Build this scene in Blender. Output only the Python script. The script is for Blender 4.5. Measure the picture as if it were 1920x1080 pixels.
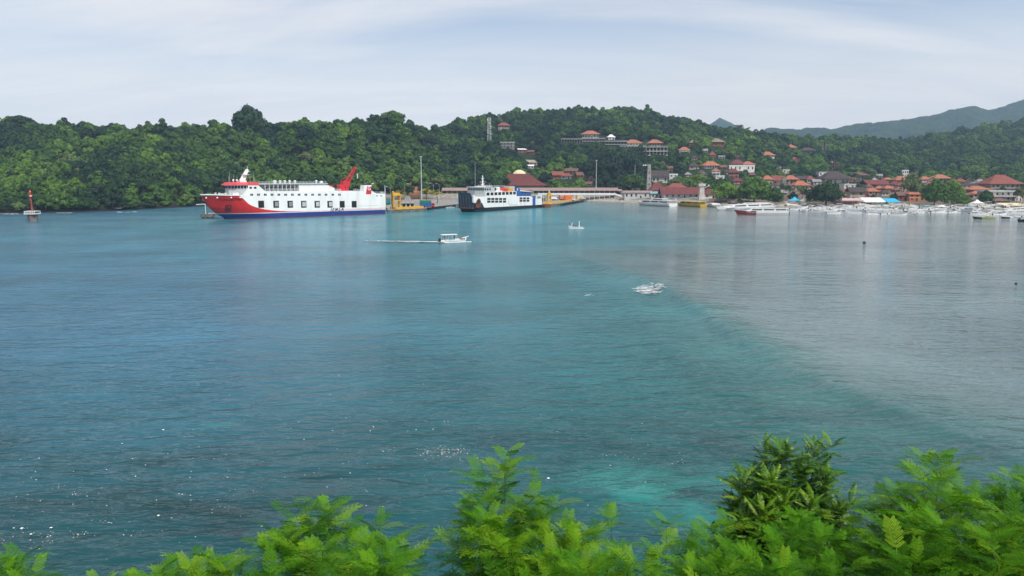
import bpy, math, random
import numpy as np
from mathutils import Vector, Matrix
for o in list(bpy.data.objects): bpy.data.objects.remove(o)
SC = bpy.context.scene
COL = SC.collection
rnd = random.Random(7)
R = math.radians

# ---------------------------------------------------------------- camera
H_EYE, FPX, PITCH = 22.0, 1440.0, R(8.3)
CP, SP = math.cos(PITCH), math.sin(PITCH)
cam = bpy.data.cameras.new('camera'); cam.lens = 27.0; cam.sensor_width = 36.0
cam.clip_start = 0.1; cam.clip_end = 30000
camo = bpy.data.objects.new('camera', cam); COL.objects.link(camo)
camo.location = (0, 0, H_EYE); camo.rotation_euler = (R(90) - PITCH, 0, 0)
SC.camera = camo
SC.render.resolution_x, SC.render.resolution_y = 1024, 576

# ---------------------------------------------------------------- world, sun, exposure
SUN_DIR = Vector((0.50, -0.62, 1.02)).normalized()          # towards the sun: behind and right of the camera, high
SUN_EL = math.asin(SUN_DIR.z); SUN_ROT = math.atan2(SUN_DIR.x, SUN_DIR.y)
W = bpy.data.worlds.new("World"); SC.world = W; W.use_nodes = True
nt = W.node_tree; nt.nodes.clear()
def N(tree, t, **k):
    n = tree.nodes.new(t)
    for a, b in k.items(): setattr(n, a, b)
    return n
def L(tree, a, b): tree.links.new(a, b)
sky = N(nt, 'ShaderNodeTexSky', sky_type='NISHITA', sun_disc=False, sun_elevation=SUN_EL, sun_rotation=SUN_ROT,
        air_density=1.0, dust_density=0.5, ozone_density=3.5)
tc = N(nt, 'ShaderNodeTexCoord'); sep = N(nt, 'ShaderNodeSeparateXYZ'); L(nt, tc.outputs['Generated'], sep.inputs[0])
zadd = N(nt, 'ShaderNodeMath', operation='ADD'); zadd.inputs[1].default_value = 0.22; L(nt, sep.outputs[2], zadd.inputs[0])
zmx = N(nt, 'ShaderNodeMath', operation='MAXIMUM'); zmx.inputs[1].default_value = 0.1; L(nt, zadd.outputs[0], zmx.inputs[0])
dx = N(nt, 'ShaderNodeMath', operation='DIVIDE'); L(nt, sep.outputs[0], dx.inputs[0]); L(nt, zmx.outputs[0], dx.inputs[1])
dy = N(nt, 'ShaderNodeMath', operation='DIVIDE'); L(nt, sep.outputs[1], dy.inputs[0]); L(nt, zmx.outputs[0], dy.inputs[1])
cmb = N(nt, 'ShaderNodeCombineXYZ'); L(nt, dx.outputs[0], cmb.inputs[0]); L(nt, dy.outputs[0], cmb.inputs[1])
mp = N(nt, 'ShaderNodeMapping'); mp.inputs['Rotation'].default_value = (0, 0, R(20)); mp.inputs['Scale'].default_value = (0.45, 1.5, 1)
L(nt, cmb.outputs[0], mp.inputs[0])
n1 = N(nt, 'ShaderNodeTexNoise'); n1.inputs['Scale'].default_value = 1.1; n1.inputs['Detail'].default_value = 7; n1.inputs['Roughness'].default_value = 0.52
n1.inputs['Distortion'].default_value = 0.6
L(nt, mp.outputs[0], n1.inputs['Vector'])
rp = N(nt, 'ShaderNodeValToRGB'); rp.color_ramp.elements[0].position = 0.34; rp.color_ramp.elements[1].position = 0.74
rp.color_ramp.elements[0].color = (0.10,)*3 + (1,); rp.color_ramp.elements[1].color = (1, 1, 1, 1)
L(nt, n1.outputs[0], rp.inputs[0])
n2 = N(nt, 'ShaderNodeTexNoise'); n2.inputs['Scale'].default_value = 3.2; n2.inputs['Detail'].default_value = 8; n2.inputs['Roughness'].default_value = 0.6
n2.inputs['Distortion'].default_value = 0.9; L(nt, mp.outputs[0], n2.inputs['Vector'])
cr = N(nt, 'ShaderNodeValToRGB'); ce = cr.color_ramp.elements                     # veil of thin cloud, grey-blue to white
ce[0].position = 0.33; ce[0].color = (1.00, 0.965, 0.965, 1); ce[1].position = 0.66; ce[1].color = (1.12, 1.07, 1.01, 1)
L(nt, n2.outputs[0], cr.inputs[0])
# clear part of the sky (Nishita) thinned by the veil; more veil towards the horizon
zr = N(nt, 'ShaderNodeMapRange'); zr.inputs[1].default_value = 0.09; zr.inputs[2].default_value = 0.23; zr.inputs[3].default_value = 1.0; zr.inputs[4].default_value = 0.0
L(nt, sep.outputs[2], zr.inputs[0])
mxf = N(nt, 'ShaderNodeMath', operation='MAXIMUM'); L(nt, zr.outputs[0], mxf.inputs[0]); L(nt, rp.outputs[0], mxf.inputs[1])
mxs = N(nt, 'ShaderNodeMath', operation='MULTIPLY'); mxs.inputs[1].default_value = 0.93; L(nt, mxf.outputs[0], mxs.inputs[0])
bgs = N(nt, 'ShaderNodeBackground'); bgs.inputs[1].default_value = 0.13; L(nt, sky.outputs[0], bgs.inputs[0])
bgc = N(nt, 'ShaderNodeBackground'); bgc.inputs[1].default_value = 1.0; L(nt, cr.outputs[0], bgc.inputs[0])
mxw = N(nt, 'ShaderNodeMixShader'); L(nt, mxs.outputs[0], mxw.inputs[0]); L(nt, bgs.outputs[0], mxw.inputs[1]); L(nt, bgc.outputs[0], mxw.inputs[2])
wo = N(nt, 'ShaderNodeOutputWorld'); L(nt, mxw.outputs[0], wo.inputs[0])

sl = bpy.data.lights.new('sun', 'SUN'); sl.energy = 4.3; sl.angle = R(0.6); sl.color = (1.0, 0.955, 0.88)
so = bpy.data.objects.new('sun', sl); COL.objects.link(so); so.rotation_euler = SUN_DIR.to_track_quat('Z', 'Y').to_euler(); so.location = (40, -50, 200)
SC.view_settings.view_transform = 'Standard'; SC.view_settings.look = 'None'; SC.view_settings.exposure = 0.0; SC.view_settings.gamma = 1.0
SC.render.engine = 'CYCLES'
SC.cycles.use_denoising = True
SC.cycles.max_bounces = 6; SC.cycles.diffuse_bounces = 2; SC.cycles.glossy_bounces = 3; SC.cycles.transmission_bounces = 3
SC.cycles.volume_bounces = 0; SC.cycles.transparent_max_bounces = 6
SC.cycles.caustics_reflective = False; SC.cycles.caustics_refractive = False

# ---------------------------------------------------------------- picture <-> place
def ray(px, py):
    a = (px - 960) / FPX; b = (540 - py) / FPX
    return Vector((a, CP + b * SP, -SP + b * CP))
def at(px, py, Y):
    d = ray(px, py); t = Y / d.y
    return Vector((d.x * t, Y, H_EYE + d.z * t))
def sea(px, py, z=0.0):
    d = ray(px, py); t = (z - H_EYE) / d.z
    return Vector((d.x * t, d.y * t, z))
def proj(X, Y, Z):
    zc = Y * CP - (Z - H_EYE) * SP; yc = Y * SP + (Z - H_EYE) * CP
    return 960 + FPX * X / zc, 540 - FPX * yc / zc

# ---------------------------------------------------------------- materials
MATS = {}
def mat(name, col, rough=0.7, spec=0.3, var=0.0, vscale=1.0, metal=0.0, col2=None, stretch=(1, 1, 1), lo=0.35, hi=0.65):
    """plain paint, plaster, wood...: base colour broken by a noise of its own (wear), never by light"""
    if name in MATS: return MATS[name]
    m = bpy.data.materials.new(name); m.use_nodes = True; t = m.node_tree
    p = t.nodes['Principled BSDF']; p.inputs['Roughness'].default_value = rough; p.inputs['Specular IOR Level'].default_value = spec
    p.inputs['Metallic'].default_value = metal
    p.inputs['Base Color'].default_value = (*col, 1)
    if var or col2:
        c2 = col2 or tuple(max(0, c * (1 - var)) for c in col)
        g = N(t, 'ShaderNodeTexCoord'); mp_ = N(t, 'ShaderNodeMapping'); mp_.inputs['Scale'].default_value = stretch
        nz = N(t, 'ShaderNodeTexNoise'); nz.inputs['Scale'].default_value = vscale; nz.inputs['Detail'].default_value = 5
        r_ = N(t, 'ShaderNodeValToRGB'); e = r_.color_ramp.elements; e[0].position = lo; e[1].position = hi
        e[0].color = (*c2, 1); e[1].color = (*col, 1)
        L(t, g.outputs['Object'], mp_.inputs[0]); L(t, mp_.outputs[0], nz.inputs['Vector']); L(t, nz.outputs[0], r_.inputs[0]); L(t, r_.outputs[0], p.inputs['Base Color'])
    MATS[name] = m
    return m
WHITE = mat('white_paint', (0.80, 0.79, 0.77), 0.45, 0.4, 0.10, 0.35)
HULLW = mat('hull_white', (0.84, 0.82, 0.79), 0.4, 0.4, 0.0, 0.25, col2=(0.70, 0.68, 0.64), stretch=(1, 1, 0.25), lo=0.25, hi=0.55)
RED = mat('hull_red', (0.62, 0.022, 0.018), 0.4, 0.4, 0.22, 0.3)
REDROOF = mat('light_red_paint', (0.66, 0.06, 0.075), 0.5, 0.3, 0.2, 0.5)
CRANE = mat('crane_red', (0.62, 0.022, 0.03), 0.45, 0.4, 0.15, 0.8)
BLUE = mat('hull_blue', (0.012, 0.04, 0.23), 0.4, 0.4, 0.2, 0.3)
BOOT = mat('antifouling_red', (0.16, 0.02, 0.02), 0.7, 0.2, 0.3, 0.5)
NAVY = mat('navy_paint', (0.018, 0.028, 0.07), 0.5, 0.3, 0.3, 0.5)
BLACK = mat('black_paint', (0.012, 0.014, 0.02), 0.5, 0.3, 0.3, 0.5)
MIDBLUE = mat('mid_blue_paint', (0.03, 0.10, 0.36), 0.5, 0.3, 0.2, 0.5)
GLASS = mat('dark_glass', (0.008, 0.009, 0.011), 0.12, 0.5)
OPEN = mat('dark_opening', (0.02, 0.02, 0.02), 0.9, 0.1)
DECK = mat('deck_grey', (0.30, 0.31, 0.31), 0.8, 0.2, 0.3, 0.5)
LGREY = mat('light_grey_paint', (0.52, 0.53, 0.52), 0.6, 0.3, 0.15, 0.5)
STEEL = mat('galvanised_steel', (0.42, 0.43, 0.44), 0.5, 0.4, 0.2, 0.4)
RUST = mat('rusty_steel', (0.20, 0.075, 0.035), 0.8, 0.2, 0.5, 0.8)
YELLOW = mat('yellow_paint', (0.72, 0.40, 0.02), 0.5, 0.35, 0.25, 0.4)
GOLD = mat('gold_paint', (0.50, 0.34, 0.03), 0.45, 0.4, 0.2, 0.5)
ORANGE = mat('orange_paint', (0.78, 0.16, 0.03), 0.5, 0.35, 0.2, 0.5)
GREEN = mat('green_tarp', (0.015, 0.16, 0.10), 0.6, 0.3, 0.2, 0.5)
CONC = mat('concrete', (0.34, 0.32, 0.29), 0.9, 0.2, 0.0, 0.25, col2=(0.20, 0.19, 0.17))
DCONC = mat('stained_concrete', (0.20, 0.18, 0.16), 0.9, 0.2, 0.0, 0.4, col2=(0.08, 0.07, 0.06))
STONE = mat('grey_stone', (0.26, 0.245, 0.225), 0.9, 0.2, 0.0, 0.5, col2=(0.13, 0.12, 0.11))
PLASTER = mat('pale_plaster', (0.60, 0.57, 0.51), 0.9, 0.2, 0.0, 0.3, col2=(0.44, 0.41, 0.36))
PLASTERW = mat('white_plaster', (0.74, 0.72, 0.69), 0.9, 0.2, 0.0, 0.3, col2=(0.58, 0.56, 0.52))
PLASTERB = mat('beige_plaster', (0.42, 0.36, 0.27), 0.9, 0.2, 0.0, 0.3, col2=(0.27, 0.235, 0.18))
PINKW = mat('pink_plaster', (0.47, 0.28, 0.23), 0.9, 0.2, 0.2, 0.4)
BRICK = mat('red_brick', (0.27, 0.11, 0.075), 0.9, 0.2, 0.3, 0.6)
def roofmat(name, c, c2):
    m = mat(name, c, 0.85, 0.2, 0, 0.55, col2=c2, lo=0.3, hi=0.6)
    t = m.node_tree; p = t.nodes['Principled BSDF']
    g = N(t, 'ShaderNodeTexCoord'); w = N(t, 'ShaderNodeTexWave', bands_direction='Z'); w.inputs['Scale'].default_value = 1.6; w.inputs['Distortion'].default_value = 1.0
    b = N(t, 'ShaderNodeBump'); b.inputs['Strength'].default_value = 0.6; b.inputs['Distance'].default_value = 0.12
    L(t, g.outputs['Object'], w.inputs['Vector']); L(t, w.outputs[1], b.inputs['Height']); L(t, b.outputs[0], p.inputs['Normal'])
    return m
TILEO = roofmat('orange_roof_tiles', (0.42, 0.165, 0.095), (0.27, 0.105, 0.065))
TILER = roofmat('red_roof_tiles', (0.27, 0.088, 0.062), (0.18, 0.062, 0.05))
TILEM = roofmat('maroon_roof_tiles', (0.185, 0.056, 0.050), (0.12, 0.042, 0.040))
TILED = roofmat('dark_roof_tiles', (0.085, 0.062, 0.058), (0.05, 0.04, 0.04))
TILEB = roofmat('brown_roof_tiles', (0.20, 0.105, 0.08), (0.11, 0.07, 0.06))
TILEG = roofmat('grey_roof_tiles', (0.30, 0.28, 0.27), (0.19, 0.18, 0.18))
THATCH = roofmat('thatch', (0.27, 0.21, 0.14), (0.17, 0.13, 0.09))
PINKR = roofmat('faded_pink_roof_sheet', (0.35, 0.235, 0.21), (0.25, 0.18, 0.16))
TEALR = mat('teal_roof_sheet', (0.22, 0.40, 0.40), 0.6, 0.3, 0.25, 0.5)
SHEETW = mat('white_awning', (0.82, 0.81, 0.80), 0.6, 0.3, 0.08, 0.5)
CREAM = mat('cream_canvas', (0.76, 0.66, 0.42), 0.7, 0.2, 0.12, 0.6)
SKYB = mat('sky_blue_tarp', (0.03, 0.42, 0.68), 0.6, 0.3, 0.12, 0.5)
BAMBOO = mat('bamboo', (0.55, 0.50, 0.40), 0.7, 0.2, 0.2, 2.0)
BARK = mat('bark', (0.13, 0.095, 0.07), 0.9, 0.1, 0.4, 2.0)
DEADWOOD = mat('dead_wood', (0.30, 0.24, 0.19), 0.9, 0.1, 0.4, 1.0)
SKIN = mat('skin', (0.22, 0.12, 0.075), 0.7, 0.3)
CLOTHS = [mat('cloth_dark', (0.03, 0.03, 0.04), 0.9, 0.1), mat('cloth_red', (0.35, 0.03, 0.03), 0.9, 0.1), mat('cloth_blue', (0.04, 0.08, 0.25), 0.9, 0.1), mat('cloth_white', (0.6, 0.6, 0.58), 0.9, 0.1)]
HAIR = mat('black_hair', (0.01, 0.01, 0.01), 0.7, 0.2)

# ---------------------------------------------------------------- mesh builder and tagging
class MB:
    def __init__(s): s.v, s.f, s.m, s.ms = [], [], [], []
    def mi(s, m):
        if m not in s.ms: s.ms.append(m)
        return s.ms.index(m)
    def add(s, verts, faces, m):
        o = len(s.v); s.v += [tuple(p) for p in verts]; i = s.mi(m)
        for f in faces: s.f.append([k + o for k in f]); s.m.append(i)
        return s
    def poly(s, pts, m): return s.add(pts, [list(range(len(pts)))], m)
    def box(s, x0, x1, y0, y1, z0, z1, m):
        v = [(x0,y0,z0),(x1,y0,z0),(x1,y1,z0),(x0,y1,z0),(x0,y0,z1),(x1,y0,z1),(x1,y1,z1),(x0,y1,z1)]
        return s.add(v, [(0,3,2,1),(4,5,6,7),(0,1,5,4),(1,2,6,5),(2,3,7,6),(3,0,4,7)], m)
    def beam(s, p, q, r, m, r2=None, n=6):
        p, q = Vector(p), Vector(q); r2 = r if r2 is None else r2
        d = (q - p).normalized(); a = d.orthogonal().normalized(); b = d.cross(a); v = []
        for c, rr in ((p, r), (q, r2)):
            for k in range(n):
                t = 2 * math.pi * k / n; v.append(c + (a * math.cos(t) + b * math.sin(t)) * rr)
        f = [(k, (k+1) % n, n + (k+1) % n, n + k) for k in range(n)] + [tuple(range(n-1, -1, -1)), tuple(range(n, 2*n))]
        return s.add(v, f, m)
    def prism(s, outline, z0, z1, m, top=None, tr=None):
        """outline in xy raised from z0 to z1; tr maps the top outline"""
        n = len(outline); o2 = tr(outline) if tr else outline
        v = [(x, y, z0) for x, y in outline] + [(x, y, z1) for x, y in o2]
        s.add(v, [(k, (k+1) % n, n + (k+1) % n, n + k) for k in range(n)] + [tuple(range(n-1, -1, -1))], m)
        s.add(v[n:], [tuple(range(n))], top or m)
        return s
    def side(s, outline, y0, y1, m):
        """outline in xz pulled from y0 to y1"""
        n = len(outline)
        v = [(x, y0, z) for x, z in outline] + [(x, y1, z) for x, z in outline]
        return s.add(v, [(k, (k+1) % n, n + (k+1) % n, n + k) for k in range(n)] + [tuple(range(n)), tuple(range(2*n-1, n-1, -1))], m)
    def lathe(s, prof, m, n=12, c=(0, 0)):
        v = []; k_ = len(prof)
        for r, z in prof:
            for k in range(n):
                t = 2 * math.pi * k / n; v.append((c[0] + r * math.cos(t), c[1] + r * math.sin(t), z))
        f = [(j*n + k, j*n + (k+1) % n, (j+1)*n + (k+1) % n, (j+1)*n + k) for j in range(k_-1) for k in range(n)]
        f += [tuple(range(n-1, -1, -1)), tuple(range((k_-1)*n, k_*n))]
        return s.add(v, f, m)
    def mesh(s, name):
        me = bpy.data.meshes.new(name); me.from_pydata(s.v, [], s.f)
        for m in s.ms: me.materials.append(m)
        if s.m: me.polygons.foreach_set('material_index', s.m)
        me.update(); return me
    def build(s, name, parent=None, smooth=False, label=None):
        me = s.mesh(name)
        if smooth: me.polygons.foreach_set('use_smooth', [True] * len(me.polygons))
        return link(name, me, parent, label)
def link(name, me, parent=None, label=None):
    o = bpy.data.objects.new(name, me); COL.objects.link(o)
    if parent: o.parent = parent
    if label: o['label'] = label
    return o
def tag(o, label=None, cat=None, group=None, kind=None):
    for k, v in (('label', label), ('category', cat), ('group', group), ('kind', kind)):
        if v: o[k] = v
    return o
def thing(name, label, cat, loc=(0, 0, 0), rz=0.0, group=None, scale=1.0):
    o = bpy.data.objects.new(name, None); COL.objects.link(o); o.location = loc; o.rotation_euler = (0, 0, rz); o.empty_display_size = 0.5
    if scale != 1.0: o.scale = (scale,) * 3
    return tag(o, label, cat, group)
def copy_tree(o, parent=None):
    c = o.copy(); COL.objects.link(c)
    if parent: c.parent = parent
    for ch in list(o.children): copy_tree(ch, c)
    return c
def np_mesh(name, V, Q, mats=(), smooth=False, midx=None):
    me = bpy.data.meshes.new(name); k = Q.shape[1]
    me.vertices.add(len(V)); me.vertices.foreach_set('co', np.ascontiguousarray(V, dtype=np.float32).ravel())
    me.loops.add(Q.size); me.loops.foreach_set('vertex_index', np.ascontiguousarray(Q, dtype=np.int32).ravel())
    me.polygons.add(len(Q)); me.polygons.foreach_set('loop_start', np.arange(0, Q.size, k, dtype=np.int32))
    for m in mats: me.materials.append(m)
    if midx is not None: me.polygons.foreach_set('material_index', np.asarray(midx, dtype=np.int32))
    me.polygons.foreach_set('use_smooth', np.full(len(Q), smooth))
    me.update(calc_edges=True); return me
def text_mesh(s, size, shear=0.0, spacing=1.0, bold=0.0):
    c = bpy.data.curves.new('lettering', 'FONT'); c.body = s; c.size = size; c.shear = shear; c.space_character = spacing; c.align_x = 'LEFT'; c.offset = bold
    o = bpy.data.objects.new('lettering', c); COL.objects.link(o)
    dg = bpy.context.evaluated_depsgraph_get(); dg.update()
    me = bpy.data.meshes.new_from_object(o.evaluated_get(dg)); bpy.data.objects.remove(o)
    return me
# ---------------------------------------------------------------- sea
def fnoise(x, y, seed=0, octs=4):
    """cheap smooth value noise for shaping land"""
    g = np.random.RandomState(seed); tab = g.rand(256, 256); x, y = np.broadcast_arrays(x, y); out = np.zeros(x.shape); amp = 0.5
    for k in range(octs):
        xi = np.floor(x).astype(int); yi = np.floor(y).astype(int); fx = x - xi; fy = y - yi
        fx = fx*fx*(3-2*fx); fy = fy*fy*(3-2*fy)
        a = tab[xi & 255, yi & 255]; b = tab[(xi+1) & 255, yi & 255]; c = tab[xi & 255, (yi+1) & 255]; d = tab[(xi+1) & 255, (yi+1) & 255]
        out += amp * ((a*(1-fx)+b*fx)*(1-fy) + (c*(1-fx)+d*fx)*fy); x = x*2.03+17; y = y*2.03+5; amp *= 0.5
    return out
def crest_x(Y):                                   # plan of the swell that comes in along the reef edge
    return np.interp(Y, [0, 55, 70, 80, 96, 117, 145, 160, 175, 200, 230], [48, 41, 36, 33, 31.5, 31.2, 30.5, 27.5, 24, 20, 14])
def swell(X, Y):
    d = X - crest_x(Y); fade = np.clip((Y-45)/25, 0, 1) * np.clip((225-Y)/50, 0, 1)
    h = np.where(d < 0, np.exp(-(d/2.2)**2), np.exp(-(d/9.0)**2)) * 0.85
    h += 0.22*np.exp(-((d+11)/2.5)**2) + 0.18*np.exp(-((d-14)/4)**2)
    return h * fade * (0.75 + 0.5*fnoise(X*0.05+9, Y*0.05+3, 5, 2))
def build_sea():
    Ys = np.concatenate([np.linspace(-60, 24, 20), np.geomspace(25, 240, 330), np.geomspace(244, 2200, 60)])
    us = np.linspace(-1, 1, 420)
    half = np.maximum(120, 0.80*Ys)
    X = us[None, :]*half[:, None]; Y = np.repeat(Ys[:, None], len(us), 1); Z = swell(X, Y)
    V = np.stack([X, Y, Z], -1).reshape(-1, 3); n, m = X.shape
    i = np.arange(n-1)[:, None]*m + np.arange(m-1)[None, :]
    Q = np.stack([i, i+1, i+m+1, i+m], -1).reshape(-1, 4)
    me = np_mesh('sea', V, Q, (), True)
    # how calm the surface is: inside the bay (right of the swell) it lies smooth
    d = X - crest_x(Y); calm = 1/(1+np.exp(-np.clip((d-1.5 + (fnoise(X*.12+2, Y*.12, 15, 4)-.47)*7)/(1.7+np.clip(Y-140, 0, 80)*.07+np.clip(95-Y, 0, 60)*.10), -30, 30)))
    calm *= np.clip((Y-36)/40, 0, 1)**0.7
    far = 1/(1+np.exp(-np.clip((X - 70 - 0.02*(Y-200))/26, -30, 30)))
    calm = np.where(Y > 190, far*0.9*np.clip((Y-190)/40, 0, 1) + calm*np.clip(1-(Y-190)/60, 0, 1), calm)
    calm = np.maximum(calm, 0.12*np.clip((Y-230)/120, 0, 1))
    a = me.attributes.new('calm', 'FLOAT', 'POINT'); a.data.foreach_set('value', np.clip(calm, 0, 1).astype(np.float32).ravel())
    # reef/shallows: sand patches show pale green through the water near the headland, dark weed beside them
    def blob(cx, cy, rx, ry): return np.exp(-(((X-cx)/rx)**2 + ((Y-cy)/ry)**2))
    sand = blob(8.5, 53, 4.2, 3.2) + 0.75*blob(13, 49, 3.5, 4) + 0.5*blob(18, 54, 4, 2.5) + 0.35*blob(-26, 66, 2.0, 0.8)
    nz = fnoise(X*0.35+40, Y*0.45, 3, 5)
    sand = np.clip(sand*np.clip((nz-.28)*3.4, 0, 1.2), 0, 1)*.85
    weed = np.clip((fnoise(X*0.11+7, Y*0.19+2, 8, 4)-0.46)*4, 0, 1)*np.clip((85-Y)/30, 0, 1)*np.clip((46-X)/16, 0, 1)
    green = np.clip((105-Y)/70, 0, 1)                                    # shallower towards the headland: greener
    blue = np.clip(0.5 - X/np.maximum(Y, 30)*1.15, 0, 1)                 # open strait to the left: deeper blue
    teal = np.clip((Y-170)/200, 0, 1)*np.clip(1.25-abs(X+10)/190, 0, 1)     # teal shallows off the harbour
    bay = np.clip((X-40)/90, 0, 1)*np.clip((Y-150)/150, 0, 1)                # inner bay: pale sky reflection put into the water colour
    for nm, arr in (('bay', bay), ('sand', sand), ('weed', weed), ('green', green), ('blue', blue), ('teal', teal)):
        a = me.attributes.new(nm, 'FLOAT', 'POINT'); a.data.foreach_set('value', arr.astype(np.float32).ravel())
    m_ = bpy.data.materials.new('sea_water'); m_.use_nodes = True; t = m_.node_tree; p = t.nodes['Principled BSDF']
    def at_(n):
        q = N(t, 'ShaderNodeAttribute'); q.attribute_name = n; return q.outputs['Fac']
    def mix(fac, a, b):
        q = N(t, 'ShaderNodeMix', data_type='RGBA'); q.clamp_factor = True
        L(t, fac, q.inputs[0])
        for s_, x in ((6, a), (7, b)):
            if isinstance(x, tuple): q.inputs[s_].default_value = (*x, 1)
            else: L(t, x, q.inputs[s_])
        return q.outputs[2]
    c = mix(at_('blue'), (0.026, 0.150, 0.134), (0.030, 0.130, 0.205))
    c = mix(at_('green'), c, (0.007, 0.064, 0.066))
    c = mix(at_('teal'), c, (0.010, 0.200, 0.245))
    c = mix(at_('weed'), c, (0.008, 0.047, 0.053))
    c = mix(at_('sand'), c, (0.026, 0.225, 0.200))
    c = mix(at_('calm'), c, (0.088, 0.142, 0.140))  # grey sky sheen of the calm water put into its colour
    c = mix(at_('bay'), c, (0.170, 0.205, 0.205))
    g = N(t, 'ShaderNodeNewGeometry')
    # broad patches of slightly different water
    nzb = N(t, 'ShaderNodeTexNoise'); nzb.inputs['Scale'].default_value = 0.035; nzb.inputs['Detail'].default_value = 4; L(t, g.outputs['Position'], nzb.inputs['Vector'])
    rb = N(t, 'ShaderNodeMapRange'); rb.inputs[1].default_value = 0.3; rb.inputs[2].default_value = 0.7; rb.inputs[3].default_value = 0.72; rb.inputs[4].default_value = 1.25; L(t, nzb.outputs[0], rb.inputs[0])
    hm = N(t, 'ShaderNodeVectorMath', operation='SCALE'); L(t, c, hm.inputs[0]); L(t, rb.outputs[0], hm.inputs['Scale'])
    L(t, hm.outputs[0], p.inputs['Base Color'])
    p.inputs['IOR'].default_value = 1.333; p.inputs['Specular IOR Level'].default_value = 0.46; p.inputs['Roughness'].default_value = 0.07
    calm_ = at_('calm')
    rr = N(t, 'ShaderNodeMapRange'); rr.inputs[3].default_value = 0.20; rr.inputs[4].default_value = 0.06; L(t, calm_, rr.inputs[0]); L(t, rr.outputs[0], p.inputs['Roughness'])
    # waves: long crests across the view, chop, ripples (heights in metres)
    def wv(scale, rot, sx, amp, det, dist=0.0):
        mpg = N(t, 'ShaderNodeMapping'); mpg.inputs['Rotation'].default_value = (0, 0, R(rot)); mpg.inputs['Scale'].default_value = (sx, 1, 1); L(t, g.outputs['Position'], mpg.inputs[0])
        q = N(t, 'ShaderNodeTexNoise'); q.inputs['Scale'].default_value = scale; q.inputs['Detail'].default_value = det; q.inputs['Roughness'].default_value = 0.55; q.inputs['Distortion'].default_value = dist
        L(t, mpg.outputs[0], q.inputs['Vector'])
        s_ = N(t, 'ShaderNodeMath', operation='MULTIPLY'); s_.inputs[1].default_value = amp; L(t, q.outputs[0], s_.inputs[0]); return s_.outputs[0]
    hs = [wv(0.16, 12, 0.35, 0.8, 2), wv(0.55, -9, 0.40, 0.72, 2.2, 0.4), wv(1.7, 8, 0.42, 0.20, 2.5, 0.6)]
    gust = N(t, 'ShaderNodeTexNoise'); gust.inputs['Scale'].default_value = 0.018; gust.inputs['Detail'].default_value = 5
    mg = N(t, 'ShaderNodeMapping'); mg.inputs['Scale'].default_value = (0.45, 1, 1); L(t, g.outputs['Position'], mg.inputs[0]); L(t, mg.outputs[0], gust.inputs['Vector'])
    s1 = N(t, 'ShaderNodeMath', operation='ADD'); L(t, hs[0], s1.inputs[0]); L(t, hs[1], s1.inputs[1])
    s2 = N(t, 'ShaderNodeMath', operation='ADD'); L(t, s1.outputs[0], s2.inputs[0]); L(t, hs[2], s2.inputs[1])
    cs = N(t, 'ShaderNodeMapRange'); cs.inputs[3].default_value = 1.0; cs.inputs[4].default_value = 0.36; L(t, calm_, cs.inputs[0])
    gs = N(t, 'ShaderNodeMapRange'); gs.inputs[1].default_value = 0.32; gs.inputs[2].default_value = 0.68; gs.inputs[3].default_value = 0.62; gs.inputs[4].default_value = 1.3; L(t, gust.outputs[0], gs.inputs[0])
    st = N(t, 'ShaderNodeMath', operation='MULTIPLY'); L(t, cs.outputs[0], st.inputs[0]); L(t, gs.outputs[0], st.inputs[1])
    h2 = N(t, 'ShaderNodeMath', operation='MULTIPLY'); L(t, s2.outputs[0], h2.inputs[0]); L(t, st.outputs[0], h2.inputs[1])
    b = N(t, 'ShaderNodeBump'); b.inputs['Strength'].default_value = 1.0; b.inputs['Distance'].default_value = 1.0
    if 'Filter Width' in b.inputs: b.inputs['Filter Width'].default_value = 0.1
    L(t, h2.outputs[0], b.inputs['Height']); L(t, b.outputs[0], p.inputs['Normal'])
    me.materials.append(m_)
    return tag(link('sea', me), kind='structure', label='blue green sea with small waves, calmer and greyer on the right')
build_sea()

# ---------------------------------------------------------------- land across the bay: height field
# px column: shore row | (Y,row) low slope | (Y,row) mid slope | (Y,row) skyline of the tree tops
PROF = [(-400, 405, 488,350, 600,292, 720,232), (0, 400, 492,348, 600,290, 715,226), (60, 399, 495,348, 605,290, 715,222), (130, 398, 505,346, 610,290, 715,229), (200, 396, 515,345, 620,290, 715,236),
        (320, 390, 560,345, 650,290, 735,238), (370, 386, 600,345, 670,290, 745,236), (480, 383, 630,347, 690,288, 765,226), (560, 381, 640,350, 700,288, 780,226), (640, 380, 650,352, 710,288, 785,226),
        (735, 379, 660,355, 730,288, 800,217), (780, 378, 672,354, 760,290, 840,232), (815, 378, 682,353, 790,292, 900,243), (850, 378, 690,352, 820,292, 980,226), (920, 377, 700,351, 850,290, 1080,214), (1000, 376, 708,350, 880,290, 1150,207),
        (1060, 376, 712,349, 890,287, 1150,202), (1150, 378, 718,347, 900,285, 1150,197), (1210, 381, 715,346, 900,285, 1150,206), (1270, 384, 710,346, 900,287, 1150,221),
        (1330, 386, 705,348, 890,296, 1120,234), (1400, 387, 700,350, 880,305, 1100,247), (1450, 388, 700,351, 890,312, 1120,254), (1500, 389, 700,352, 900,318, 1150,258),
        (1600, 389, 700,352, 940,321, 1250,257), (1700, 390, 700,351, 950,322, 1330,258), (1750, 391, 695,350, 950,322, 1350,250), (1800, 393, 685,351, 950,322, 1370,240), (1850, 395, 675,352, 950,322, 1390,233),
        (1920, 397, 660,352, 950,322, 1400,226), (2300, 402, 640,350, 940,318, 1400,215)]
PX = np.array([p[0] for p in PROF], float)
def zrow(row, Y):
    b = (540-row)/FPX; return H_EYE + Y*(-SP+b*CP)/(CP+b*SP)
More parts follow.
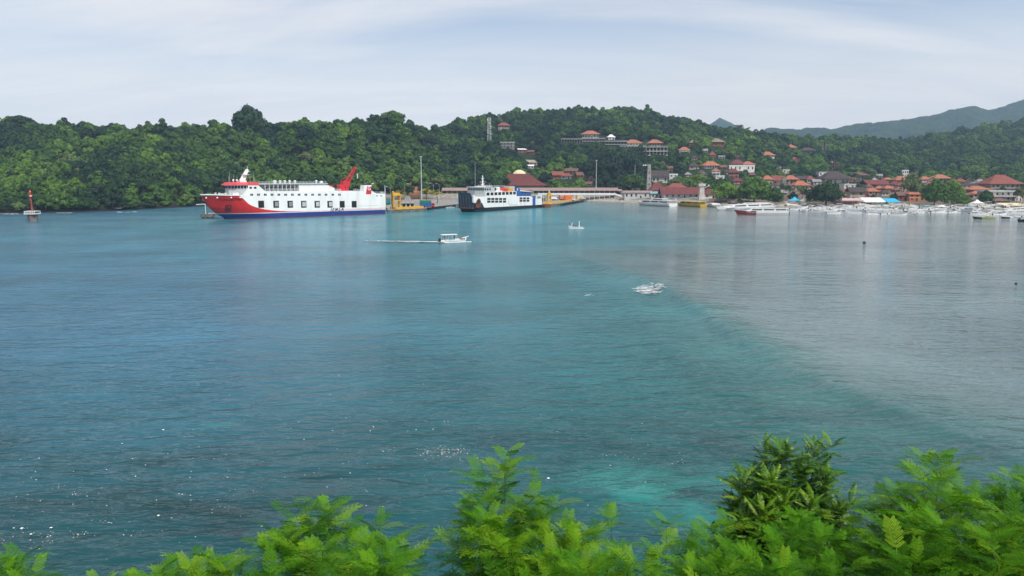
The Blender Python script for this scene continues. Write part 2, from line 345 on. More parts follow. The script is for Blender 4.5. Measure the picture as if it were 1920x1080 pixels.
TU = np.linspace(-0.92, 0.92, 470); TY = np.concatenate([np.linspace(380, 780, 200), np.linspace(783, 1700, 200)])
def build_table():
    T = np.zeros((len(TU), len(TY)))
    for i, u in enumerate(TU):
        px = 960 + FPX*u/0.993
        g = [np.interp(px, PX, [p[k] for p in PROF]) for k in range(1, 8)]
        d0 = sea(960, g[0]); Y0 = d0.y
        vill = np.clip((px-1230)/120, 0, 1)
        zA = zrow(g[2], g[1]) - 6*(1-vill) - 1.0*vill; zB = zrow(g[4], g[3]) - 8 + 3*vill; zC = zrow(g[6], g[5]) - 10.5
        YA, YB, YC = g[1], g[3], g[5]
        ys = [300, Y0-4, Y0, Y0+8, YA, YB, (YB+YC)/2, YC, YC+150, YC+500, 3000]
        zm = zB + (zC-zB)*0.56
        zs = [-8, -1.2, 0, 1.3, zA, zB, zm, zC, zC-14, zC-70, -40]
        T[i] = np.interp(TY, ys, zs)
    # round the breaks of slope
    K = np.hanning(9); K /= K.sum()
    sm = np.apply_along_axis(lambda r: np.convolve(np.pad(r, 4, 'edge'), K, 'valid'), 1, T)
    w = np.clip((T-2)/8, 0, 1); T = T*(1-w) + sm*w
    UU, YY = np.meshgrid(TU, TY, indexing='ij'); XX = UU*YY
    T += np.clip((T-3)/20, 0, 1)*(fnoise(XX*0.018+31, YY*0.018+4, 11, 4)-0.47)*11
    return T
TAB = build_table()
def zt(X, Y):
    X = np.asarray(X, float); Y = np.asarray(Y, float); u = X/Y
    fi = np.clip((u-TU[0])/(TU[1]-TU[0]), 0, len(TU)-1.001); i = fi.astype(int); a = fi-i
    j = np.clip(np.searchsorted(TY, Y)-1, 0, len(TY)-2); b = np.clip((Y-TY[j])/(TY[j+1]-TY[j]), 0, 1)
    return (TAB[i, j]*(1-a)+TAB[i+1, j]*a)*(1-b) + (TAB[i, j+1]*(1-a)+TAB[i+1, j+1]*a)*b
def ground(px, py, lift=0.0):
    """where the sight line through this pixel meets the land (or the sea)"""
    d = ray(px, py); Ys = np.arange(385, 1650, 1.0); t = Ys/d.y
    zz = H_EYE + d.z*t; g = np.maximum(zt(d.x*t, Ys), 0.0); k = np.nonzero(zz <= g + lift)[0]
    k = k[0] if len(k) else len(Ys)-1
    return Vector((d.x*t[k], Ys[k], float(g[k])))
def build_land():
    UU, YY = np.meshgrid(TU, TY, indexing='ij'); XX = UU*YY
    V = np.stack([XX, YY, TAB], -1).reshape(-1, 3); n, m = TAB.shape
    i = np.arange(n-1)[:, None]*m + np.arange(m-1)[None, :]
    Q = np.stack([i, i+m, i+m+1, i+1], -1).reshape(-1, 4)
    me = np_mesh('hillside', V, Q, (), True)
    px = 960 + FPX*UU/0.995
    z = TAB; nz = fnoise(XX*0.08, YY*0.08, 21, 4)
    forest = np.array([0.022, 0.036, 0.014]); shaded_rock = np.array([0.022, 0.019, 0.015]); sandc = np.array([0.40, 0.355, 0.29]); earth = np.array([0.17, 0.13, 0.09]); grass = np.array([0.13, 0.19, 0.035])  # rock tone darkened to hold the shadow of the undercut shore
    C = np.ones(z.shape + (3,))*forest
    vill = (1/(1+np.exp(-np.clip((px-1225)/25, -30, 30))))*np.clip((16-z)/6, 0, 1)
    C = C*(1-vill[..., None]) + (earth*(0.5+nz[..., None]))*vill[..., None]
    port = ((px > 715) & (px < 1330) & (z < 6))[..., None]
    C = np.where(port, np.array([0.27, 0.25, 0.22])*(0.7+0.5*nz[..., None]), C)
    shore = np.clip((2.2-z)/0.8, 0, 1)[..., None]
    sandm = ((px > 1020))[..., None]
    C = C*(1-shore) + np.where(sandm, sandc*(0.75+0.45*nz[..., None]), shaded_rock)*shore
    lawn = ((px > 1835) & (px < 1912) & (z > 1.3) & (z < 3.6))[..., None]
    C = np.where(lawn, grass, C)
    # bare red cut in the slope behind the landing
    sc_ = np.exp(-(((px-778)/15)**2 + ((z-16)/8)**2)); C = C*(1-np.clip(sc_*2.2, 0, 1)[..., None]) + np.array([0.33, 0.15, 0.085])*np.clip(sc_*2.2, 0, 1)[..., None]
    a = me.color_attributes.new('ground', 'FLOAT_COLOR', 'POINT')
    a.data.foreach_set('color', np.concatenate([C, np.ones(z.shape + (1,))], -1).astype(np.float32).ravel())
    m_ = bpy.data.materials.new('hill_ground'); m_.use_nodes = True; t = m_.node_tree; p = t.nodes['Principled BSDF']; p.inputs['Roughness'].default_value = 0.95
    p.inputs['Specular IOR Level'].default_value = 0.1
    q = N(t, 'ShaderNodeAttribute'); q.attribute_name = 'ground'; g = N(t, 'ShaderNodeNewGeometry')
    z_ = N(t, 'ShaderNodeTexNoise'); z_.inputs['Scale'].default_value = 0.5; z_.inputs['Detail'].default_value = 6; L(t, g.outputs['Position'], z_.inputs['Vector'])
    r_ = N(t, 'ShaderNodeMapRange'); r_.inputs[1].default_value = 0.3; r_.inputs[2].default_value = 0.7; r_.inputs[3].default_value = 0.65; r_.inputs[4].default_value = 1.3; L(t, z_.outputs[0], r_.inputs[0])
    h = N(t, 'ShaderNodeVectorMath', operation='SCALE'); L(t, q.outputs['Color'], h.inputs[0]); L(t, r_.outputs[0], h.inputs['Scale']); L(t, h.outputs[0], p.inputs['Base Color'])
    b = N(t, 'ShaderNodeBump'); b.inputs['Strength'].default_value = 0.8; b.inputs['Distance'].default_value = 0.8; L(t, z_.outputs[0], b.inputs['Height']); L(t, b.outputs[0], p.inputs['Normal'])
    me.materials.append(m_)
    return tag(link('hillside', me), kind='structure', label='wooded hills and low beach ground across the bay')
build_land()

# ---------------------------------------------------------------- far hills, in the haze
def far_ridge(name, pts, Yr, depth, seed, label):
    """a ridge running across at about Yr metres; pts = (px, row) of its skyline"""
    px = np.linspace(pts[0][0], pts[-1][0], 420); rows = np.interp(px, [p[0] for p in pts], [p[1] for p in pts])
    K = np.hanning(13); K /= K.sum(); rows = np.convolve(np.pad(rows, 6, 'edge'), K, 'valid')
    s = np.linspace(-1, 1, 90)
    Y = Yr + s[None, :]*depth + 0*px[:, None]; X = (px[:, None]-960)/FPX*0.98*Y
    top = zrow(rows, Yr)[:, None]
    spur = fnoise(px[:, None]*0.035 + 3, s[None, :]*2.2 + seed, seed, 3)
    h = np.clip(1 - np.abs(s[None, :])**1.25*(0.75+0.5*spur), -0.2, 1)
    Z = top*h + (fnoise(X*0.012, Y*0.012, seed+1, 5)-0.47)*30*np.clip(1-h, 0, 1)
    Z += (fnoise(X*0.05, Y*0.05, seed+2, 4))*17 - 8                                      # tree canopy
    V = np.stack([X, Y, Z], -1).reshape(-1, 3); n, m = X.shape
    i = np.arange(n-1)[:, None]*m + np.arange(m-1)[None, :]
    Q = np.stack([i, i+m, i+m+1, i+1], -1).reshape(-1, 4)
    m_ = mat('far_woods', (0.032, 0.062, 0.026), 0.95, 0.1, 0, 0.012, col2=(0.014, 0.03, 0.018))
    return tag(link(name, np_mesh(name, V, Q, (m_,), False)), kind='structure', label=label)
far_ridge('far_hills', [(1150, 300), (1300, 262), (1390, 256), (1440, 240), (1462, 241), (1500, 243), (1530, 238), (1560, 242), (1600, 233), (1640, 230), (1680, 226), (1740, 218), (1780, 207), (1815, 199), (1835, 202), (1858, 208), (1890, 195), (1925, 184), (2000, 172), (2150, 168), (2400, 200)], 3100, 850, 41, 'hazy blue wooded mountain ridge on the right skyline')
far_ridge('distant_hill', [(1240, 300), (1310, 246), (1335, 229), (1348, 221), (1362, 226), (1385, 237), (1440, 262)], 4150, 450, 51, 'small hazy hilltop peeping over the wooded ridge')
# ---------------------------------------------------------------- ferries
class Frame:
    """a ship's own axes: x from bow aft, y away from the camera, z up; near() reads a point of its near side off the photograph"""
    def __init__(s, bow, stern, B):
        S, K = sea(*bow), sea(*stern); D = K - S; n = D.length; s.L = math.sqrt(n*n - B*B)
        s.th = math.atan2(D.y, D.x) + math.atan2(B, s.L); s.S = S; s.B = B
        s.d = Vector((math.cos(s.th), math.sin(s.th), 0)); s.n = Vector((math.sin(s.th), -math.cos(s.th), 0))
    def near(s, px, py, y=None):
        y = -s.B if y is None else y; C = Vector((0, 0, H_EYE)); d = ray(px, py)
        t = (-y - (C - s.S).dot(s.n))/d.dot(s.n); P = C + d*t
        return (P - s.S).dot(s.d), P.z
def hull_grid(name, parent, es, levels, xs, hb, mats_of, aft=None, nsub=3, cap=None):
    """both sides of a hull: columns at distance e behind the stem, rows at the paint lines"""
    mb = MB()
    for sgn in (-1, 1):
        cols = []
        for e in es:
            lv = levels(e); zz = []
            for a, b in zip(lv[:-1], lv[1:]):
                zz += [a + (b-a)*k/nsub for k in range(nsub)]
            zz.append(lv[-1]); cols.append([(xs(z)+e if aft is None else min(xs(z)+e, aft), sgn*hb(xs(z)+e, z, e), z) for z in zz])
        for c0, c1 in zip(cols[:-1], cols[1:]):
            for k in range(len(c0)-1):
                q = [c0[k], c1[k], c1[k+1], c0[k+1]]
                if sgn > 0: q.reverse()
                mb.poly(q, mats_of[k//nsub])
        if sgn < 0: first = cols
    # deck and transom
    top = [(c[-1][0], c[-1][1], c[-1][2]) for c in first]
    for a, b in zip(top[:-1], top[1:]): mb.poly([a, b, (b[0], -b[1], b[2]), (a[0], -a[1], a[2])], cap)
    e_ = first[-1]
    for k in range(len(e_)-1):
        mb.poly([e_[k], (e_[k][0], -e_[k][1], e_[k][2]), (e_[k+1][0], -e_[k+1][1], e_[k+1][2]), e_[k+1]], mats_of[k//nsub])
    o = mb.build(name, parent)
    return o
def railing(mb, pts, h, m, n=None, r=0.05):
    for a, b in zip(pts[:-1], pts[1:]):
        a, b = Vector(a), Vector(b); k = n or max(1, int((b-a).length/1.8))
        for q in (0.5, 1.0): mb.beam(a+Vector((0,0,h*q)), b+Vector((0,0,h*q)), r, m, n=4)
        for i in range(k+1):
            p = a.lerp(b, i/k); mb.beam(p, p+Vector((0,0,h)), r, m, n=4)
def lettering(word, parent, P0, size, xdir, m, nrm_y, shear=0.0, spacing=1.0, bold=0.0, surf=None, zlean=0.0):
    """real letters laid on a ship's side; surf(x, z) gives y of the side"""
    me = text_mesh(word, size, shear, spacing, bold)
    for v in me.vertices:
        x = P0[0] + v.co.x*xdir; z = P0[1] + v.co.y + zlean*v.co.x; v.co = (x, (surf(x, z) if surf else nrm_y), z)
    me.materials.append(m); me.update()
    return link('lettering', me, parent)

def ferry_big():
    F = Frame((421, 411), (723, 401), 7.5); B = 7.5
    t = thing('car_ferry', 'large red, white and blue car ferry with a red crane on its aft deck', 'ferry', F.S, F.th)
    xs = lambda z: float(np.interp(z, [-1.5, 0, 0.9, 2.2, 4.1, 8, 12.7], [-1.0, 0.2, -0.5, -3.2, -6.2, -8.9, -11.7]))
    def hb(x, z, e):
        le = 25 - 0.75*max(z, 0); q = min(1, max(0, e/le)); return B*(1-(1-q)**1.9)**0.82
    zb = lambda x: float(np.interp(x, [0, 40, 92], [2.75, 2.62, 2.45]))
    ztop = lambda x: float(np.interp(x, [-12, -2, 7, 9.5, 12, 90], [12.7, 12.3, 12.0, 11.6, 11.6, 11.45]))
    rl = lambda x: float(np.interp(x, [6.9, 7.2, 7.9, 9.2, 11.4, 14.5, 18.5, 24, 31, 40, 60], [12.2, 11.2, 9.9, 8.3, 6.9, 5.7, 4.7, 3.9, 3.35, 3.05, 3.0]))
    def levels(e):
        zt_ = 12.0
        for _ in range(4): zt_ = ztop(xs(zt_)+e)
        z0 = zb(xs(2.7)+e); z1 = z0 + 0.3; zr = 8.0
        for _ in range(12): zr = 0.5*zr + 0.5*min(rl(xs(zr)+e), zt_-0.16)
        zr = max(zr, z1+0.03); zw = min(zr+0.28, zt_-0.1)
        return [-1.2, 0.45, z0, z1, zr, zw, zt_-0.05 if zt_-0.05 > zw else zw+0.02, zt_]
    es = [0, .25, .6, 1.1, 1.8, 2.8, 4, 5.4, 7, 8.6, 10, 11.2, 12.2, 13.2, 14.2, 15.2, 16.2, 17, 17.8, 18.6, 19.4, 20.2, 21, 22, 23, 24, 25, 26, 27.5, 29, 31, 33, 36, 39, 42, 46, 50, 56, 64, 74, 84, 104]
    hull_grid('hull', t, es, levels, xs, hb, [BOOT, BLUE, WHITE, RED, WHITE, HULLW, HULLW], aft=F.L, nsub=3, cap=DECK)
    side_y = lambda x, z: -hb(x, z, x-xs(z)) - 0.06
    # white rail plank round the bow
    mb = MB(); pts = [(xs(12.55)+e, -hb(0, 12.5, e), ztop(xs(12.4)+e)) for e in es if e < 20]
    for s_ in (1, -1):
        for a, b in zip(pts[:-1], pts[1:]):
            mb.beam((a[0], s_*a[1], a[2]+.12), (b[0], s_*b[1], b[2]+.12), 0.24, WHITE, n=5)
    mb.build('bow_rail', t)
    # tall white side with the bridge front
    P = lambda *a: F.near(*a)
    ol = [(7.1, 12.0), P(461, 359), P(465, 352), P(465, 346.5), P(484, 346.5), P(489.5, 352), P(497, 358.4), P(560, 358.0), P(617, 357.8), P(679, 358.2), P(684, 361.5), P(697, 362.6), (F.L, 11.75), (F.L, 11.45), (12, 11.6), (9.5, 11.6)]
    mb = MB(); mb.side(ol, -B+0.003, B-0.003, HULLW); sup = mb.build('superstructure', t)
    # bridge house: bowed front leaning aft, band of windows, red brow above
    zf0, zf1, zf2, zf3 = 12.0, 15.0, 15.4, 17.3
    plan = lambda g: [(11.0, -B+.05), (5.0+g, -5.6), (1.2+g, -2.6), (0.4+g, 0), (1.2+g, 2.6), (5.0+g, 5.6), (11.0, B-.05)]
    mb = MB(); lv = [(zf0, 0.8), (zf1, 1.0), (zf3+.02, 0.2)]
    for (z0, g0), (z1, g1) in zip(lv[:-1], lv[1:]):
        for a, b, c, d in zip(plan(g0)[:-1], plan(g0)[1:], plan(g1)[1:], plan(g1)[:-1]):
            mb.poly([(*b, z0), (*a, z0), (*d, z1), (*c, z1)], LGREY)
    fr = mb.build('bridge_front', t)
    pf = plan(0.42)
    for a, b in zip(pf[:-1], pf[1:]):
        a, b = Vector((*a, 0)), Vector((*b, 0)); n_ = max(2, int((b-a).length/1.25)); nn = Vector((b-a).to_tuple()).cross(Vector((0,0,1))).normalized()
        if nn.x > 0: nn = -nn
        for k in range(n_):
            p, q = a.lerp(b, (k+.14)/n_) + nn*.1, a.lerp(b, (k+.86)/n_) + nn*.1
            w = MB().poly([(p.x, p.y, 15.75), (q.x, q.y, 15.75), (q.x-.12, q.y, 17.0), (p.x-.12, p.y, 17.0)], GLASS).build('window', fr)
    # foredeck gear in front of the bridge
    for x, y in ((-3, -2.5), (-3, 2.5), (-0.5, -4.2), (1.5, -5.6)):
        MB().lathe([(0.4, 12), (0.4, 13.0), (0.65, 13.1), (0.6, 13.5)], WHITE, 8, (x, y)).build('vent', t)
    MB().box(-2, 0, -1, 1, 12, 13.2, LGREY).build('windlass', t); mb = MB(); mb.box(2.2, 5.5, -6.6, -5.7, 12, 13.6, WHITE)
    mb.build('deck_locker', t)
    mb = MB()
    low = [(16.0, -B-.15), (9.6, -B-.15), (4.0, -6.1), (0.2, -2.9), (-0.8, 0), (0.2, 2.9), (4.0, 6.1), (9.6, B+.15), (16.0, B+.15)]
    hi = [(16.0, -B+.3), (10.3, -B+.3), (5.2, -5.2), (2.4, -2.6), (1.6, 0), (2.4, 2.6), (5.2, 5.2), (10.3, B-.3), (16.0, B-.3)]
    v = [(x, y, 17.34) for x, y in low] + [(x, y, 18.8) for x, y in hi]; n = len(low)
    mb.add(v, [(k, n+k, n+(k+1) % n, (k+1) % n) for k in range(n)] + [tuple(range(n, 2*n)), tuple(range(n-1, -1, -1))], REDROOF)
    mb.build('bridge_roof', t)
    mb = MB(); mb.box(8.4, 11.8, -2.0, 2.0, 18.8, 19.7, WHITE)
    mb.side([(8.8, 19.6), (11.8, 19.6), (13.9, 25.2), (13.2, 25.6), (12.4, 25.2)], -0.55, 0.55, WHITE); mb.box(10.6, 13.4, -1.8, 1.8, 22.6, 22.8, WHITE)
    mb.beam((13.4, 0, 25.4), (13.7, 0, 27), .09, WHITE); mb.box(12.5, 14.6, -.25, .25, 24.2, 24.5, WHITE)
    ms = mb.build('mast', t)
    for x, y, h in ((2.5, -2, 3.2), (5, 3, 5.5), (6, -4, 2.8), (12, -6, 2.6), (14.2, -6.6, 2.6), (15.2, -3, 5.0), (8, 5, 4)):
        MB().beam((x, y, 18.75), (x, y, 18.75+h), .06, WHITE, r2=.03, n=5).build('antenna', t)
    for x, y in ((4.2, -3.4), (7, -1.2)):
        MB().lathe([(0.2, 18.7), (0.2, 19.3), (0.5, 19.4), (0.62, 19.8), (0.4, 20.2), (0.05, 20.35)], WHITE, 10, (x, y)).build('radar_dome', t)
    # bridge side windows and the small upper row
    def win(px, row, w, h, frame=False, m=GLASS):
        x, z = F.near(px, row)
        o = MB().box(x-w/2, x+w/2, -B-.05, -B+.1, z-h/2, z+h/2, m).build('window', t)
        return o, x, z
    for px in (470, 478.5): win(px, 352, 1.35, 1.0)
    for k in range(14):
        px = 471.9 + k*12.75 - 0.012*k*k*0.6
        o, x, z = win(px, 365, 1.5, 1.05, m=OPEN if k % 4 else GLASS); MB().box(x-.07, x+.07, -B-.08, -B-.03, z-.5, z+.5, WHITE).build('mullion', o)
    # eight big square openings of the car deck
    for k, px in enumerate((489.7, 517.8, 544.1, 569.5, 594.7, 618.6, 641.6, 664.0)):
        x, z = F.near(px, 383); w, h = 2.75, 3.3
        mb = MB(); mb.box(x-w/2-.2, x+w/2+.2, -B-.04, -B+.05, z-h/2-.2, z+h/2+.2, BLACK)
        fr = mb.build('window_frame', t)
        pn = MB(); pn.box(x-w/2, x+w/2, -B-.07, -B-.03, z-h/2, z+h/2, OPEN).build('opening', fr)
        if 1 <= k <= 5: MB().box(x-w/2+.5+.15*(k % 3), x+w/2-.1, -B-.09, -B-.05, z-h/2+.5, z+h/2-.4, LGREY if k > 2 else DECK).build('shutter', fr)
    # upper passenger deck, set in from the side: open gallery with posts, then a closed white house
    yi = -B+1.3; x0, zdk = F.near(497, 358.4); x1 = F.near(562, 358)[0]; x2 = F.near(628, 357)[0]
    ztp = 17.6
    g = MB(); g.box(16.2, x1, yi+2.2, -yi-2.2, zdk, ztp, DECK)
    g.box(15.6, x2-4, -B+.35, B-.35, ztp, ztp+.5, LGREY); g.build('upper_deck_house', t)
    mb = MB()
    for k in range(9):
        x = 19.5 + k*(x1-19.5)/8; mb.box(x-.12, x+.12, -B+.6, -B+.85, zdk-.4, ztp, WHITE)
    mb.build('gallery_posts', t)
    mb = MB(); railing(mb, [(19.5, -B+.5, zdk), (x1, -B+.5, zdk)], 1.15, WHITE, 14, .07); mb.build('railing', t)
    mb = MB(); mb.side([(x1, zdk-.3), (x1, ztp-.01), (x2-5, ztp-.01), (x2-2.5, ztp-1.2), (x2+.3, ztp-2.3), (x2+.3, zdk-.3)], -B+.9, B-.9, HULLW); mb.build('aft_house', t)
    for k in range(7):
        x = 21 + k*(x1-22)/7; MB().box(x, x+1.1, yi+2.14, yi+2.25, zdk+.9, zdk+2.1, GLASS).build('window', t)
    mb = MB(); railing(mb, [(16, -B+.5, ztp+.5), (x2-5, -B+.5, ztp+.5)], 1.0, WHITE, 20, .06); mb.build('railing', t)
    mb = MB(); railing(mb, [(x2, -B+.4, 13.8), (F.near(640, 358)[0], -B+.4, 13.6)], 1.1, WHITE, 8, .07); mb.build('railing', t); mb = MB(); railing(mb, [(F.near(664, 358)[0], -B+.4, 13.55), (F.near(681, 358)[0], -B+.4, 13.4)], 1.1, WHITE, 5, .07); mb.build('railing', t)
    for px in (518, 520.5, 529, 538, 547, 557, 597):
        x = F.near(px, 343)[0]; MB().lathe([(.42, ztp+.4), (.42, ztp+1.5), (.7, ztp+1.6), (.55, ztp+2.1)], WHITE, 8, (x, -B+2.4)).build('vent', t)
    x = F.near(606, 343)[0]; MB().lathe([(.9, ztp+.4), (.9, ztp+.8), (.5, ztp+1.6), (.05, ztp+1.8)], WHITE, 10, (x, -B+2)).build('radar_dome', t)
    x = F.near(618, 350)[0]; lb = MB().box(x-.3, x+3.0, -B+1.2, -B+3.0, 15.0, 17.0, RED); lb.build('fire_box', t)
    # crane
    xb, zb_ = F.near(655, 357); cr_ = MB()
    cr_.lathe([(1.7, 13.3), (1.6, 15.6), (1.9, 15.7), (1.9, 16.6)], CRANE, 10, (xb, -3.5)); cr_.box(xb-4.6, xb-1.4, -5.2, -1.8, 13.3, 17.2, CRANE)
    cr_.box(xb-2.4, xb+2.1, -5.0, -2.0, 16.5, 19.2, CRANE); c = cr_.build('crane_base', t)
    xt, zt_ = F.near(665.5, 315, -3.5); mb = MB()
    p0, p1 = Vector((xb+.6, -3.5, 18)), Vector((xt, -3.5, zt_)); ax = (p1-p0); sd = Vector((ax.z, 0, -ax.x)).normalized()
    for s1 in (-1, 1):
        for s2 in (-1, 1):
            mb.beam(p0+sd*s1*1.15+Vector((0, s2*.8, 0)), p1+sd*s1*.45+Vector((0, s2*.4, 0)), .17, CRANE, n=4)
    nk = 9
    for k in range(nk):
        a, b = k/nk, (k+1)/nk
        wa, wb = 1.15-.7*a, 1.15-.7*b; ya, yb = .8-.4*a, .8-.4*b
        for s2 in (-1, 1): mb.beam(p0+ax*a+sd*wa*(1 if k % 2 else -1)+Vector((0, s2*ya, 0)), p0+ax*b+sd*wb*(-1 if k % 2 else 1)+Vector((0, s2*yb, 0)), .11, CRANE, n=4)
        for s1 in (-1, 1): mb.poly([p0+ax*(a+.1/nk)+sd*s1*wa+Vector((0, -ya, 0)), p0+ax*(b-.1/nk)+sd*s1*wb+Vector((0, -yb, 0)), p0+ax*(b-.1/nk)+sd*s1*wb+Vector((0, yb, 0)), p0+ax*(a+.1/nk)+sd*s1*wa+Vector((0, ya, 0))], CRANE)
    mb.box(xt-.8, xt+1.0, -4.1, -2.9, zt_-.6, zt_+.5, CRANE); jib = mb.build('jib', c)
    mb = MB(); mb.beam((xt+1.4, -3.5, zt_-3.2), (xt+1.4, -3.5, zt_-6), .35, WHITE, r2=.2); mb.beam((xt+.8, -3.5, zt_), (xt+1.4, -3.5, zt_-3.2), .05, BLACK, n=4); mb.build('hook_block', c)
    mb = MB(); mb.beam((xb-2.6, -3.5, 17.2), (xb-2.6, -3.5, 20), .18, CRANE); mb.beam((xb-2.6, -3.5, 20), p0+ax*.5, .09, CRANE, n=4); mb.build('crane_stay', c)
    # funnel by the near side: white casing with a red panel and its ring mark
    q = lambda px, row: F.near(px, row)
    a, b, c2, d = q(681, 363), q(683.5, 347), q(697, 347), q(696, 363)
    fu = MB().side([a, b, c2, d], -B+.12, -B+4.2, HULLW).build('funnel', t)
    a, b, c2, d = q(686, 364.2), q(688.5, 349.5), q(696.6, 349.5), q(695.6, 364.2)
    MB().side([a, b, c2, d], -B-.05, -B+.11, CRANE).build('funnel_panel', fu)
    x, z = q(692.5, 353); mb = MB(); nseg = 14
    for k in range(nseg-3):
        t0, t1 = 2*math.pi*(k+2.0)/nseg, 2*math.pi*(k+3.0)/nseg
        mb.poly([(x+.75*math.cos(t0), -B-.08, z+.75*math.sin(t0)), (x+1.15*math.cos(t0), -B-.08, z+1.15*math.sin(t0)), (x+1.15*math.cos(t1), -B-.08, z+1.15*math.sin(t1)), (x+.75*math.cos(t1), -B-.08, z+.75*math.sin(t1))], WHITE)
    mb.box(x-.1, x+1.0, -B-.085, -B-.055, z-.14, z+.14, WHITE); mb.build('funnel_mark', fu)
    mb = MB(); x, z = q(697, 347); mb.side([(x-4.5, z), (x-4.2, z+.7), (x+.8, z+.5), (x+.8, z)], -B+.3, -B+4, BLACK); mb.beam((x, -B+1, z+.2), (x+1.8, -B+1, z+.9), .28, WHITE); mb.build('exhaust_cowl', fu)
    a = q(697, 357); mb = MB(); mb.side([(a[0]+.05, 11.75), (a[0]+.05, a[1]), (a[0]+2.2, a[1]-1.4), (a[0]+5.5, a[1]-2.4), (a[0]+5.5, 11.75)], -B+.4, -B+3.4, WHITE); mb.build('mooring_house', t)
    mb = MB(); railing(mb, [(a[0]+6, -B+.3, 11.75), (F.L-.3, -B+.3, 11.75), (F.L-.3, B-.3, 11.75)], 1.1, WHITE, 6, .06); mb.build('railing', t)
    for px in (707, 715):
        x, z = q(px, 367.2); MB().box(x-.7, x+.5, -B-.03, -B+.05, z-.22, z+.22, OPEN).build('fairlead', t)
    # writing
    x, z = q(619.2, 394.2); lettering('JEMLA', t, (x, z-.45), 2.35, 1.0, NAVY, -B-.07, shear=0.35, spacing=1.40, bold=0.07)
    mb = MB(); x0, z0 = q(645, 387.8); x1_, z1_ = q(709, 386.2)
    mb.box(x0, x1_, -B-.05, -B-.01, z0+.15, z0+.32, LGREY); mb.box(x0-3, F.L-.2, -B-.05, -B-.01, 3.42, 3.62, mat('pale_pink_line', (.62, .36, .36), .5)); mb.build('side_stripe', t)
    lettering('TUNUSONG', t, (-4.6, 9.4), 1.9, 1.0, mat('dark_red_letters', (0.045, 0.005, 0.005), .5), 0, spacing=1.04, bold=.05, surf=side_y, zlean=.02)
    # anchor pocket, draught marks, white fenders along the rail
    mb = MB(); xa, za = -1.2, 6.2
    mb.poly([(x, side_y(x, z), z) for x, z in ((xa, 4.6), (xa+3, 4.6), (xa+3, 7.4), (xa, 7.4))], mat('anchor_pocket', (.14, .012, .012), .6))
    mb.beam((xa+1.5, side_y(xa+1.5, 6)-.2, 6.4), (xa+1.5, side_y(xa+1.5, 4.4)-.25, 4.4), .22, BLACK); mb.beam((xa+.5, side_y(xa+.5, 4.4)-.3, 4.8), (xa+2.5, side_y(xa+2.5, 4.4)-.3, 4.8), .2, BLACK); mb.build('anchor', t)
    for x in (-9.4, -5.0, 1.2, 5.6, 6.4):
        MB().lathe([(.05, 10.7), (.38, 10.85), (.42, 11.2), (.3, 11.5), (.05, 11.55)], WHITE, 8, (x, side_y(x, 11.2)-.1)).build('chock', t)
ferry_big()

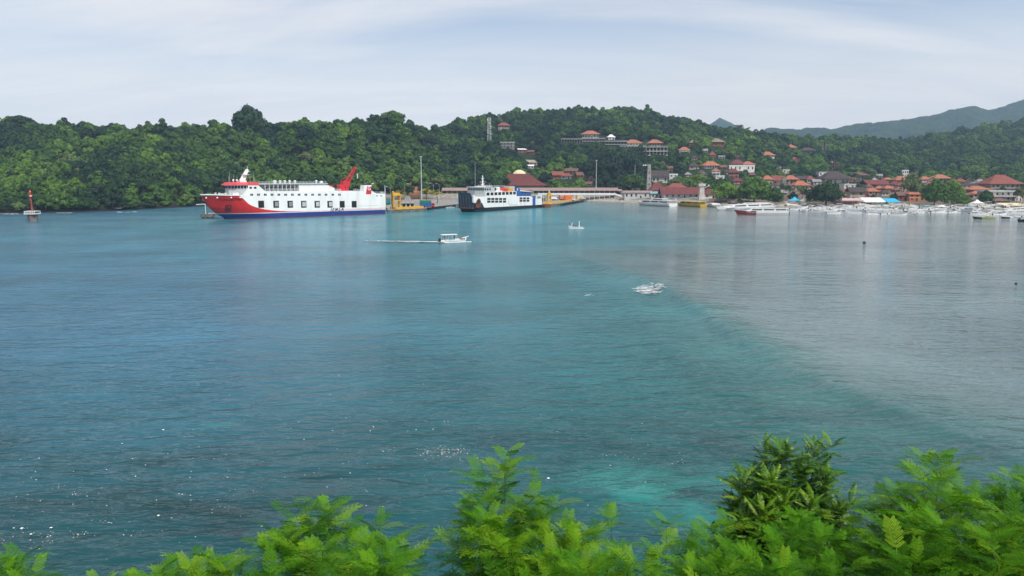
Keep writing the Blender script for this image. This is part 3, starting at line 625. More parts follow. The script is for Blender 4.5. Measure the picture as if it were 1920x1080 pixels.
def ferry_small():
    F = Frame((871, 398), (1016, 389), 6.5); B = 6.5; q = lambda *a: F.near(*a)
    t = thing('car_ferry', 'smaller white and navy car ferry with its dark bow ramp raised, orange lifeboats on top', 'ferry', F.S, F.th)
    xs = lambda z: float(np.interp(z, [-1, 0, 2.6, 9.7], [6.0, 5.2, 2.2, 1.6]))
    hb = lambda x, z, e: B*(0.80 + 0.20*min(1, e/9))
    xw, zw = q(900, 388.5); x_end = F.L
    ztop = lambda x: float(np.interp(x, [-5, 8, 74, 76, 80, 90], [9.75, 9.6, 8.3, 8.2, 6.4, 6.2]))
    def levels(e):
        x = e+3; zb_ = float(np.interp(x, [-4, 88], [2.6, 1.9])); zn = 5.6 if x < 11.5 else zb_+.06
        return [-1, zb_, zn, ztop(x)]
    es = [0, 1, 2.5, 4, 6, 8, 10, 12, 13.5, 13.6, 20, 30, 40, 50, 60, 70, 78, 79, 82, 96]
    hull_grid('hull', t, es, levels, xs, hb, [BLACK, NAVY, HULLW], aft=F.L, nsub=2, cap=DECK)
    mb = MB(); w0, w1 = 4.9, 5.0                                                # end wall of the bow with the raised ramp on it
    mb.poly([(2.15, -B*.8, 2.6), (2.15, B*.8, 2.6), (1.57, B*.8, 9.7), (1.57, -B*.8, 9.7)], NAVY); mb.poly([(5.9, -B*.8, -1), (5.9, B*.8, -1), (2.1, B*.8, 2.6), (2.1, -B*.8, 2.6)], BLACK); mb.build('bow_wall', t)
    mb = MB(); v = [(-4.2, -w0, 2.9), (-4.2, w1, 2.9), (-5.4, w1-.4, 11.2), (-5.5, 3.4, 11.9), (-5.5, -3.4, 11.9), (-5.4, -w0+.4, 11.2)]
    v = [(x+6, y, z) for x, y, z in v]; mb.add(v + [(x-.7, y, z) for x, y, z in v], [(0, 1, 2, 3, 4, 5), (11, 10, 9, 8, 7, 6), (0, 6, 7, 1), (1, 7, 8, 2), (2, 8, 9, 3), (3, 9, 10, 4), (4, 10, 11, 5), (5, 11, 6, 0)], mat('ramp_navy', (.03, .05, .085), .6, .3, .3, .4))
    for y in (-3.2, -1.2, 1.0, 3.2): mb.beam((1.0, y, 3.2), (-.1, y*.95, 10.5), .3, mat('ramp_rib', (.10, .085, .085), .7, .2, .3, .5), n=4)
    mb.box(.3, 2.0, -B*.8-.3, B*.8+.3, 2.2, 3.0, RUST); mb.build('bow_ramp', t)
    for y in (-5.3, 5.9):
        MB().box(1.4, 2.8, y-.5, y+.5, 6.0, 10.5, HULLW).build('ramp_post', t)
    # rounded rusty doorway and the swan-shaped mark
    x, z = q(896.5, 380); mb = MB(); pts = [(x-2.6, 2.75), (x+3.2, 2.75), (x+3.2, 6.2), (x+2.2, 8.0), (x+.4, 8.4), (x-1.4, 7.0), (x-2.4, 5.4)]
    mb.side(pts, -B-.06, -B+.1, RUST); d = mb.build('side_door', t); MB().side([(x-1, 5.2), (x+1.6, 5.2), (x+1.8, 7), (x+.4, 7.6), (x-.8, 6.6)], -B-.1, -B-.05, BLACK).build('opening', d)
    # bridge house
    bx0, bx1 = q(907, 360)[0], q(923, 360)[0]
    mb = MB(); mb.prism([(bx0+1, -B+.3), (bx0, 0), (bx0+1, B-.3), (bx1, B-.3), (bx1, -B+.3)], 9.6, 15.0, LGREY); bh = mb.build('bridge', t)
    mb = MB(); mb.prism([(bx0+.2, -B), (bx0-.9, 0), (bx0+.2, B), (bx1+.5, B), (bx1+.5, -B)], 15.0, 15.3, WHITE); mb.build('bridge_roof', bh)
    for k in range(9):
        y = -B+.9 + k*(2*B-1.8)/8
        xx = bx0 + abs(y)/(B-.3)*1.0; MB().box(xx-.1, xx+.05, y-.45, y+.45, 13.2, 14.4, GLASS).build('window', bh)
    for k in range(3):
        x = bx0+1.6 + k*(bx1-bx0-2)/3; MB().box(x, x+1.6, -B+.24, -B+.35, 13.1, 14.3, GLASS).build('window', bh)
    mb = MB(); railing(mb, [(4, -B+.9, 9.7), (bx0, -B+.3, 9.7)], 1.0, WHITE, 6, .06); mb.build('railing', t)
    mb = MB(); mx = q(905, 350, 0)[0]; mb.box(bx0+1, mx+2, -1, 1, 15.2, 15.9, LGREY); mb.beam((mx, 0, 15.2), (mx, 0, 22.3), .55, WHITE, r2=.3); mb.box(mx-1.8, mx+1.8, -.1, .1, 20.2, 20.4, WHITE); mb.box(mx-.15, mx+.15, -2.2, 2.2, 18.2, 18.4, WHITE); mb.beam((mx-2, 0, 16.6), (mx+2.4, 0, 17.0), .2, WHITE); mb.build('mast', t)
    for x, h in ((bx0+1.5, 2), (bx0+4, 3.5), (bx0+6, 2.4), (bx0+14, 2.2)): MB().beam((x, -2, 15.3), (x, -2, 15.3+h), .06, WHITE, n=5).build('antenna', t)
    mb = MB(); railing(mb, [(bx0+1, -B+.4, 15.3), (bx1, -B+.4, 15.3)], 1.0, WHITE, 8, .06); mb.build('railing', t)
    # passenger deck, windows in a row, and the upper white side
    px0, px1 = q(911, 362)[0], q(968.5, 362)[0]
    mb = MB(); mb.box(px0, px1, -B+.003, B-.003, 8.2, 12.0, HULLW); pd = mb.build('passenger_deck', t)
    for k in range(8):
        x = px0+.8 + k*(px1-px0-.6)/8; MB().box(x, x+3.4, -B-.05, -B+.06, 9.9, 11.75, OPEN).build('window', pd)
    for k in range(5):
        x, z = q(916.6 + 7.35*k, 375.6)
        o = MB().box(x-1.9, x+1.9, -B-.05, -B+.06, z-1.5, z+1.5, OPEN).build('window', t); MB().box(x-1.9, x+1.9, -B-.08, -B-.03, z-.16, z+.16, WHITE).build('sash', o)
    for k in range(3):
        x, z = q(976.8 + 6.5*k, 374.2)
        o = MB().box(x-1.9, x+1.9, -B-.05, -B+.06, z-1.45, z+1.45, OPEN).build('window', t); MB().box(x-1.9, x+1.9, -B-.08, -B-.03, z-.15, z+.15, WHITE).build('sash', o)
    # funnel casing, blue aft house with its white canopy
    f0, f1 = q(957, 350)[0], q(966.5, 350)[0]; mb = MB(); mb.box(f0, f1, -B+.6, -.4, 12.0, 15.3, LGREY); mb.box(f0, f1, .4, B-.6, 12.0, 15.3, LGREY); mb.build('funnel', t)
    a0, a1 = q(968.6, 362)[0], q(997, 362)[0]
    mb = MB(); mb.side([(a0, 8.5), (a0, 14.3), (a0+3.2, 14.3), (a0+6.5, 11.6), (a0+6.5, 8.5)], -B+.02, B-.02, MIDBLUE); mb.box(a0+6.5, a1, -B+.4, B-.4, 8.3, 10.9, MIDBLUE); ah = mb.build('aft_house', t)
    for k in range(4):
        x = a0+8.0 + k*(a1-a0-8)/4; MB().box(x, x+2.6, -B+.34, -B+.46, 9.3, 10.6, mat('blue_pane', (.05, .10, .22), .3)).build('window', ah)
    mb = MB(); mb.side([(a0+4.0, 12.0), (a0+5, 12.5), (a1+2, 11.2), (a1+2, 10.9)], -B-.2, B+.2, SHEETW); mb.build('canopy', t)
    x, z = q(970, 355); MB().box(x-.6, x+.9, -B-.04, -B+.05, z-.8, z+.8, mat('pale_panel', (.5, .6, .7), .5)).build('panel', ah)
    mb = MB(); railing(mb, [(a1, -B+.3, 8.3), (x_end-9, -B+.3, 7.0)], 1, WHITE, 4, .07); mb.build('railing', t)
    # lifeboats and roof clutter
    for (pa, m_, lab) in ((947.5, mat('lifeboat_red', (.70, .05, .03), .45), 'red orange lifeboat'), (957, mat('lifeboat_amber', (.75, .33, .05), .45), 'amber lifeboat')):
        x, z = q(pa, 356); l = 4.2 if pa > 950 else 5.2
        mb = MB(); mb.side([(x-l, z), (x-l*.8, z-1.0), (x+l*.8, z-1.0), (x+l, z), (x+l*.8, z+.9), (x-l*.5, z+1.3)], -B+.2, -B+2.4, m_); mb.build('lifeboat', t, label=lab)
    mb = MB(); x = q(931, 355)[0]; mb.box(x-5, x+1.5, -B+.8, B-.8, 12, 14.9, LGREY); mb.box(x-1, x+.6, -B+.7, -B+.81, 12.3, 14.5, OPEN); mb.lathe([(1.3, 12), (1.5, 13), (1.5, 14.6), (.9, 15)], WHITE, 10, (x+4.6, -B+2)); mb.side([(x-1, 12), (x+6, 12), (x+9.5, 12.3), (x+3, 13.0), (x-1, 12.7)], -B+.1, -B+1.4, SHEETW); mb.build('deck_house', t)
    mb = MB(); x = q(940, 347)[0]; mb.box(x-10, x+12, -2, 3, 15.4, 15.8, DECK); 
    for k in range(5): mb.beam((x-9+5*k, 0, 12), (x-9+5*k, 0, 15.5), .12, DECK)
    mb.build('sun_roof', t)
    # stern: blue block and white gate frame
    s0, s1 = q(998.5, 375)[0], q(1004, 375)[0]
    mb = MB(); mb.box(s0, s1, -B-.04, B, 1.95, 8.25, MIDBLUE); mb.build('stern_block', t)
    g0, g1 = q(1005.5, 375)[0], q(1015.6, 375)[0]; mb = MB()
    mb.box(g0, g0+1.2, -B-.03, -B+.6, 5.5, 8.6, HULLW); mb.box(g1-1.2, g1, -B-.03, -B+.6, 5.5, 8.6, HULLW); mb.box(g0+1.2, g1-1.2, -B-.03, -B+.6, 7.9, 8.6, HULLW); mb.box(g0+1.2, g1-1.2, -B+.2, -B+.4, 5.5, 7.9, DECK); mb.build('stern_gate', t)
    # faded swirl mark and small illegible letters on the side
    x, z = q(957, 380); mb = MB(); pale = mat('faded_grey_mark', (.48, .52, .56), .6)
    for k in range(9):
        a_, b_ = R(150+22*k), R(150+22*(k+1)); mb.poly([(x+2.2*math.cos(a_), -B-.05, z+1.4*math.sin(a_)), (x+2.7*math.cos(a_), -B-.05, z+1.8*math.sin(a_)), (x+2.7*math.cos(b_), -B-.05, z+1.8*math.sin(b_)), (x+2.2*math.cos(b_), -B-.05, z+1.4*math.sin(b_))], pale)
    for k in range(6): mb.box(x+2.2+1.25*k, x+3.0+1.25*k, -B-.05, -B-.01, z-2.0, z-1.3, pale)
    mb.box(x-2.8, x-2.4, -B-.05, -B-.01, z-.5, z+2.6, pale); mb.build('side_mark', t)
    for px in (944.5, 977):
        x, z = q(px, 384); MB().box(x-.15, x+.15, -B-.04, -B+.01, 2.2, 5.6, mat('grey_streak', (.4, .4, .4), .7)).build('drain_stain', t)
ferry_small()
# ---------------------------------------------------------------- houses
KEEP = []                                            # (px0, px1, row0, row1, Y): what the photograph shows clear of trees
FOOT = []                                            # (x, y, r) ground that is built on
def keep(px0, px1, r0, r1, Y, f=.66): KEEP.append((px0, px1, r0, r1, Y, f))
def hip_roof(mb, w, d, z, h, m, ov=0.9, ridge=0.35, curve=0.25, th=0.25):
    a, b = w/2+ov, d/2+ov; rl = w*ridge/2
    rings = [(a, b, 0), (a, b, th), (a-(a-rl)*.45, b-b*.45, th+h*(.45-curve*.28)), (rl, 0.02, h)]
    v = []
    for x, y, k in rings: v += [(-x, -y, z+k), (x, -y, z+k), (x, y, z+k), (-x, y, z+k)]
    f = [(0, 3, 2, 1)]
    for r in range(3):
        for k in range(4): f.append((r*4+k, r*4+(k+1) % 4, (r+1)*4+(k+1) % 4, (r+1)*4+k))
    mb.add(v, f, m)
    mb.box(-rl-.2, rl+.2, -.18, .18, z+h-.12, z+h+.22, m)
def gable_roof(mb, w, d, z, h, m, ov=0.8, th=0.25):
    a, b = w/2+ov, d/2+ov
    mb.add([(-a, -b, z-.15), (a, -b, z-.15), (a, 0, z+h), (-a, 0, z+h), (a, b, z-.15), (-a, b, z-.15),
            (-a, -b, z-.15+th), (a, -b, z-.15+th), (a, 0, z+h+th), (-a, 0, z+h+th), (a, b, z-.15+th), (-a, b, z-.15+th)],
           [(6, 7, 8, 9), (9, 8, 10, 11), (1, 0, 3, 2), (2, 3, 5, 4), (0, 1, 7, 6), (4, 5, 11, 10), (1, 2, 8, 7), (2, 4, 10, 8), (3, 0, 6, 9), (5, 3, 9, 11)], m)
HOUSE_N = [0]
def house(label, px, base, w, eave, top, roof, rm, wm, storeys=1, rot=0.0, deep=0.8, cat='house', name='house', nwin=None, group='houses of the harbour village', balcony=False, lift=0.0, ov=None, gy=None):
    P = ground(px, base, lift) if gy is None else at(px, base, gy)
    s = P.y/FPX*1.0; W_ = w*s; wh = (base-eave)*s; rh = max(0.5, (eave-top)*s); ov = W_*0.09 if ov is None else ov
    w_ = W_-2*ov if roof in ('hip', 'gable', 'pyr') else W_; d_ = max(4.5, w_*deep)
    P = Vector((P.x, P.y + d_/2, P.z)); HOUSE_N[0] += 1
    t = thing(name, label, cat, P, R(rot), group)
    mb = MB(); mb.box(-w_/2, w_/2, -d_/2, d_/2, -5.0, wh, wm)
    if storeys > 1:
        for k in range(1, storeys): z = wh*k/storeys; mb.box(-w_/2-.12, w_/2+.12, -d_/2-.12, d_/2+.12, z-.12, z+.14, LGREY)
    wall = mb.build('wall', t)
    mb = MB()
    if roof == 'hip': hip_roof(mb, w_, d_, wh, rh, rm, ov)
    elif roof == 'pyr': hip_roof(mb, w_, d_, wh, rh, rm, ov, ridge=0.05, curve=.35)
    elif roof == 'gable': gable_roof(mb, w_, d_, wh, rh, rm, ov)
    elif roof == 'gablef':
        gable_roof(mb, d_, w_, wh, rh, rm, 0.6); mb.v = [(-y, x, z) for x, y, z in mb.v]
        MB().add([(-w_/2, -d_/2+.05, wh), (w_/2, -d_/2+.05, wh), (0, -d_/2+.05, wh+rh*w_/(w_+1.2))], [(0, 1, 2)], wm).build('gable_wall', t)
    elif roof == 'shed':
        a, b = w_/2+.5, d_/2+.8; mb.side([(-b, wh), (b, wh+rh), (b, wh+rh+.2), (-b, wh+.2)], -a, a, rm); mb.v = [(y, x, z) for x, y, z in mb.v]; mb.f = [f[::-1] for f in mb.f]
    else:
        mb.box(-w_/2-.25, w_/2+.25, -d_/2-.25, d_/2+.25, wh, wh+.3, rm); 
        if rh > 0.6:
            for a in ((-w_/2-.25, w_/2+.25, -d_/2-.25, -d_/2), (-w_/2-.25, w_/2+.25, d_/2, d_/2+.25), (-w_/2-.25, -w_/2, -d_/2, d_/2), (w_/2, w_/2+.25, -d_/2, d_/2)): mb.box(*a, wh+.3, wh+.9, rm)
    mb.build('roof', t)
    n = nwin or max(2, min(6, int(w_/3.6))); sh = wh/storeys
    for q in range(storeys):
        for k in range(n):
            if q == 0 and k == n//2 and sh > 2.2 and storeys < 4:
                x = -w_/2 + (k+.5)*w_/n; zt__ = min(2.2, sh*.85)
                MB().box(x-.6, x+.6, -d_/2-.06, -d_/2+.05, 0.05, zt__, OPEN).build('door', t); continue
            x = -w_/2 + (k+.5)*w_/n; ww = min(1.3, w_/n*.62)/2; z0, z1 = q*sh+sh*.32, q*sh+sh*.82
            MB().box(x-ww, x+ww, -d_/2-.06, -d_/2+.05, z0, z1, OPEN if (k+q+HOUSE_N[0]) % 3 else GLASS).build('window', t)
        if w_ > 5: MB().box(w_/2-.05, w_/2+.06, -.7, .7, q*sh+sh*.32, q*sh+sh*.82, OPEN).build('window', t)
    if balcony:
        mb = MB(); z = wh*(storeys-1)/storeys; mb.box(-w_/2, w_/2, -d_/2-1.5, -d_/2-.13, z-.1, z+.1, LGREY); railing(mb, [(-w_/2, -d_/2-1.4, z+.1), (w_/2, -d_/2-1.4, z+.1)], 1.0, WHITE, 8, .06); mb.build('balcony', t)
    keep(px-w/2, px+w/2, top, base, P.y-d_/2); FOOT.append((P.x, P.y, max(w_, d_)*.62+1))
    return t
H = house
# hill above the harbour
H('hill house with red water tank roof beside the lattice tower, high in the woods', 944, 245, 26, 236, 230, 'hip', TILER, PLASTERB, 2, 8)
H('grey three storey house on the slope right below the lattice tower', 951, 283, 24, 268, 263, 'flat', LGREY, STONE, 3, -10, cat='house')
H('small brown hut with white sheet roof right of the grey slope house', 979, 287, 16, 281, 278.5, 'shed', SHEETW, BRICK, 1, 5)
H('small brick hut with a tin roof on the path above the maroon hall', 996, 290, 14, 285, 282, 'gable', TILEB, BRICK, 1, -15)
H('long beige sheet roofed hut lying up the slope over the white hut', 997, 309, 17, 305, 300, 'shed', PLASTERB, PLASTERB, 1, 25)
H('little white hut under the beige sheet roof on the slope', 995, 316, 11, 312, 309.5, 'shed', SHEETW, PLASTERW, 1, 0, nwin=2)
H('largest orange roofed villa on the grey terraces, highest on the hill', 1108, 259, 38, 252, 245, 'hip', TILEO, PLASTER, 1, -4, nwin=6)
H('white roofed pavilion right of the highest orange villa', 1146, 262, 15, 257.5, 252.5, 'hip', SHEETW, LGREY, 1, 10)
H('orange roofed villa in the middle of the hillside terraces', 1188, 275, 34, 269, 262, 'hip', TILEO, PLASTER, 1, 3, nwin=5)
H('orange roofed villa at the right end of the hillside terraces', 1229, 275, 30, 269, 262, 'hip', TILEO, PLASTERB, 1, 3, nwin=5)
def terrace(label, px0, px1, r0, r1, m, lift=0, storeys=1, cols=8):
    px = (px0+px1)/2; P = ground(px, r1); s = P.y/FPX; w = (px1-px0)*s; h = (r1-r0)*s
    t = thing('terrace_building', label, 'terrace', (P.x, P.y+4, P.z), 0, 'grey terraces of the hillside hotel')
    mb = MB(); mb.box(-w/2, w/2, 0, 9, -6, h, m); mb.build('wall', t)
    for q in range(storeys):
        z = h*(q+1)/storeys; mb = MB(); mb.box(-w/2-.4, w/2+.4, -1.6, 0.0, z-.45, z-.05, LGREY); mb.build('ledge', t)
        for k in range(cols):
            x = -w/2+(k+.5)*w/cols; z0, z1 = h*q/storeys+.4, h*(q+1)/storeys-.7
            if z1 > z0+.5: MB().box(x-w/cols*.32, x+w/cols*.32, -.06, .05, z0, z1, OPEN).build('window', t)
    mb = MB(); railing(mb, [(-w/2, -1.4, h), (w/2, -1.4, h)], 1.0, LGREY, cols*2, .07); mb.build('railing', t)
    keep(px0, px1, r0-1, r1, P.y, .42); FOOT.append((P.x, P.y+8, w*.5))
terrace('long grey terrace wall left of the highest orange villa', 1049, 1092, 261, 271, STONE, cols=9)
terrace('grey terrace with dark openings right under the highest orange villa', 1093, 1134, 260, 269, STONE, storeys=2, cols=8)
terrace('jumbled grey terrace between the highest and the middle orange villa', 1136, 1176, 265, 276, DCONC, storeys=2, cols=7)
terrace('long pale grey terrace under the middle orange villa', 1162, 1212, 274, 279, PLASTER, cols=9)
terrace('tall beige terraced block under the right end orange villa', 1206, 1252, 276, 299, PLASTERB, storeys=3, cols=7)
# cluster of old roofs over the covered walkway
H('low maroon roofed house left in the cluster above the walkway', 1045, 336, 24, 329, 322, 'gable', TILER, BRICK, 1, 12)
H('brown roofed house at the top of the cluster above the walkway', 1072, 326, 26, 321, 316, 'gable', TILEB, PLASTERB, 1, -8)
H('red roofed house with white eaves in the cluster above the walkway', 1063, 336, 24, 331, 325, 'hip', TILER, PLASTER, 1, -14)
H('tiny dark red roofed house right in the cluster above the walkway', 1086, 333, 16, 329, 323, 'gable', TILEB, BRICK, 1, 20)
H('small hut with an orange gable near the tall pole behind the walkway', 1110, 343, 13, 337, 331, 'gablef', TILEO, PLASTERB, 1, 10, nwin=2)
H('small brown gabled shed left of the tall pole just over the walkway', 1104, 348, 14, 345, 341, 'gable', TILEB, PLASTERB, 1, -10)
# houses above the terminal and up the right of the hill
H('dark roofed house with pale gable ends right of the tall grey tower', 1238, 344, 34, 332, 321, 'gable', TILED, PLASTER, 1, -6)
H('white flat roofed house right behind the dark roofed house', 1262, 338, 16, 328, 325.5, 'flat', SHEETW, LGREY, 2, 5)
H('grey tin roofed house below the white flat roofed one', 1270, 345, 18, 339, 334, 'shed', LGREY, PLASTERB, 1, -5)
H('small brown cottage left of the wide orange roof with a little turret', 1301, 318, 22, 312, 306, 'hip', TILED, PLASTERB, 1, 5)
H('wide orange roofed house with a dark shaded veranda', 1334, 316, 34, 311, 302.5, 'hip', TILEO, PLASTERW, 1, 4, nwin=6)
H('small white house with an orange cap roof below the wide orange roof', 1343, 329, 18, 321, 316, 'pyr', TILEO, PLASTERW, 2, -6, balcony=True)
H('white flat roofed shed right below the small orange capped house', 1350, 335, 16, 331, 329.5, 'flat', SHEETW, PLASTERW, 1, 0)
H('orange roofed white house by itself left on the upper slope', 1284, 287, 23, 282, 276, 'hip', TILEO, PLASTERW, 2, -5, balcony=True)
H('grey thatched pavilion, the smaller of two on the upper slope', 1299, 275, 15, 268, 262, 'pyr', THATCH, BRICK, 1, 0)
H('large grey thatched pavilion high on the slope below the ridge', 1345, 275, 28, 267, 260, 'hip', THATCH, BRICK, 1, 6)
H('little red roofed shrine house between the thatched pavilions and the white villa', 1336, 297, 14, 291, 284, 'pyr', TILER, BRICK, 1, 10)
H('maroon roofed house with a roof turret behind the white villa', 1384, 311, 30, 308, 300, 'hip', TILEM, PLASTERB, 1, 4)
H('brown turret house on the top of the maroon roofed house', 1384, 300, 11, 296, 291, 'pyr', TILED, BRICK, 1, 0, nwin=2)
H('long white villa with flat terrace above the leafy trees', 1390, 321, 48, 311.5, 310, 'flat', WHITE, PLASTERW, 1, 3, nwin=6, ov=0)
H('orange roofed wing of the white villa', 1404, 313, 25, 309, 303, 'hip', TILEO, PLASTERW, 1, 3, gy=None)
H('dim brown brick house under the left end of the white villa', 1377, 333, 22, 324, 317, 'hip', TILEM, BRICK, 2, -8)
H('pinkish red roof among the leaves under the white villa', 1384, 345, 22, 340, 334, 'hip', TILEM, PINKW, 1, 3)
H('orange roofed house with a lower side roof alone in the mid slope trees', 1441, 296, 26, 291.5, 284.5, 'hip', TILEO, PLASTERW, 1, 8)
H('topmost orange pyramid roof under the ridge, with a finial', 1485, 281, 22, 277, 270.5, 'pyr', TILEO, PLASTERB, 1, 0)
H('grey low shrine hall right of the topmost orange roof', 1516, 288, 30, 283, 277, 'hip', TILED, STONE, 1, 0)
H('small grey block house in the trees right of the white villa', 1473, 325, 14, 319, 317, 'flat', LGREY, PLASTER, 1, 10)
# village roofs, back rows
H('orange roofed house at the left end of the village roofs', 1440, 345, 22, 337, 329.5, 'hip', TILEO, PLASTERB, 1, 6)
H('red orange gabled house second in the row of village roofs', 1459, 346, 21, 339, 330, 'gable', TILER, PINKW, 1, -10)
H('orange hipped house third in the row of village roofs', 1485, 345, 27, 337, 329, 'hip', TILEO, BRICK, 1, -4)
H('bright orange roofed house between the stone temple and the big dark tree', 1503, 357, 32, 348, 339, 'hip', TILEO, PLASTERB, 1, 3)
H('dark grey roofed house wedged behind the bright orange roof', 1505, 341, 22, 336, 331, 'gable', TILED, PLASTERB, 1, 5)
H('small red roofed house left of the great dark roof', 1520, 344, 15, 337, 330, 'hip', TILER, PLASTER, 1, -5)
H('low pale wall house with grey roof left under the great dark roof', 1532, 347, 18, 341, 337, 'gable', TILEG, PLASTER, 1, 0)
H('white two storey house left behind the great dark roof', 1546, 337, 20, 324, 322, 'flat', LGREY, PLASTERW, 2, -4)
H('great dark hipped roof hall with pale columns behind the big tree', 1569, 348, 54, 336, 321, 'hip', TILED, PLASTER, 1, 0, nwin=6, cat='hall', name='village_hall')
H('brown roofed grey house right of the great dark roof', 1614, 336, 34, 329, 323, 'hip', TILEB, STONE, 1, -4)
H('grey plastered house in the gap right of the big dark tree', 1592, 360, 22, 347, 343, 'flat', LGREY, PLASTER, 2, 4)
H('white gabled house with slanting roof in the village back row', 1642, 343, 20, 340, 331, 'gablef', TILEM, PLASTERW, 1, -12)
H('long maroon roofed house in the middle of the village', 1645, 352, 44, 346, 338, 'gable', TILEM, BRICK, 1, 3)
H('orange hipped roof behind the long maroon roof', 1691, 343, 28, 338, 330.5, 'hip', TILEO, PLASTERB, 1, 4)
H('pale orange roof left next to the white lookout house', 1666, 342, 18, 337, 333, 'hip', TILEO, PLASTERB, 1, -6)
H('white lookout house with open top floor above the orange roofs', 1697, 332, 12, 320.5, 319.5, 'flat', WHITE, PLASTERW, 2, 0, nwin=3)
H('white and orange roofed house left of the leafy green tree top', 1737, 342, 22, 337, 331, 'hip', TILEO, PLASTERW, 1, 5)
H('wide orange roof standing over the leafy green tree top', 1767, 341, 34, 335, 327.5, 'hip', TILEO, PLASTERB, 1, 2)
H('small rusty red roof right behind the leafy green tree', 1803, 346, 20, 341, 335, 'hip', TILER, PLASTERB, 1, -8)
H('low grey tiled house left of the great red pavilion', 1842, 352, 28, 345, 336, 'hip', TILEG, PLASTER, 1, 4)
H('small orange roof peeping over left of the great red pavilion', 1859, 345, 20, 339, 333, 'pyr', TILEO, PLASTERB, 1, 0)
# village front rows
H('dark roofed two storey house with pale end wall right of the big dark tree', 1608, 376, 32, 360, 352, 'gable', TILED, PLASTERB, 2, -6)
H('orange roofed house behind the white awning', 1637, 366, 25, 359.5, 352.5, 'hip', TILEO, PINKW, 1, 4)
H('orange roof pair, left one, over the blue awning', 1650, 358, 16, 354, 348.5, 'hip', TILEO, PINKW, 1, -4)
H('orange roof pair, right one, over the blue awning', 1667, 359, 20, 354, 348, 'hip', TILEO, BRICK, 2, 5)
H('pinkish house with a red roof by the bare brown tree', 1691, 357, 20, 348, 342, 'hip', TILER, PINKW, 2, 0)
H('orange walled two storey warung in front of the bare brown tree', 1718, 377, 30, 365, 361, 'shed', TILEO, mat('orange_wall', (.50, .17, .05), .9, .2, .25, .4), 2, 5, cat='shop', name='shop')
H('brown shack under the bare brown tree beside the orange shop', 1694, 377, 24, 367, 361, 'gable', TILEB, BRICK, 1, -4)
H('wide flat orange roof in front of the great red pavilion', 1838, 364, 46, 356, 349.5, 'hip', TILEO, BRICK, 1, 3)
H('lower orange roofed porch below the wide flat orange roof', 1834, 371, 24, 364, 358, 'hip', TILEO, PLASTERB, 1, 0)
H('great red roofed pavilion at the right, the largest roof of the village', 1885, 362, 64, 345.5, 328.5, 'hip', TILER, PLASTERB, 2, -3, balcony=True, cat='pavilion', name='pavilion')
H('grey concrete house with dark windows under the great red pavilion', 1880, 378, 50, 360, 357, 'flat', LGREY, CONC, 2, -2, balcony=True)
H('brown tiled house in front of the grey concrete house', 1877, 384, 32, 377.5, 372, 'hip', TILEB, STONE, 1, 4)
H('dark maroon roof at the right edge below the great red pavilion', 1913, 368, 22, 362, 353, 'hip', TILEM, BRICK, 1, 0)
H('dark brown roofed shack behind the small trees right of the leafy green tree', 1806, 372, 34, 366, 360, 'hip', TILEB, BRICK, 1, 2)
# the smaller roofs packed between them
CW = {'o': (TILEO, 'orange'), 'r': (TILER, 'red'), 'm': (TILEM, 'maroon'), 'b': (TILEB, 'brown'), 'd': (TILED, 'dark'), 'g': (TILEG, 'grey'), 'w': (LGREY, 'pale flat')}
def vzone(px):
    for lim, s_ in ((1300, 'over the terminal roofs'), (1420, 'below the white villa'), (1470, 'at the left end of the village'), (1530, 'around the stone temple'), (1600, 'around the great dark roof'), (1640, 'right of the big dark tree'), (1690, 'over the white and blue awnings'), (1730, 'by the bare olive brown tree'), (1780, 'behind the dense beach tree'), (1850, 'left of the great red pavilion'), (2000, 'by the great red pavilion')):
        if px < lim: return s_
FILL = [(1427, 352, 15, 'b'), (1439, 358, 16, 'm'), (1450, 352, 14, 'd'), (1470, 349, 16, 'o'), (1494, 350, 14, 'b'), (1516, 354, 15, 'd'), (1531, 356, 16, 'b'), (1529, 342, 13, 'o'), (1586, 338, 14, 'g'), (1598, 341, 15, 'b'), (1612, 347, 18, 'd'), (1627, 347, 14, 'r'), (1630, 355, 15, 'b'), (1657, 357, 14, 'd'), (1680, 351, 18, 'm'), (1703, 348, 16, 'o'), (1681, 361, 14, 'b'),
        (1714, 351, 14, 'd'), (1722, 343, 16, 'm'), (1752, 344, 18, 'b'), (1745, 352, 16, 'o'), (1787, 351, 18, 'b'), (1814, 353, 18, 'd'), (1822, 345, 16, 'o'), (1820, 362, 16, 'm'), (1853, 369, 16, 'b'), (1862, 355, 14, 'd'), (1907, 377, 20, 'b'), (1603, 363, 14, 'r'), (1585, 366, 18, 'b'), (1579, 356, 16, 'g'), (1622, 372, 14, 'm'), (1659, 367, 16, 'd'), (1470, 366, 14, 'g'), (1510, 366, 18, 'd'), (1447, 366, 16, 'b'),
        (1790, 343, 12, 'o'), (1650, 334, 12, 'g'), (1600, 331, 13, 'd'), (1712, 334, 13, 'b'), (1290, 332, 14, 'g'), (1357, 318, 13, 'b'), (1365, 327, 14, 'd'), (1318, 328, 13, 'b'), (1302, 300, 12, 'd'), (1322, 287, 12, 'g'), (1412, 333, 15, 'b'), (1425, 340, 14, 'r'), (1353, 297, 12, 'w'), (1256, 320, 13, 'b'), (1459, 318, 12, 'w'), (1492, 303, 12, 'o')]
for k, (px, base, w, c) in enumerate(FILL):
    rm, word = CW[c]; kind = ('hip', 'gable', 'hip', 'gablef')[k % 4] if c != 'w' else 'flat'; wm = (PLASTERB, BRICK, PLASTER, STONE, PINKW)[k % 5]
    lab = 'small %s %s house packed in %s' % (word, {'hip': 'hip roofed', 'gable': 'ridge roofed', 'gablef': 'gable fronted', 'flat': 'roofed'}[kind], vzone(px))
    house(lab, px, base, w, base-w*.30, base-w*.62, kind, rm, wm, 1, (k*37 % 50)-25, group=lab)
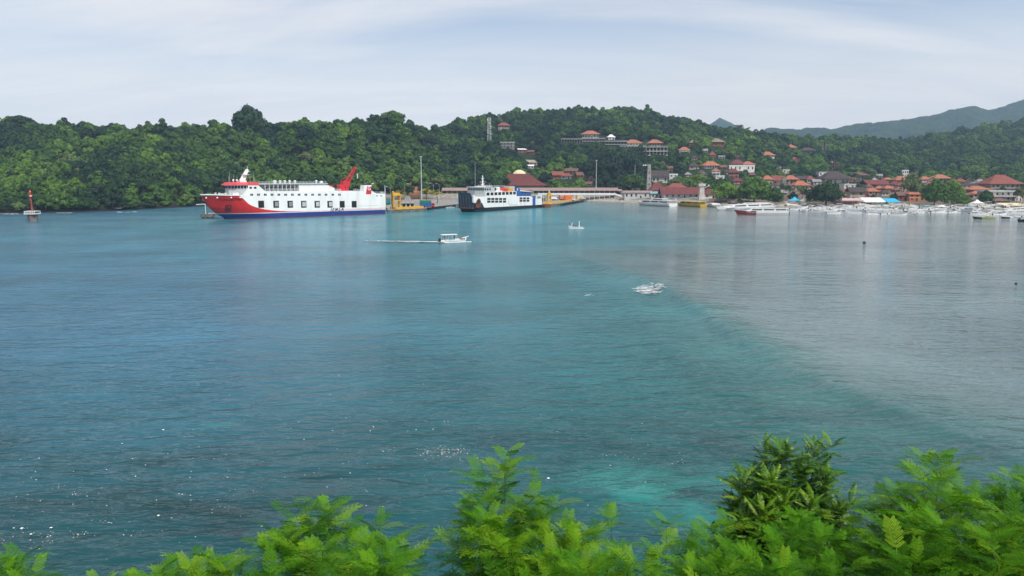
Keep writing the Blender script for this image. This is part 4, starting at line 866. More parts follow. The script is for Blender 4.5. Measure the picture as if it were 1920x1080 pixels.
# shore front near the terminal
H('low house with maroon roof and blue shutters at the right end of the terminal', 1331, 372, 28, 365, 354, 'hip', TILEM, PLASTERW, 1, 3)
G = 'port buildings along the landing'
H('red tiled terminal wing right of the tall grey tower', 1233, 363, 34, 357, 343, 'hip', TILEM, PLASTER, 1, 8, group=G, cat='terminal', name='terminal_building')
H('orange red upper roof of the terminal behind the long maroon roof', 1270, 357, 44, 352, 342, 'hip', TILER, PLASTER, 1, 0, group=G, cat='terminal', name='terminal_building', lift=1)
H('long maroon roofed terminal hall behind the yellow boat', 1278, 371, 80, 364, 352, 'gable', TILEM, PLASTERW, 1, 0, deep=.3, group=G, cat='terminal', name='terminal_building', nwin=6)
H('low grey shop with pale roof left of the teal roofed shop', 1197, 372, 52, 362, 358.5, 'shed', PINKR, LGREY, 1, 0, deep=.3, group=G, cat='shop', name='shop', nwin=6)
H('teal roofed shop behind the white catamaran', 1238, 372, 34, 363.5, 360, 'shed', TEALR, PLASTER, 1, 0, deep=.3, group=G, cat='shop', name='shop', nwin=5)
H('small white shop with signboard between the teal shop and the maroon hall', 1263, 372, 15, 364, 361, 'flat', SHEETW, PLASTERW, 1, 0, group=G, cat='shop', name='shop', nwin=3)
# ---------------------------------------------------------------- the stone temple and odd structures of the village
def temple():
    P = ground(1472, 362); s = P.y/FPX
    t = thing('temple', 'pale carved stone temple with stepped tiers left of the bright orange roof', 'temple', (P.x, P.y+5, P.z))
    k = 1.0; mb = MB(); mb.box(-7, 7, -4, 4, -4, 4.5, STONE); mb.box(-7.6, 7.6, -4.5, 4.5, 4.5, 5.0, PLASTERB); mb.build('wall', t)
    for (x, w, h) in ((-4.5, 2.2, 9), (0, 3.2, 13), (4.6, 2.2, 9.5)):
        mb = MB(); z = 5.0; ww = w; n = 4
        for q in range(n):
            dz = (h-5)/n; mb.box(x-ww*.75, x+ww*.75, -ww*.7, ww*.7, z, z+dz*.55, PLASTERB); mb.box(x-ww, x+ww, -ww*.9, ww*.9, z+dz*.55, z+dz, STONE); z += dz; ww *= .78
        mb.lathe([(ww*.7, z), (.15, z+1.2)], STONE, 6, (x, 0)); mb.build('tier_tower', t)
    MB().box(-1.1, 1.1, -4.08, -3.9, 0, 3.2, OPEN).build('door', t)
    for x in (-4.5, 4.5): MB().box(x-.8, x+.8, -4.08, -3.9, 1.5, 3.4, OPEN).build('window', t)
    keep(1456, 1488, 338, 362, P.y); FOOT.append((P.x, P.y+5, 9))
temple()
def stair_tower():
    P = ground(1566, 322); s = P.y/FPX
    t = thing('open_tower', 'unfinished red brown open frame tower house behind the great dark roof', 'tower', (P.x, P.y+5, P.z), R(8))
    hh = 13*s*1.25
    for k in range(4):
        z = hh*k/3.0; mb = MB(); mb.box(-5.2, 5.2, -4.2, 4.2, z-.2, z+.2, BRICK); mb.build('floor_slab', t)
    for x in (-4.8, -1.6, 1.6, 4.8):
        for y in (-3.8, 3.8): MB().box(x-.3, x+.3, y-.3, y+.3, -5, hh, BRICK).build('column', t)
    mb = MB(); mb.box(-2, 4, .5, 3.5, .2, hh-.3, mat('dim_brick', (.12, .07, .06), .9)); mb.build('core_wall', t)
    MB().lathe([(.9, hh), (.9, hh+1.6), (.2, hh+1.9)], STEEL, 10, (-2.5, 0)).build('water_tank', t)
    keep(1554, 1579, 300, 322, P.y); FOOT.append((P.x, P.y+5, 7))
stair_tower()
for px, lab in ((1542, 'left of two slim temple gate spires beside the grey shrine hall'), (1548, 'right of two slim temple gate spires beside the grey shrine hall')):
    P = ground(px, 284); t = thing('gate_spire', lab, 'spire', P, 0, 'pair of temple gate spires')
    mb = MB(); z = 0; w = 1.6
    for k in range(6): mb.box(-w, w, -w, w, z, z+1.3, STONE); mb.box(-w*.75, w*.75, -w*.75, w*.75, z+1.3, z+1.9, DCONC); z += 1.9; w *= .8
    mb.build('tiers', t); MB().lathe([(w, z), (.1, z+2.2)], STONE, 6).build('finial', t)
    keep(px-3, px+3, 262, 284, P.y)
def awning(label, px, base, w, r_hi, r_lo, m, wm=PINKW, name='awning', cat='awning', deep=9, posts=6):
    """a lean-to cloth or sheet roof on posts over a stall front"""
    P = ground(px, base); s = P.y/FPX; W_ = w*s; z0 = (base-r_lo)*s; z1 = (base-r_hi)*s
    t = thing(name, label, cat, P, 0, 'awnings along the beach front')
    mb = MB(); a = W_/2; mb.side([(0, z0), (deep, z1), (deep, z1+.12), (0, z0+.12)], -a, a, m); mb.v = [(y, x, z) for x, y, z in mb.v]; mb.f = [f[::-1] for f in mb.f]
    for k in range(int(W_/1.0)):
        x = -a + (k+.5)*W_/int(W_/1.0); mb.box(x-.35, x+.35, -.02, .0, z0-.45-.1*(k % 2), z0+.02, m)
    mb.build('cloth', t)
    for k in range(posts):
        x = -a+.3+k*(W_-.6)/(posts-1); MB().beam((x, .3, -3), (x, .3, z0), .1, STEEL, n=5).build('post', t)
    mb = MB(); mb.box(-a+.4, a-.4, deep*.7, deep*.7+.3, -3, z0*.98, wm); mb.build('back_wall', t)
    keep(px-w/2, px+w/2, r_hi, base, P.y); FOOT.append((P.x, P.y+deep/2, W_*.5))
awning('long faded pink awning right of the big dark tree', 1593, 385, 52, 373, 376.5, mat('pale_pink_canvas', (.62, .42, .40), .8, .2, .15, .5))
awning('big white awning over a beach stall', 1641, 384, 40, 371.5, 378.5, SHEETW, BRICK)
awning('blue striped awning right beside the white one', 1676, 384, 25, 373, 379, SKYB, BRICK)
awning('cream sun sail at the right edge over the green lawn', 1902, 391, 40, 382, 385.5, CREAM, PLASTERB)
awning('low grey stall roof right of the terminal hall', 1355, 381, 26, 374.5, 377, PINKR, BRICK)
def tent(label, px, base, w, top, m, n=4):
    P = ground(px, base); s = P.y/FPX; a = w*s/2; h = (base-top)*s; t = thing('tent', label, 'tent', P, 0, 'tents on the beach')
    mb = MB(); ev = h*.52; v = [(-a, -a*.8, ev), (a, -a*.8, ev), (a, a*.8, ev), (-a, a*.8, ev), (0, 0, h)]
    mid = [(-a*.4, -a*.32, ev+(h-ev)*.42), (a*.4, -a*.32, ev+(h-ev)*.42), (a*.4, a*.32, ev+(h-ev)*.42), (-a*.4, a*.32, ev+(h-ev)*.42)]
    v = v[:4] + mid + [(0, 0, h)]; mb.add(v, [(0, 1, 5, 4), (1, 2, 6, 5), (2, 3, 7, 6), (3, 0, 4, 7), (4, 5, 8), (5, 6, 8), (6, 7, 8), (7, 4, 8), (3, 2, 1, 0)], m); mb.build('canopy', t)
    for x, y in ((-a, -a*.8), (a, -a*.8), (a, a*.8), (-a, a*.8)): MB().beam((x*.97, y*.97, -2), (x*.97, y*.97, ev), .1, STEEL, n=5).build('pole', t)
    keep(px-w/2, px+w/2, top, base, P.y)
tent('bright blue tent on the beach left of the big dark tree', 1489, 384, 22, 369, SKYB)
tent('small white tent right beside the blue tent', 1506, 383, 11, 370.5, SHEETW)
tent('white peaked beach tent left of the green lawn', 1831, 389, 20, 374, SHEETW)
tent('white low marquee behind the beached boats', 1765, 391, 22, 384, SHEETW)
# ---------------------------------------------------------------- harbour: terminal hall, covered walkway, quays
def maroon_hall():
    P = at(985, 370, 735); s = P.y/FPX
    t = thing('departure_hall', 'departure hall with a sweeping maroon roof and cream cap behind the smaller ferry', 'hall', (P.x, P.y+12, 1.5), 0, G)
    ze, zr = 11.5, 22.6; mb = MB(); mb.box(-18, 18, -11, 11, 0, ze+.3, PLASTER); mb.build('wall', t)
    rings = [(-20.5, 21.5, 13, ze), (-19.5, 16, 10, ze+2.8), (-18.5, 9.5, 7, ze+6.8), (-17, 4.5, 4.6, zr)]
    v = []
    for x0, x1, y, z in rings: v += [(x0, -y, z), (x1, -y, z), (x1, y, z), (x0, y, z)]
    f = [(3, 2, 1, 0), (12, 13, 14, 15)] + [(r*4+k, r*4+(k+1) % 4, r*4+4+(k+1) % 4, r*4+4+k) for r in range(3) for k in range(4)]
    mb = MB(); mb.add(v, f, TILEM); mb.build('roof', t)
    mb = MB(); mb.lathe([(6.4, zr), (5.4, zr+1.6), (3.2, zr+3.0), (1.2, zr+3.7)], CREAM, 14, (-5.6, 0)); mb.v = [(x, y*.62, z) for x, y, z in mb.v]; mb.build('roof_cap', t)
    for k in range(8): MB().box(-16+4.3*k, -13.6+4.3*k, -11.08, -10.9, 5.5, 9.0, OPEN).build('window', t)
    keep(942, 1026, 321, 372, P.y-2); FOOT.append((P.x, P.y+12, 22))
maroon_hall()
def walkway():
    Y = 690; s = Y/FPX; x0 = at(1000, 360, Y).x; x1 = at(1152, 360, Y).x; x9 = at(829, 360, Y).x
    t = thing('covered_walkway', 'long raised boarding walkway with a faded pink roof running along the landing', 'walkway', (x0, Y, 1.6), 0, G)
    w = x1-x0; wl = x9-x0
    g = 1.6
    mb = MB(); mb.side([(-3.6, 9.0-g), (0, 11.4-g), (3.6, 9.0-g), (3.6, 9.2-g), (0, 11.65-g), (-3.6, 9.2-g)], wl, w+3, PINKR); mb.v = [(y, x, z) for x, y, z in mb.v]; mb.f = [f[::-1] for f in mb.f]; mb.build('roof', t)
    mb = MB(); mb.box(wl, w, -2.6, 2.6, 4.9-g, 5.4-g, LGREY); mb.build('deck', t)
    mb = MB(); mb.box(0+4, w, -2.75, -2.6, 5.4-g, 6.9-g, SHEETW); mb.build('parapet', t)
    mb = MB(); mb.box(wl, 4, -2.75, -2.6, 5.4-g, 6.5-g, mat('dull_yellow_panel', (.50, .44, .22), .7, .2, .2, .4)); mb.build('parapet', t)
    mb = MB(); mb.box(wl, w, 2.4, 2.6, 5.4-g, 8.6-g, mat('gallery_back', (.22, .21, .21), .9, .2, .3, .3)); mb.build('back_wall', t)
    n = 34
    for k in range(n+1):
        x = wl + (w-wl)*k/n; MB().box(x-.22, x+.22, -2.55, -2.2, -2, 9.2-g, PLASTER).build('post', t)
    # flight of steps down at the right, under four stepped roofs
    xs_ = at(1178, 371, Y).x - x0
    mb = MB(); mb.side([(w, 5.4-g), (w, 6.9-g), (xs_, 1.4-g+1.0), (xs_, 1.4-g)], -2.75, -2.6, SHEETW); mb.build('stair_parapet', t)
    mb = MB()
    for k in range(12): a = w+(xs_-w)*k/12; b = w+(xs_-w)*(k+1)/12; mb.box(a, b, -2.55, 2.55, -1, (5.3-g)*(1-k/12), CONC)
    mb.build('steps', t)
    for k in range(4):
        a = w+3+k*3.0; z = 8.6-g-1.55*k; mb = MB(); mb.side([(-3.4, z), (0, z+1.5), (3.4, z), (3.4, z+.2), (0, z+1.75), (-3.4, z+.2)], a-1.2, a+3.6, PINKR); mb.v = [(y, x, zz) for x, y, zz in mb.v]; mb.f = [f[::-1] for f in mb.f]; mb.build('stair_roof', t)
        MB().box(a+3.0, a+3.3, -2.6, -2.3, -2, z+.2, PLASTER).build('post', t)
    keep(829, 1182, 349, 372, Y-3)
    FOOT.extend([(x9+k*9, Y, 7) for k in range(19)])
walkway()
def quay(name, label, pts, z, skirt=None, kerb=None):
    t = thing(name, label, 'quay', (pts[0].x, pts[0].y, 0)); o = pts[0]
    out = [(p.x-o.x, p.y-o.y) for p in pts]
    mb = MB(); mb.prism(out, -3, z, DCONC, top=CONC); mb.build('deck', t)
    return t, out
def quays():
    t, o = quay('quay', 'concrete quay with tyre fenders and yellow kerb between the two ferries', [sea(727, 398.8), sea(799, 395.6), sea(801, 394.0), sea(853, 387.6), sea(866, 386), at(905, 372, 690), at(742, 372, 690), sea(724, 390)], 1.75)
    mb = MB()
    for k in range(26):
        a, b = Vector((*o[2], 0)), Vector((*o[3], 0)); p = a.lerp(b, k/25); mb.box(p.x-.5, p.x+.5, p.y-.6, p.y-.1, -.5, 1.5, BLACK)
    tag(mb.build('tyre_fenders', t), kind='stuff')
    a, b = Vector((*o[0], 0)), Vector((*o[1], 0)); d = (b-a).normalized(); nrm = Vector((-d.y, d.x, 0)); mb = MB()
    p0 = a + d*7 + nrm*1.0; p1 = b - d*1.0 + nrm*1.0
    mb.poly([p0+Vector((0,0,1.75)), p1+Vector((0,0,1.75)), p1+Vector((0,0,3.1)), p0+Vector((0,0,3.1))], YELLOW); mb.poly([p0+Vector((0,0,3.1)), p1+Vector((0,0,3.1)), p1+nrm*2+Vector((0,0,3.1)), p0+nrm*2+Vector((0,0,3.1))], YELLOW); mb.poly([p0+nrm*2+Vector((0,0,1.75)), p0+Vector((0,0,1.75)), p0+Vector((0,0,3.1)), p0+nrm*2+Vector((0,0,3.1))], YELLOW); mb.poly([p1+Vector((0,0,1.75)), p1+nrm*2+Vector((0,0,1.75)), p1+nrm*2+Vector((0,0,3.1)), p1+Vector((0,0,3.1))], YELLOW); mb.build('yellow_kerb', t)
    t, o = quay('jetty', 'narrow concrete jetty on dark piles behind the stern of the smaller ferry', [sea(1021, 389.2), sea(1050, 386.6), sea(1062, 384.0), sea(1094, 378.6), at(1100, 374, 690), at(1040, 374, 690), sea(1012, 386)], 2.1)
    mb = MB(); mb.lathe([(3.1, -2), (3.2, 1.8), (2.8, 2.4), (2.0, 2.5)], RUST, 14, (1.4, 1.5)); mb.build('round_fender', t)
    mb = MB()
    for k in range(12):
        a, b = Vector((*o[1], 0)), Vector((*o[3], 0)); p = a.lerp(b, (k+.3)/12); mb.box(p.x-.7, p.x+.9, p.y-.7, p.y+.3, -1, 1.6, BLACK)
    tag(mb.build('tyre_fenders', t), kind='stuff')
    mb = MB(); a, b = Vector((*o[0], 0)), Vector((*o[3], 0)); d = (b-a).normalized(); nrm = Vector((-d.y, d.x, 0))
    p0, p1 = a+d*2+nrm*1.6, b-d*2+nrm*1.6; ez = Vector((0, 0, 1))
    for q, w_ in ((p0, 0),): mb.add([p0+ez*2.1, p1+ez*2.1, p1+ez*3.2, p0+ez*3.2, p0+nrm*.6+ez*2.1, p1+nrm*.6+ez*2.1, p1+nrm*.6+ez*3.2, p0+nrm*.6+ez*3.2], [(0, 1, 2, 3), (5, 4, 7, 6), (3, 2, 6, 7), (1, 5, 6, 2), (4, 0, 3, 7)], YELLOW)
    mb.build('yellow_kerb', t)
quays()
def gantry():
    P = at(743, 390.5, 478); t = thing('link_span_frame', 'tall yellow steel link span frame at the stern of the large ferry', 'gantry', (P.x, P.y, 1.75), R(35))
    for x in (-2.2, 2.2):
        for y in (-1.0, 1.0): MB().box(x-.32, x+.32, y-.32, y+.32, 0, 8.2, YELLOW).build('leg', t)
    mb = MB(); mb.box(-2.9, 2.9, -1.6, 1.6, 8.2, 9.2, YELLOW); mb.box(-2.4, 2.4, -.5, .5, 9.2, 10.0, YELLOW); mb.build('cross_head', t)
    mb = MB()
    for z in (2.4, 5.2): mb.box(-1.88, 1.88, -1.25, -.75, z-.18, z+.18, YELLOW); mb.box(-1.88, 1.88, .75, 1.25, z-.18, z+.18, YELLOW)
    tag(mb.build('brace', t)); MB().lathe([(.7, 9.95), (.7, 10.8), (.2, 11)], YELLOW, 8, (-2.0, 0)).build('pulley', t)
    P = at(1029.5, 383, 560); t = thing('link_span_frame', 'pointed yellow steel frame on the narrow jetty behind the smaller ferry', 'gantry', (P.x, P.y, 2.1), R(20))
    for x in (-1.5, 1.5):
        for y in (-.9, .9): MB().beam((x, y, 0), (x*.75, y*.7, 5.6), .3, YELLOW, n=4).build('leg', t)
    mb = MB(); mb.side([(-1.7, 5.6), (1.7, 5.6), (.9, 8.0), (-.9, 8.0)], -1.1, 1.1, YELLOW); mb.box(-.35, .35, -.3, .3, 8.0, 9.4, CREAM); mb.build('head', t)
    mb = MB(); mb.box(-1.3, 1.3, -.95, -.75, 2.2, 2.7, YELLOW); mb.box(-1.3, 1.3, -.95, -.8, 0, 1.4, YELLOW); mb.build('brace', t)
gantry()
def kiosk():
    P = at(765, 385.5, 505); t = thing('kiosk', 'white kiosk with a curved grey pyramid roof beside the yellow frame', 'kiosk', (P.x, P.y, 1.75), R(10))
    mb = MB(); mb.box(-4, 4, -3, 3, 0, 3.0, PLASTERW); mb.build('wall', t)
    mb = MB(); v = []
    for a, z in ((5.3, 2.7), (5.2, 2.9), (3.3, 3.9), (1.9, 5.6), (1.2, 7.4)): v += [(-a, -a*.75, z), (a, -a*.75, z), (a, a*.75, z), (-a, a*.75, z)]
    mb.add(v, [(3, 2, 1, 0), (16, 17, 18, 19)] + [(r*4+k, r*4+(k+1) % 4, r*4+4+(k+1) % 4, r*4+4+k) for r in range(4) for k in range(4)], TILEG); mb.build('roof', t)
    for x in (-2.7, 0, 2.6): MB().box(x-.95, x+.95, -3.07, -2.9, .5, 2.3, OPEN).build('window', t)
    MB().box(3.9, 4.07, -1.2, 1.2, .3, 2.4, OPEN).build('window', t)
    keep(748, 783, 366, 388, P.y)
kiosk()
def poles():
    def pole(label, px, base, top, Y, r, m, name='mast_pole', cat='pole', z0=None):
        B_ = at(px, base, Y); T = at(px, top, Y); z0 = B_.z if z0 is None else z0
        t = thing(name, label, cat, (B_.x, Y, z0)); h = T.z-z0
        MB().beam((0, 0, -3), (0, 0, h), r, m, r2=r*.55, n=8).build('shaft', t); MB().lathe([(r*2.4, 0), (r*2.4, .5), (r*1.4, .8)], CONC, 8).build('base', t)
        keep(px-1.5, px+1.5, top, base, Y); return t, h
    t, h = pole('very tall pale flood light mast on the quay', 790.6, 376, 293, 520, .42, LGREY); MB().box(-.9, .9, -.2, .2, h-.6, h, STEEL).build('lamp_bracket', t)
    t, h = pole('tall grey flood light mast behind the covered walkway', 1117.6, 352, 300, 715, .5, STEEL); MB().box(-1, 1, -.2, .2, h-.6, h, STEEL).build('lamp_bracket', t)
    pole('thin grey pole in front of the dark tree clump', 1190, 345, 309, 735, .35, STEEL)
    pole('short thick grey post close behind the stern of the large ferry', 722.6, 390, 348, 500, .5, LGREY, z0=1.5)
    pole('thin dark wire mast in the woods behind the small ferry', 891, 350, 303, 690, .22, STEEL)
    for px, base, top, Y, sgn, lab in ((732.5, 389, 353, 520, -1, 'curved arm street lamp left over the yellow frame'), (759.5, 383, 347.5, 540, 1, 'street lamp with a raised arm behind the grey kiosk'), (812.8, 378, 346, 575, -1, 'street lamp with left arm between the two yellow palms'), (824, 376, 347, 585, -1, 'curved white street lamp right of the two yellow palms')):
        B_ = at(px, base, Y); h = at(px, top, Y).z-1.75; t = thing('street_lamp', lab, 'street lamp', (B_.x, Y, 1.75), 0, 'street lamps on the quay')
        MB().beam((0, 0, -1), (0, 0, h), .13, STEEL, r2=.09, n=6).build('pole', t)
        MB().beam((0, 0, h), (1.1*sgn, 0, h+.9), .08, STEEL, n=5).beam((1.1*sgn, 0, h+.9), (2.0*sgn, 0, h+1.0), .08, STEEL, n=5).build('arm', t)
        MB().side([(1.7*sgn, h+.9), (2.9*sgn, h+.95), (2.9*sgn, h+1.12), (1.7*sgn, h+1.2)], -.22, .22, WHITE).build('lamp_head', t)
poles()
def lattice_tower():
    P = ground(917.5, 275); zt_ = at(917.5, 221, P.y).z; h = zt_-P.z
    t = thing('radio_tower', 'pale steel lattice radio tower with antennas rising from the wooded hill', 'radio tower', P)
    mb = MB(); w0, w1 = 2.3, 1.5
    for sx in (-1, 1):
        for sy in (-1, 1): MB().beam((sx*w0, sy*w0, -6), (sx*w1, sy*w1, h), .32, LGREY, n=4).build('leg', t)
    n = 11
    for k in range(n):
        a, b = k/n, (k+1)/n; wa, wb = w0+(w1-w0)*a, w0+(w1-w0)*b; za, zb_ = h*a, h*b
        for p, q in (((-1, -1), (1, -1)), ((1, -1), (1, 1)), ((1, 1), (-1, 1)), ((-1, 1), (-1, -1))):
            mb.beam((p[0]*wa, p[1]*wa, za), (q[0]*wb, q[1]*wb, zb_), .16, LGREY, n=4); mb.beam((q[0]*wa, q[1]*wa, za), (p[0]*wb, p[1]*wb, zb_), .16, LGREY, n=4); mb.beam((p[0]*wb, p[1]*wb, zb_), (q[0]*wb, q[1]*wb, zb_), .16, LGREY, n=4)
    mb.build('lattice', t)
    for z, x in ((h-1, -1.9), (h-1, 1.9), (h-5, 0), (h-9, 2.0)): MB().box(x-.3, x+.3, -2.3, -1.7, z-2, z, WHITE).build('panel_antenna', t)
    for z, x in ((h*.62, 1.5), (h*.45, -1.6), (h*.42, 1.8)): MB().lathe([(.2, z), (1.15, z+.25), (1.2, z+.6), (.3, z+.8)], WHITE, 10, (x, -2.4)).build('dish', t)
    keep(912, 923, 219, 268, P.y)
lattice_tower()
def stone_tower():
    P = ground(1216, 362); s = P.y/FPX; h = (362-311)*s
    t = thing('stone_tower', 'tall tapering grey stone tower with flood lights left of the terminal roofs', 'tower', (P.x, P.y, P.z))
    mb = MB(); w0, w1 = 8.8*s/2, 5.5*s/2; n = 9
    for k in range(n):
        a, b = k/n, (k+1)/n; wa = w0+(w1-w0)*a; wb = w0+(w1-w0)*b; v = []
        for w_, z in ((wa, h*a-(4 if k == 0 else 0)), (wb, h*b-.35), (wb*.86, h*b-.35), (wb*.86, h*b)): v += [(-w_, -w_, z), (w_, -w_, z), (w_, w_, z), (-w_, w_, z)]
        mb.add(v, [(12, 13, 14, 15)] + [(r*4+q, r*4+(q+1) % 4, r*4+4+(q+1) % 4, r*4+4+q) for r in range(3) for q in range(4)], mat('pale_grey_stone', (.40, .38, .35), .9, .2, 0, .4, col2=(.24, .23, .21)))
    mb.build('shaft', t); mb = MB(); mb.box(-5.5, 1.0, -.2, .2, h-.2, h+.25, STEEL); mb.build('lamp_arm', t)
    for x in (-5.2, -3.4, .6): MB().box(x-.5, x+.5, -.7, -.2, h-.5, h+.5, WHITE).build('flood_light', t)
    for k in range(4): MB().box(-.4, .4, -w0+(w0-w1)*(k+.6)/5-.12, -w0+(w0-w1)*(k+.6)/5+.3, h*(k+.45)/5, h*(k+.75)/5, OPEN).build('window', t)
    keep(1209, 1222, 308, 362, P.y)
    P = ground(1315, 374); s = P.y/FPX; h = (374-343)*s
    t = thing('monument', 'pale stone monument with flared foot and square head before the maroon terminal roof', 'monument', P)
    mb = MB(); v = []
    for w_, z in ((2.5, -2), (2.45, .3), (1.9, h*.35), (1.6, h*.78)): v += [(-w_, -w_, z), (w_, -w_, z), (w_, w_, z), (-w_, w_, z)]
    mb.add(v, [(r*4+q, r*4+(q+1) % 4, r*4+4+(q+1) % 4, r*4+4+q) for r in range(3) for q in range(4)], PLASTER); mb.build('shaft', t)
    MB().box(-2.6, 2.6, -2.2, 2.2, h*.78, h*.94, PLASTER).build('head', t); MB().lathe([(1.2, h*.94), (.9, h), (.2, h+.6)], STONE, 8).build('finial', t)
    mb = MB(); mb.beam((1.6, -1, h*.66), (5.2, -1, h*.80), .18, WHITE, n=5); mb.box(4.8, 5.6, -1.3, -.7, h*.78, h*.88, WHITE); mb.build('lamp_arm', t)
    keep(1307, 1324, 340, 374, P.y)
stone_tower()
# ---------------------------------------------------------------- vehicles on the quays
def truck(label, x, y, z, rz, bodym, cabm, l=9.0, h=3.2, tarp=None, w=2.5):
    t = thing('truck', label, 'truck', (x, y, z), rz, 'trucks on the quays')
    mb = MB(); mb.box(-l/2, l/2-2.2, -w/2, w/2, .95, .95+h, bodym); b = mb.build('cargo_body', t)
    if tarp:
        mb = MB(); mb.side([(-w/2-.06, .95+h*.55), (-w/2-.06, .95+h), (0, .95+h+.6), (w/2+.06, .95+h), (w/2+.06, .95+h*.55)], -l/2-.05, l/2-2.15, tarp); mb.v = [(yy, xx, zz) for xx, yy, zz in mb.v]; mb.f = [f[::-1] for f in mb.f]; mb.build('tarpaulin', t)
    mb = MB(); mb.v = []; mb.side([(l/2-2.1, .6), (l/2, .6), (l/2, 1.7), (l/2-.45, 2.7), (l/2-2.1, 2.8)], -w/2+.05, w/2-.05, cabm); cb = mb.build('cab', t)
    MB().side([(l/2-1.6, 1.75), (l/2-.25, 1.75), (l/2-.6, 2.55), (l/2-1.6, 2.55)], -w/2+.02, w/2-.02, GLASS).build('window', cb)
    mb = MB(); mb.box(-l/2, l/2-.1, -w/2+.5, w/2-.5, .55, .9, BLACK); mb.build('chassis', t)
    for xx in (-l/2+1.5, -l/2+2.8, l/2-1.2):
        for yy in (-w/2+.15, w/2-.15): MB().beam((xx, yy-.15, .5), (xx, yy+.15, .5), .5, BLACK, n=12).build('wheel', t)
    return t
p = at(801, 384, 500); truck('blue sided cargo truck under a green tarpaulin on the quay', p.x, p.y, 1.75, R(12), MIDBLUE, RED, 9.5, 3.2, GREEN)
p = at(731, 376, 545); truck('small teal box truck partly behind the yellow frame', p.x, p.y, 1.9, R(5), mat('teal_paint', (.02, .25, .22), .5, .3, .2, .5), WHITE, 7, 2.4)
p = at(1068, 375, 628); truck('orange box truck with white cab on the jetty', p.x, p.y, 2.1, R(20), ORANGE, WHITE, 8.5, 3.4)
p = at(1056, 374, 640); truck('faded orange tarped truck left of the brighter orange truck', p.x, p.y, 2.1, R(25), mat('faded_orange', (.55, .22, .13), .8, .2, .3, .5), DECK, 7, 3.0, mat('faded_orange_tarp', (.55, .25, .17), .8, .2, .2, .6))
p = at(1089, 374.5, 655); truck('cream cargo truck at the shore end of the jetty', p.x, p.y, 2.1, R(20), mat('cream_paint', (.62, .55, .42), .5, .3, .2, .5), CREAM, 7.5, 2.8)
p = at(1040, 374.5, 640); truck('white pickup truck beside the yellow jetty frame', p.x, p.y, 2.1, R(15), WHITE, WHITE, 6.5, 2.0)
def van(label, px, base, rz=0.0, m=WHITE):
    P = ground(px, base); t = thing('van', label, 'van', P, rz, 'parked vans on the rise by the dark trees')
    mb = MB(); mb.side([(-2.4, .4), (2.4, .4), (2.5, 1.2), (1.7, 1.35), (1.1, 2.3), (-2.3, 2.35), (-2.45, 1.3)], -.95, .95, m); b = mb.build('body', t)
    for s_ in (-1, 1): MB().side([(-2.0, 1.4), (1.25, 1.4), (.9, 2.1), (-2.0, 2.12)], s_*.9, s_*.98, GLASS).build('window', t)
    for x in (-1.5, 1.5):
        for y in (-.85, .85): MB().beam((x, y-.12, .36), (x, y+.12, .36), .36, BLACK, n=10).build('wheel', t)
    keep(px-6, px+6, base-7, base, P.y)
van('white van under the round tree, left of a pair', 1187, 358, R(70)); van('white van under the round tree, right of a pair', 1195.5, 358.5, R(15))
van('white van parked before the low shops by the steps', 1182, 369.5, R(10)); van('white van under the covered walkway near the steps', 1151, 367, R(0))
# ---------------------------------------------------------------- people waiting on the beach: small figures with head, torso, limbs
def person_mesh(pose, cloth, legs):
    mb = MB()
    k = 0.12 if pose else 0.0
    def limb(a, b, r, r2, m): mb.beam(a, b, r, m, r2=r2, n=6)
    limb((-.1, -k, 0.05), (-.1, 0, .48), .055, .075, SKIN); limb((.1, k, 0.05), (.1, 0, .48), .055, .075, SKIN)
    limb((-.1, 0, .46), (-.09, 0, .9), .08, .11, legs); limb((.1, 0, .46), (.09, 0, .9), .08, .11, legs)
    mb.lathe([(.17, .86), (.16, 1.0), (.2, 1.25), (.21, 1.4), (.08, 1.48), (.055, 1.52)], cloth, 8)
    limb((-.22, 0, 1.4), (-.27, -.05, 1.1), .055, .045, cloth); limb((-.27, -.05, 1.1), (-.25, -.2-k, .9), .04, .03, SKIN)
    limb((.22, 0, 1.4), (.27, -.02, 1.1), .055, .045, cloth); limb((.27, -.02, 1.1), (.25, -.12+k, .88), .04, .03, SKIN)
    mb.lathe([(.05, 1.5), (.085, 1.56), (.1, 1.64), (.085, 1.71), (.03, 1.75)], SKIN, 8); mb.lathe([(.1, 1.64), (.105, 1.68), (.09, 1.745), (.03, 1.775)], HAIR, 8, (0, .012))
    return mb.mesh('person')
PM = [person_mesh(i % 2, CLOTHS[i % 4], CLOTHS[(i+2) % 3]) for i in range(4)]
SHIRT = ['dark', 'red', 'blue', 'white']
def person(label, P, rz, i, group):
    o = link('person', PM[i]); o.location = P; o.rotation_euler = (0, 0, rz); return tag(o, label, 'person', group)
for k, px in enumerate((1098, 1103, 1107, 1112, 1118, 1121, 1126, 1131, 1137, 1140, 1143, 1146, 1150, 1154, 1157, 1163, 1168, 1172)):
    P = ground(px, 373.6 + (k % 3)*.7); i = (k*7) % 4
    person('standing person in a %s shirt waiting in the crowd on the beach below the walkway' % SHIRT[i], P, k*1.3, i, 'people waiting on the beach in %s shirts' % SHIRT[i])
person('person in dark clothes alone at the water line of the small beach', ground(1161.5, 377.4), 1.0, 0, None)
person('person in dark clothes standing on the corner of the quay by the large ferry', Vector((at(732.5, 391, 476).x, 476, 1.75)), 0.5, 0, None)
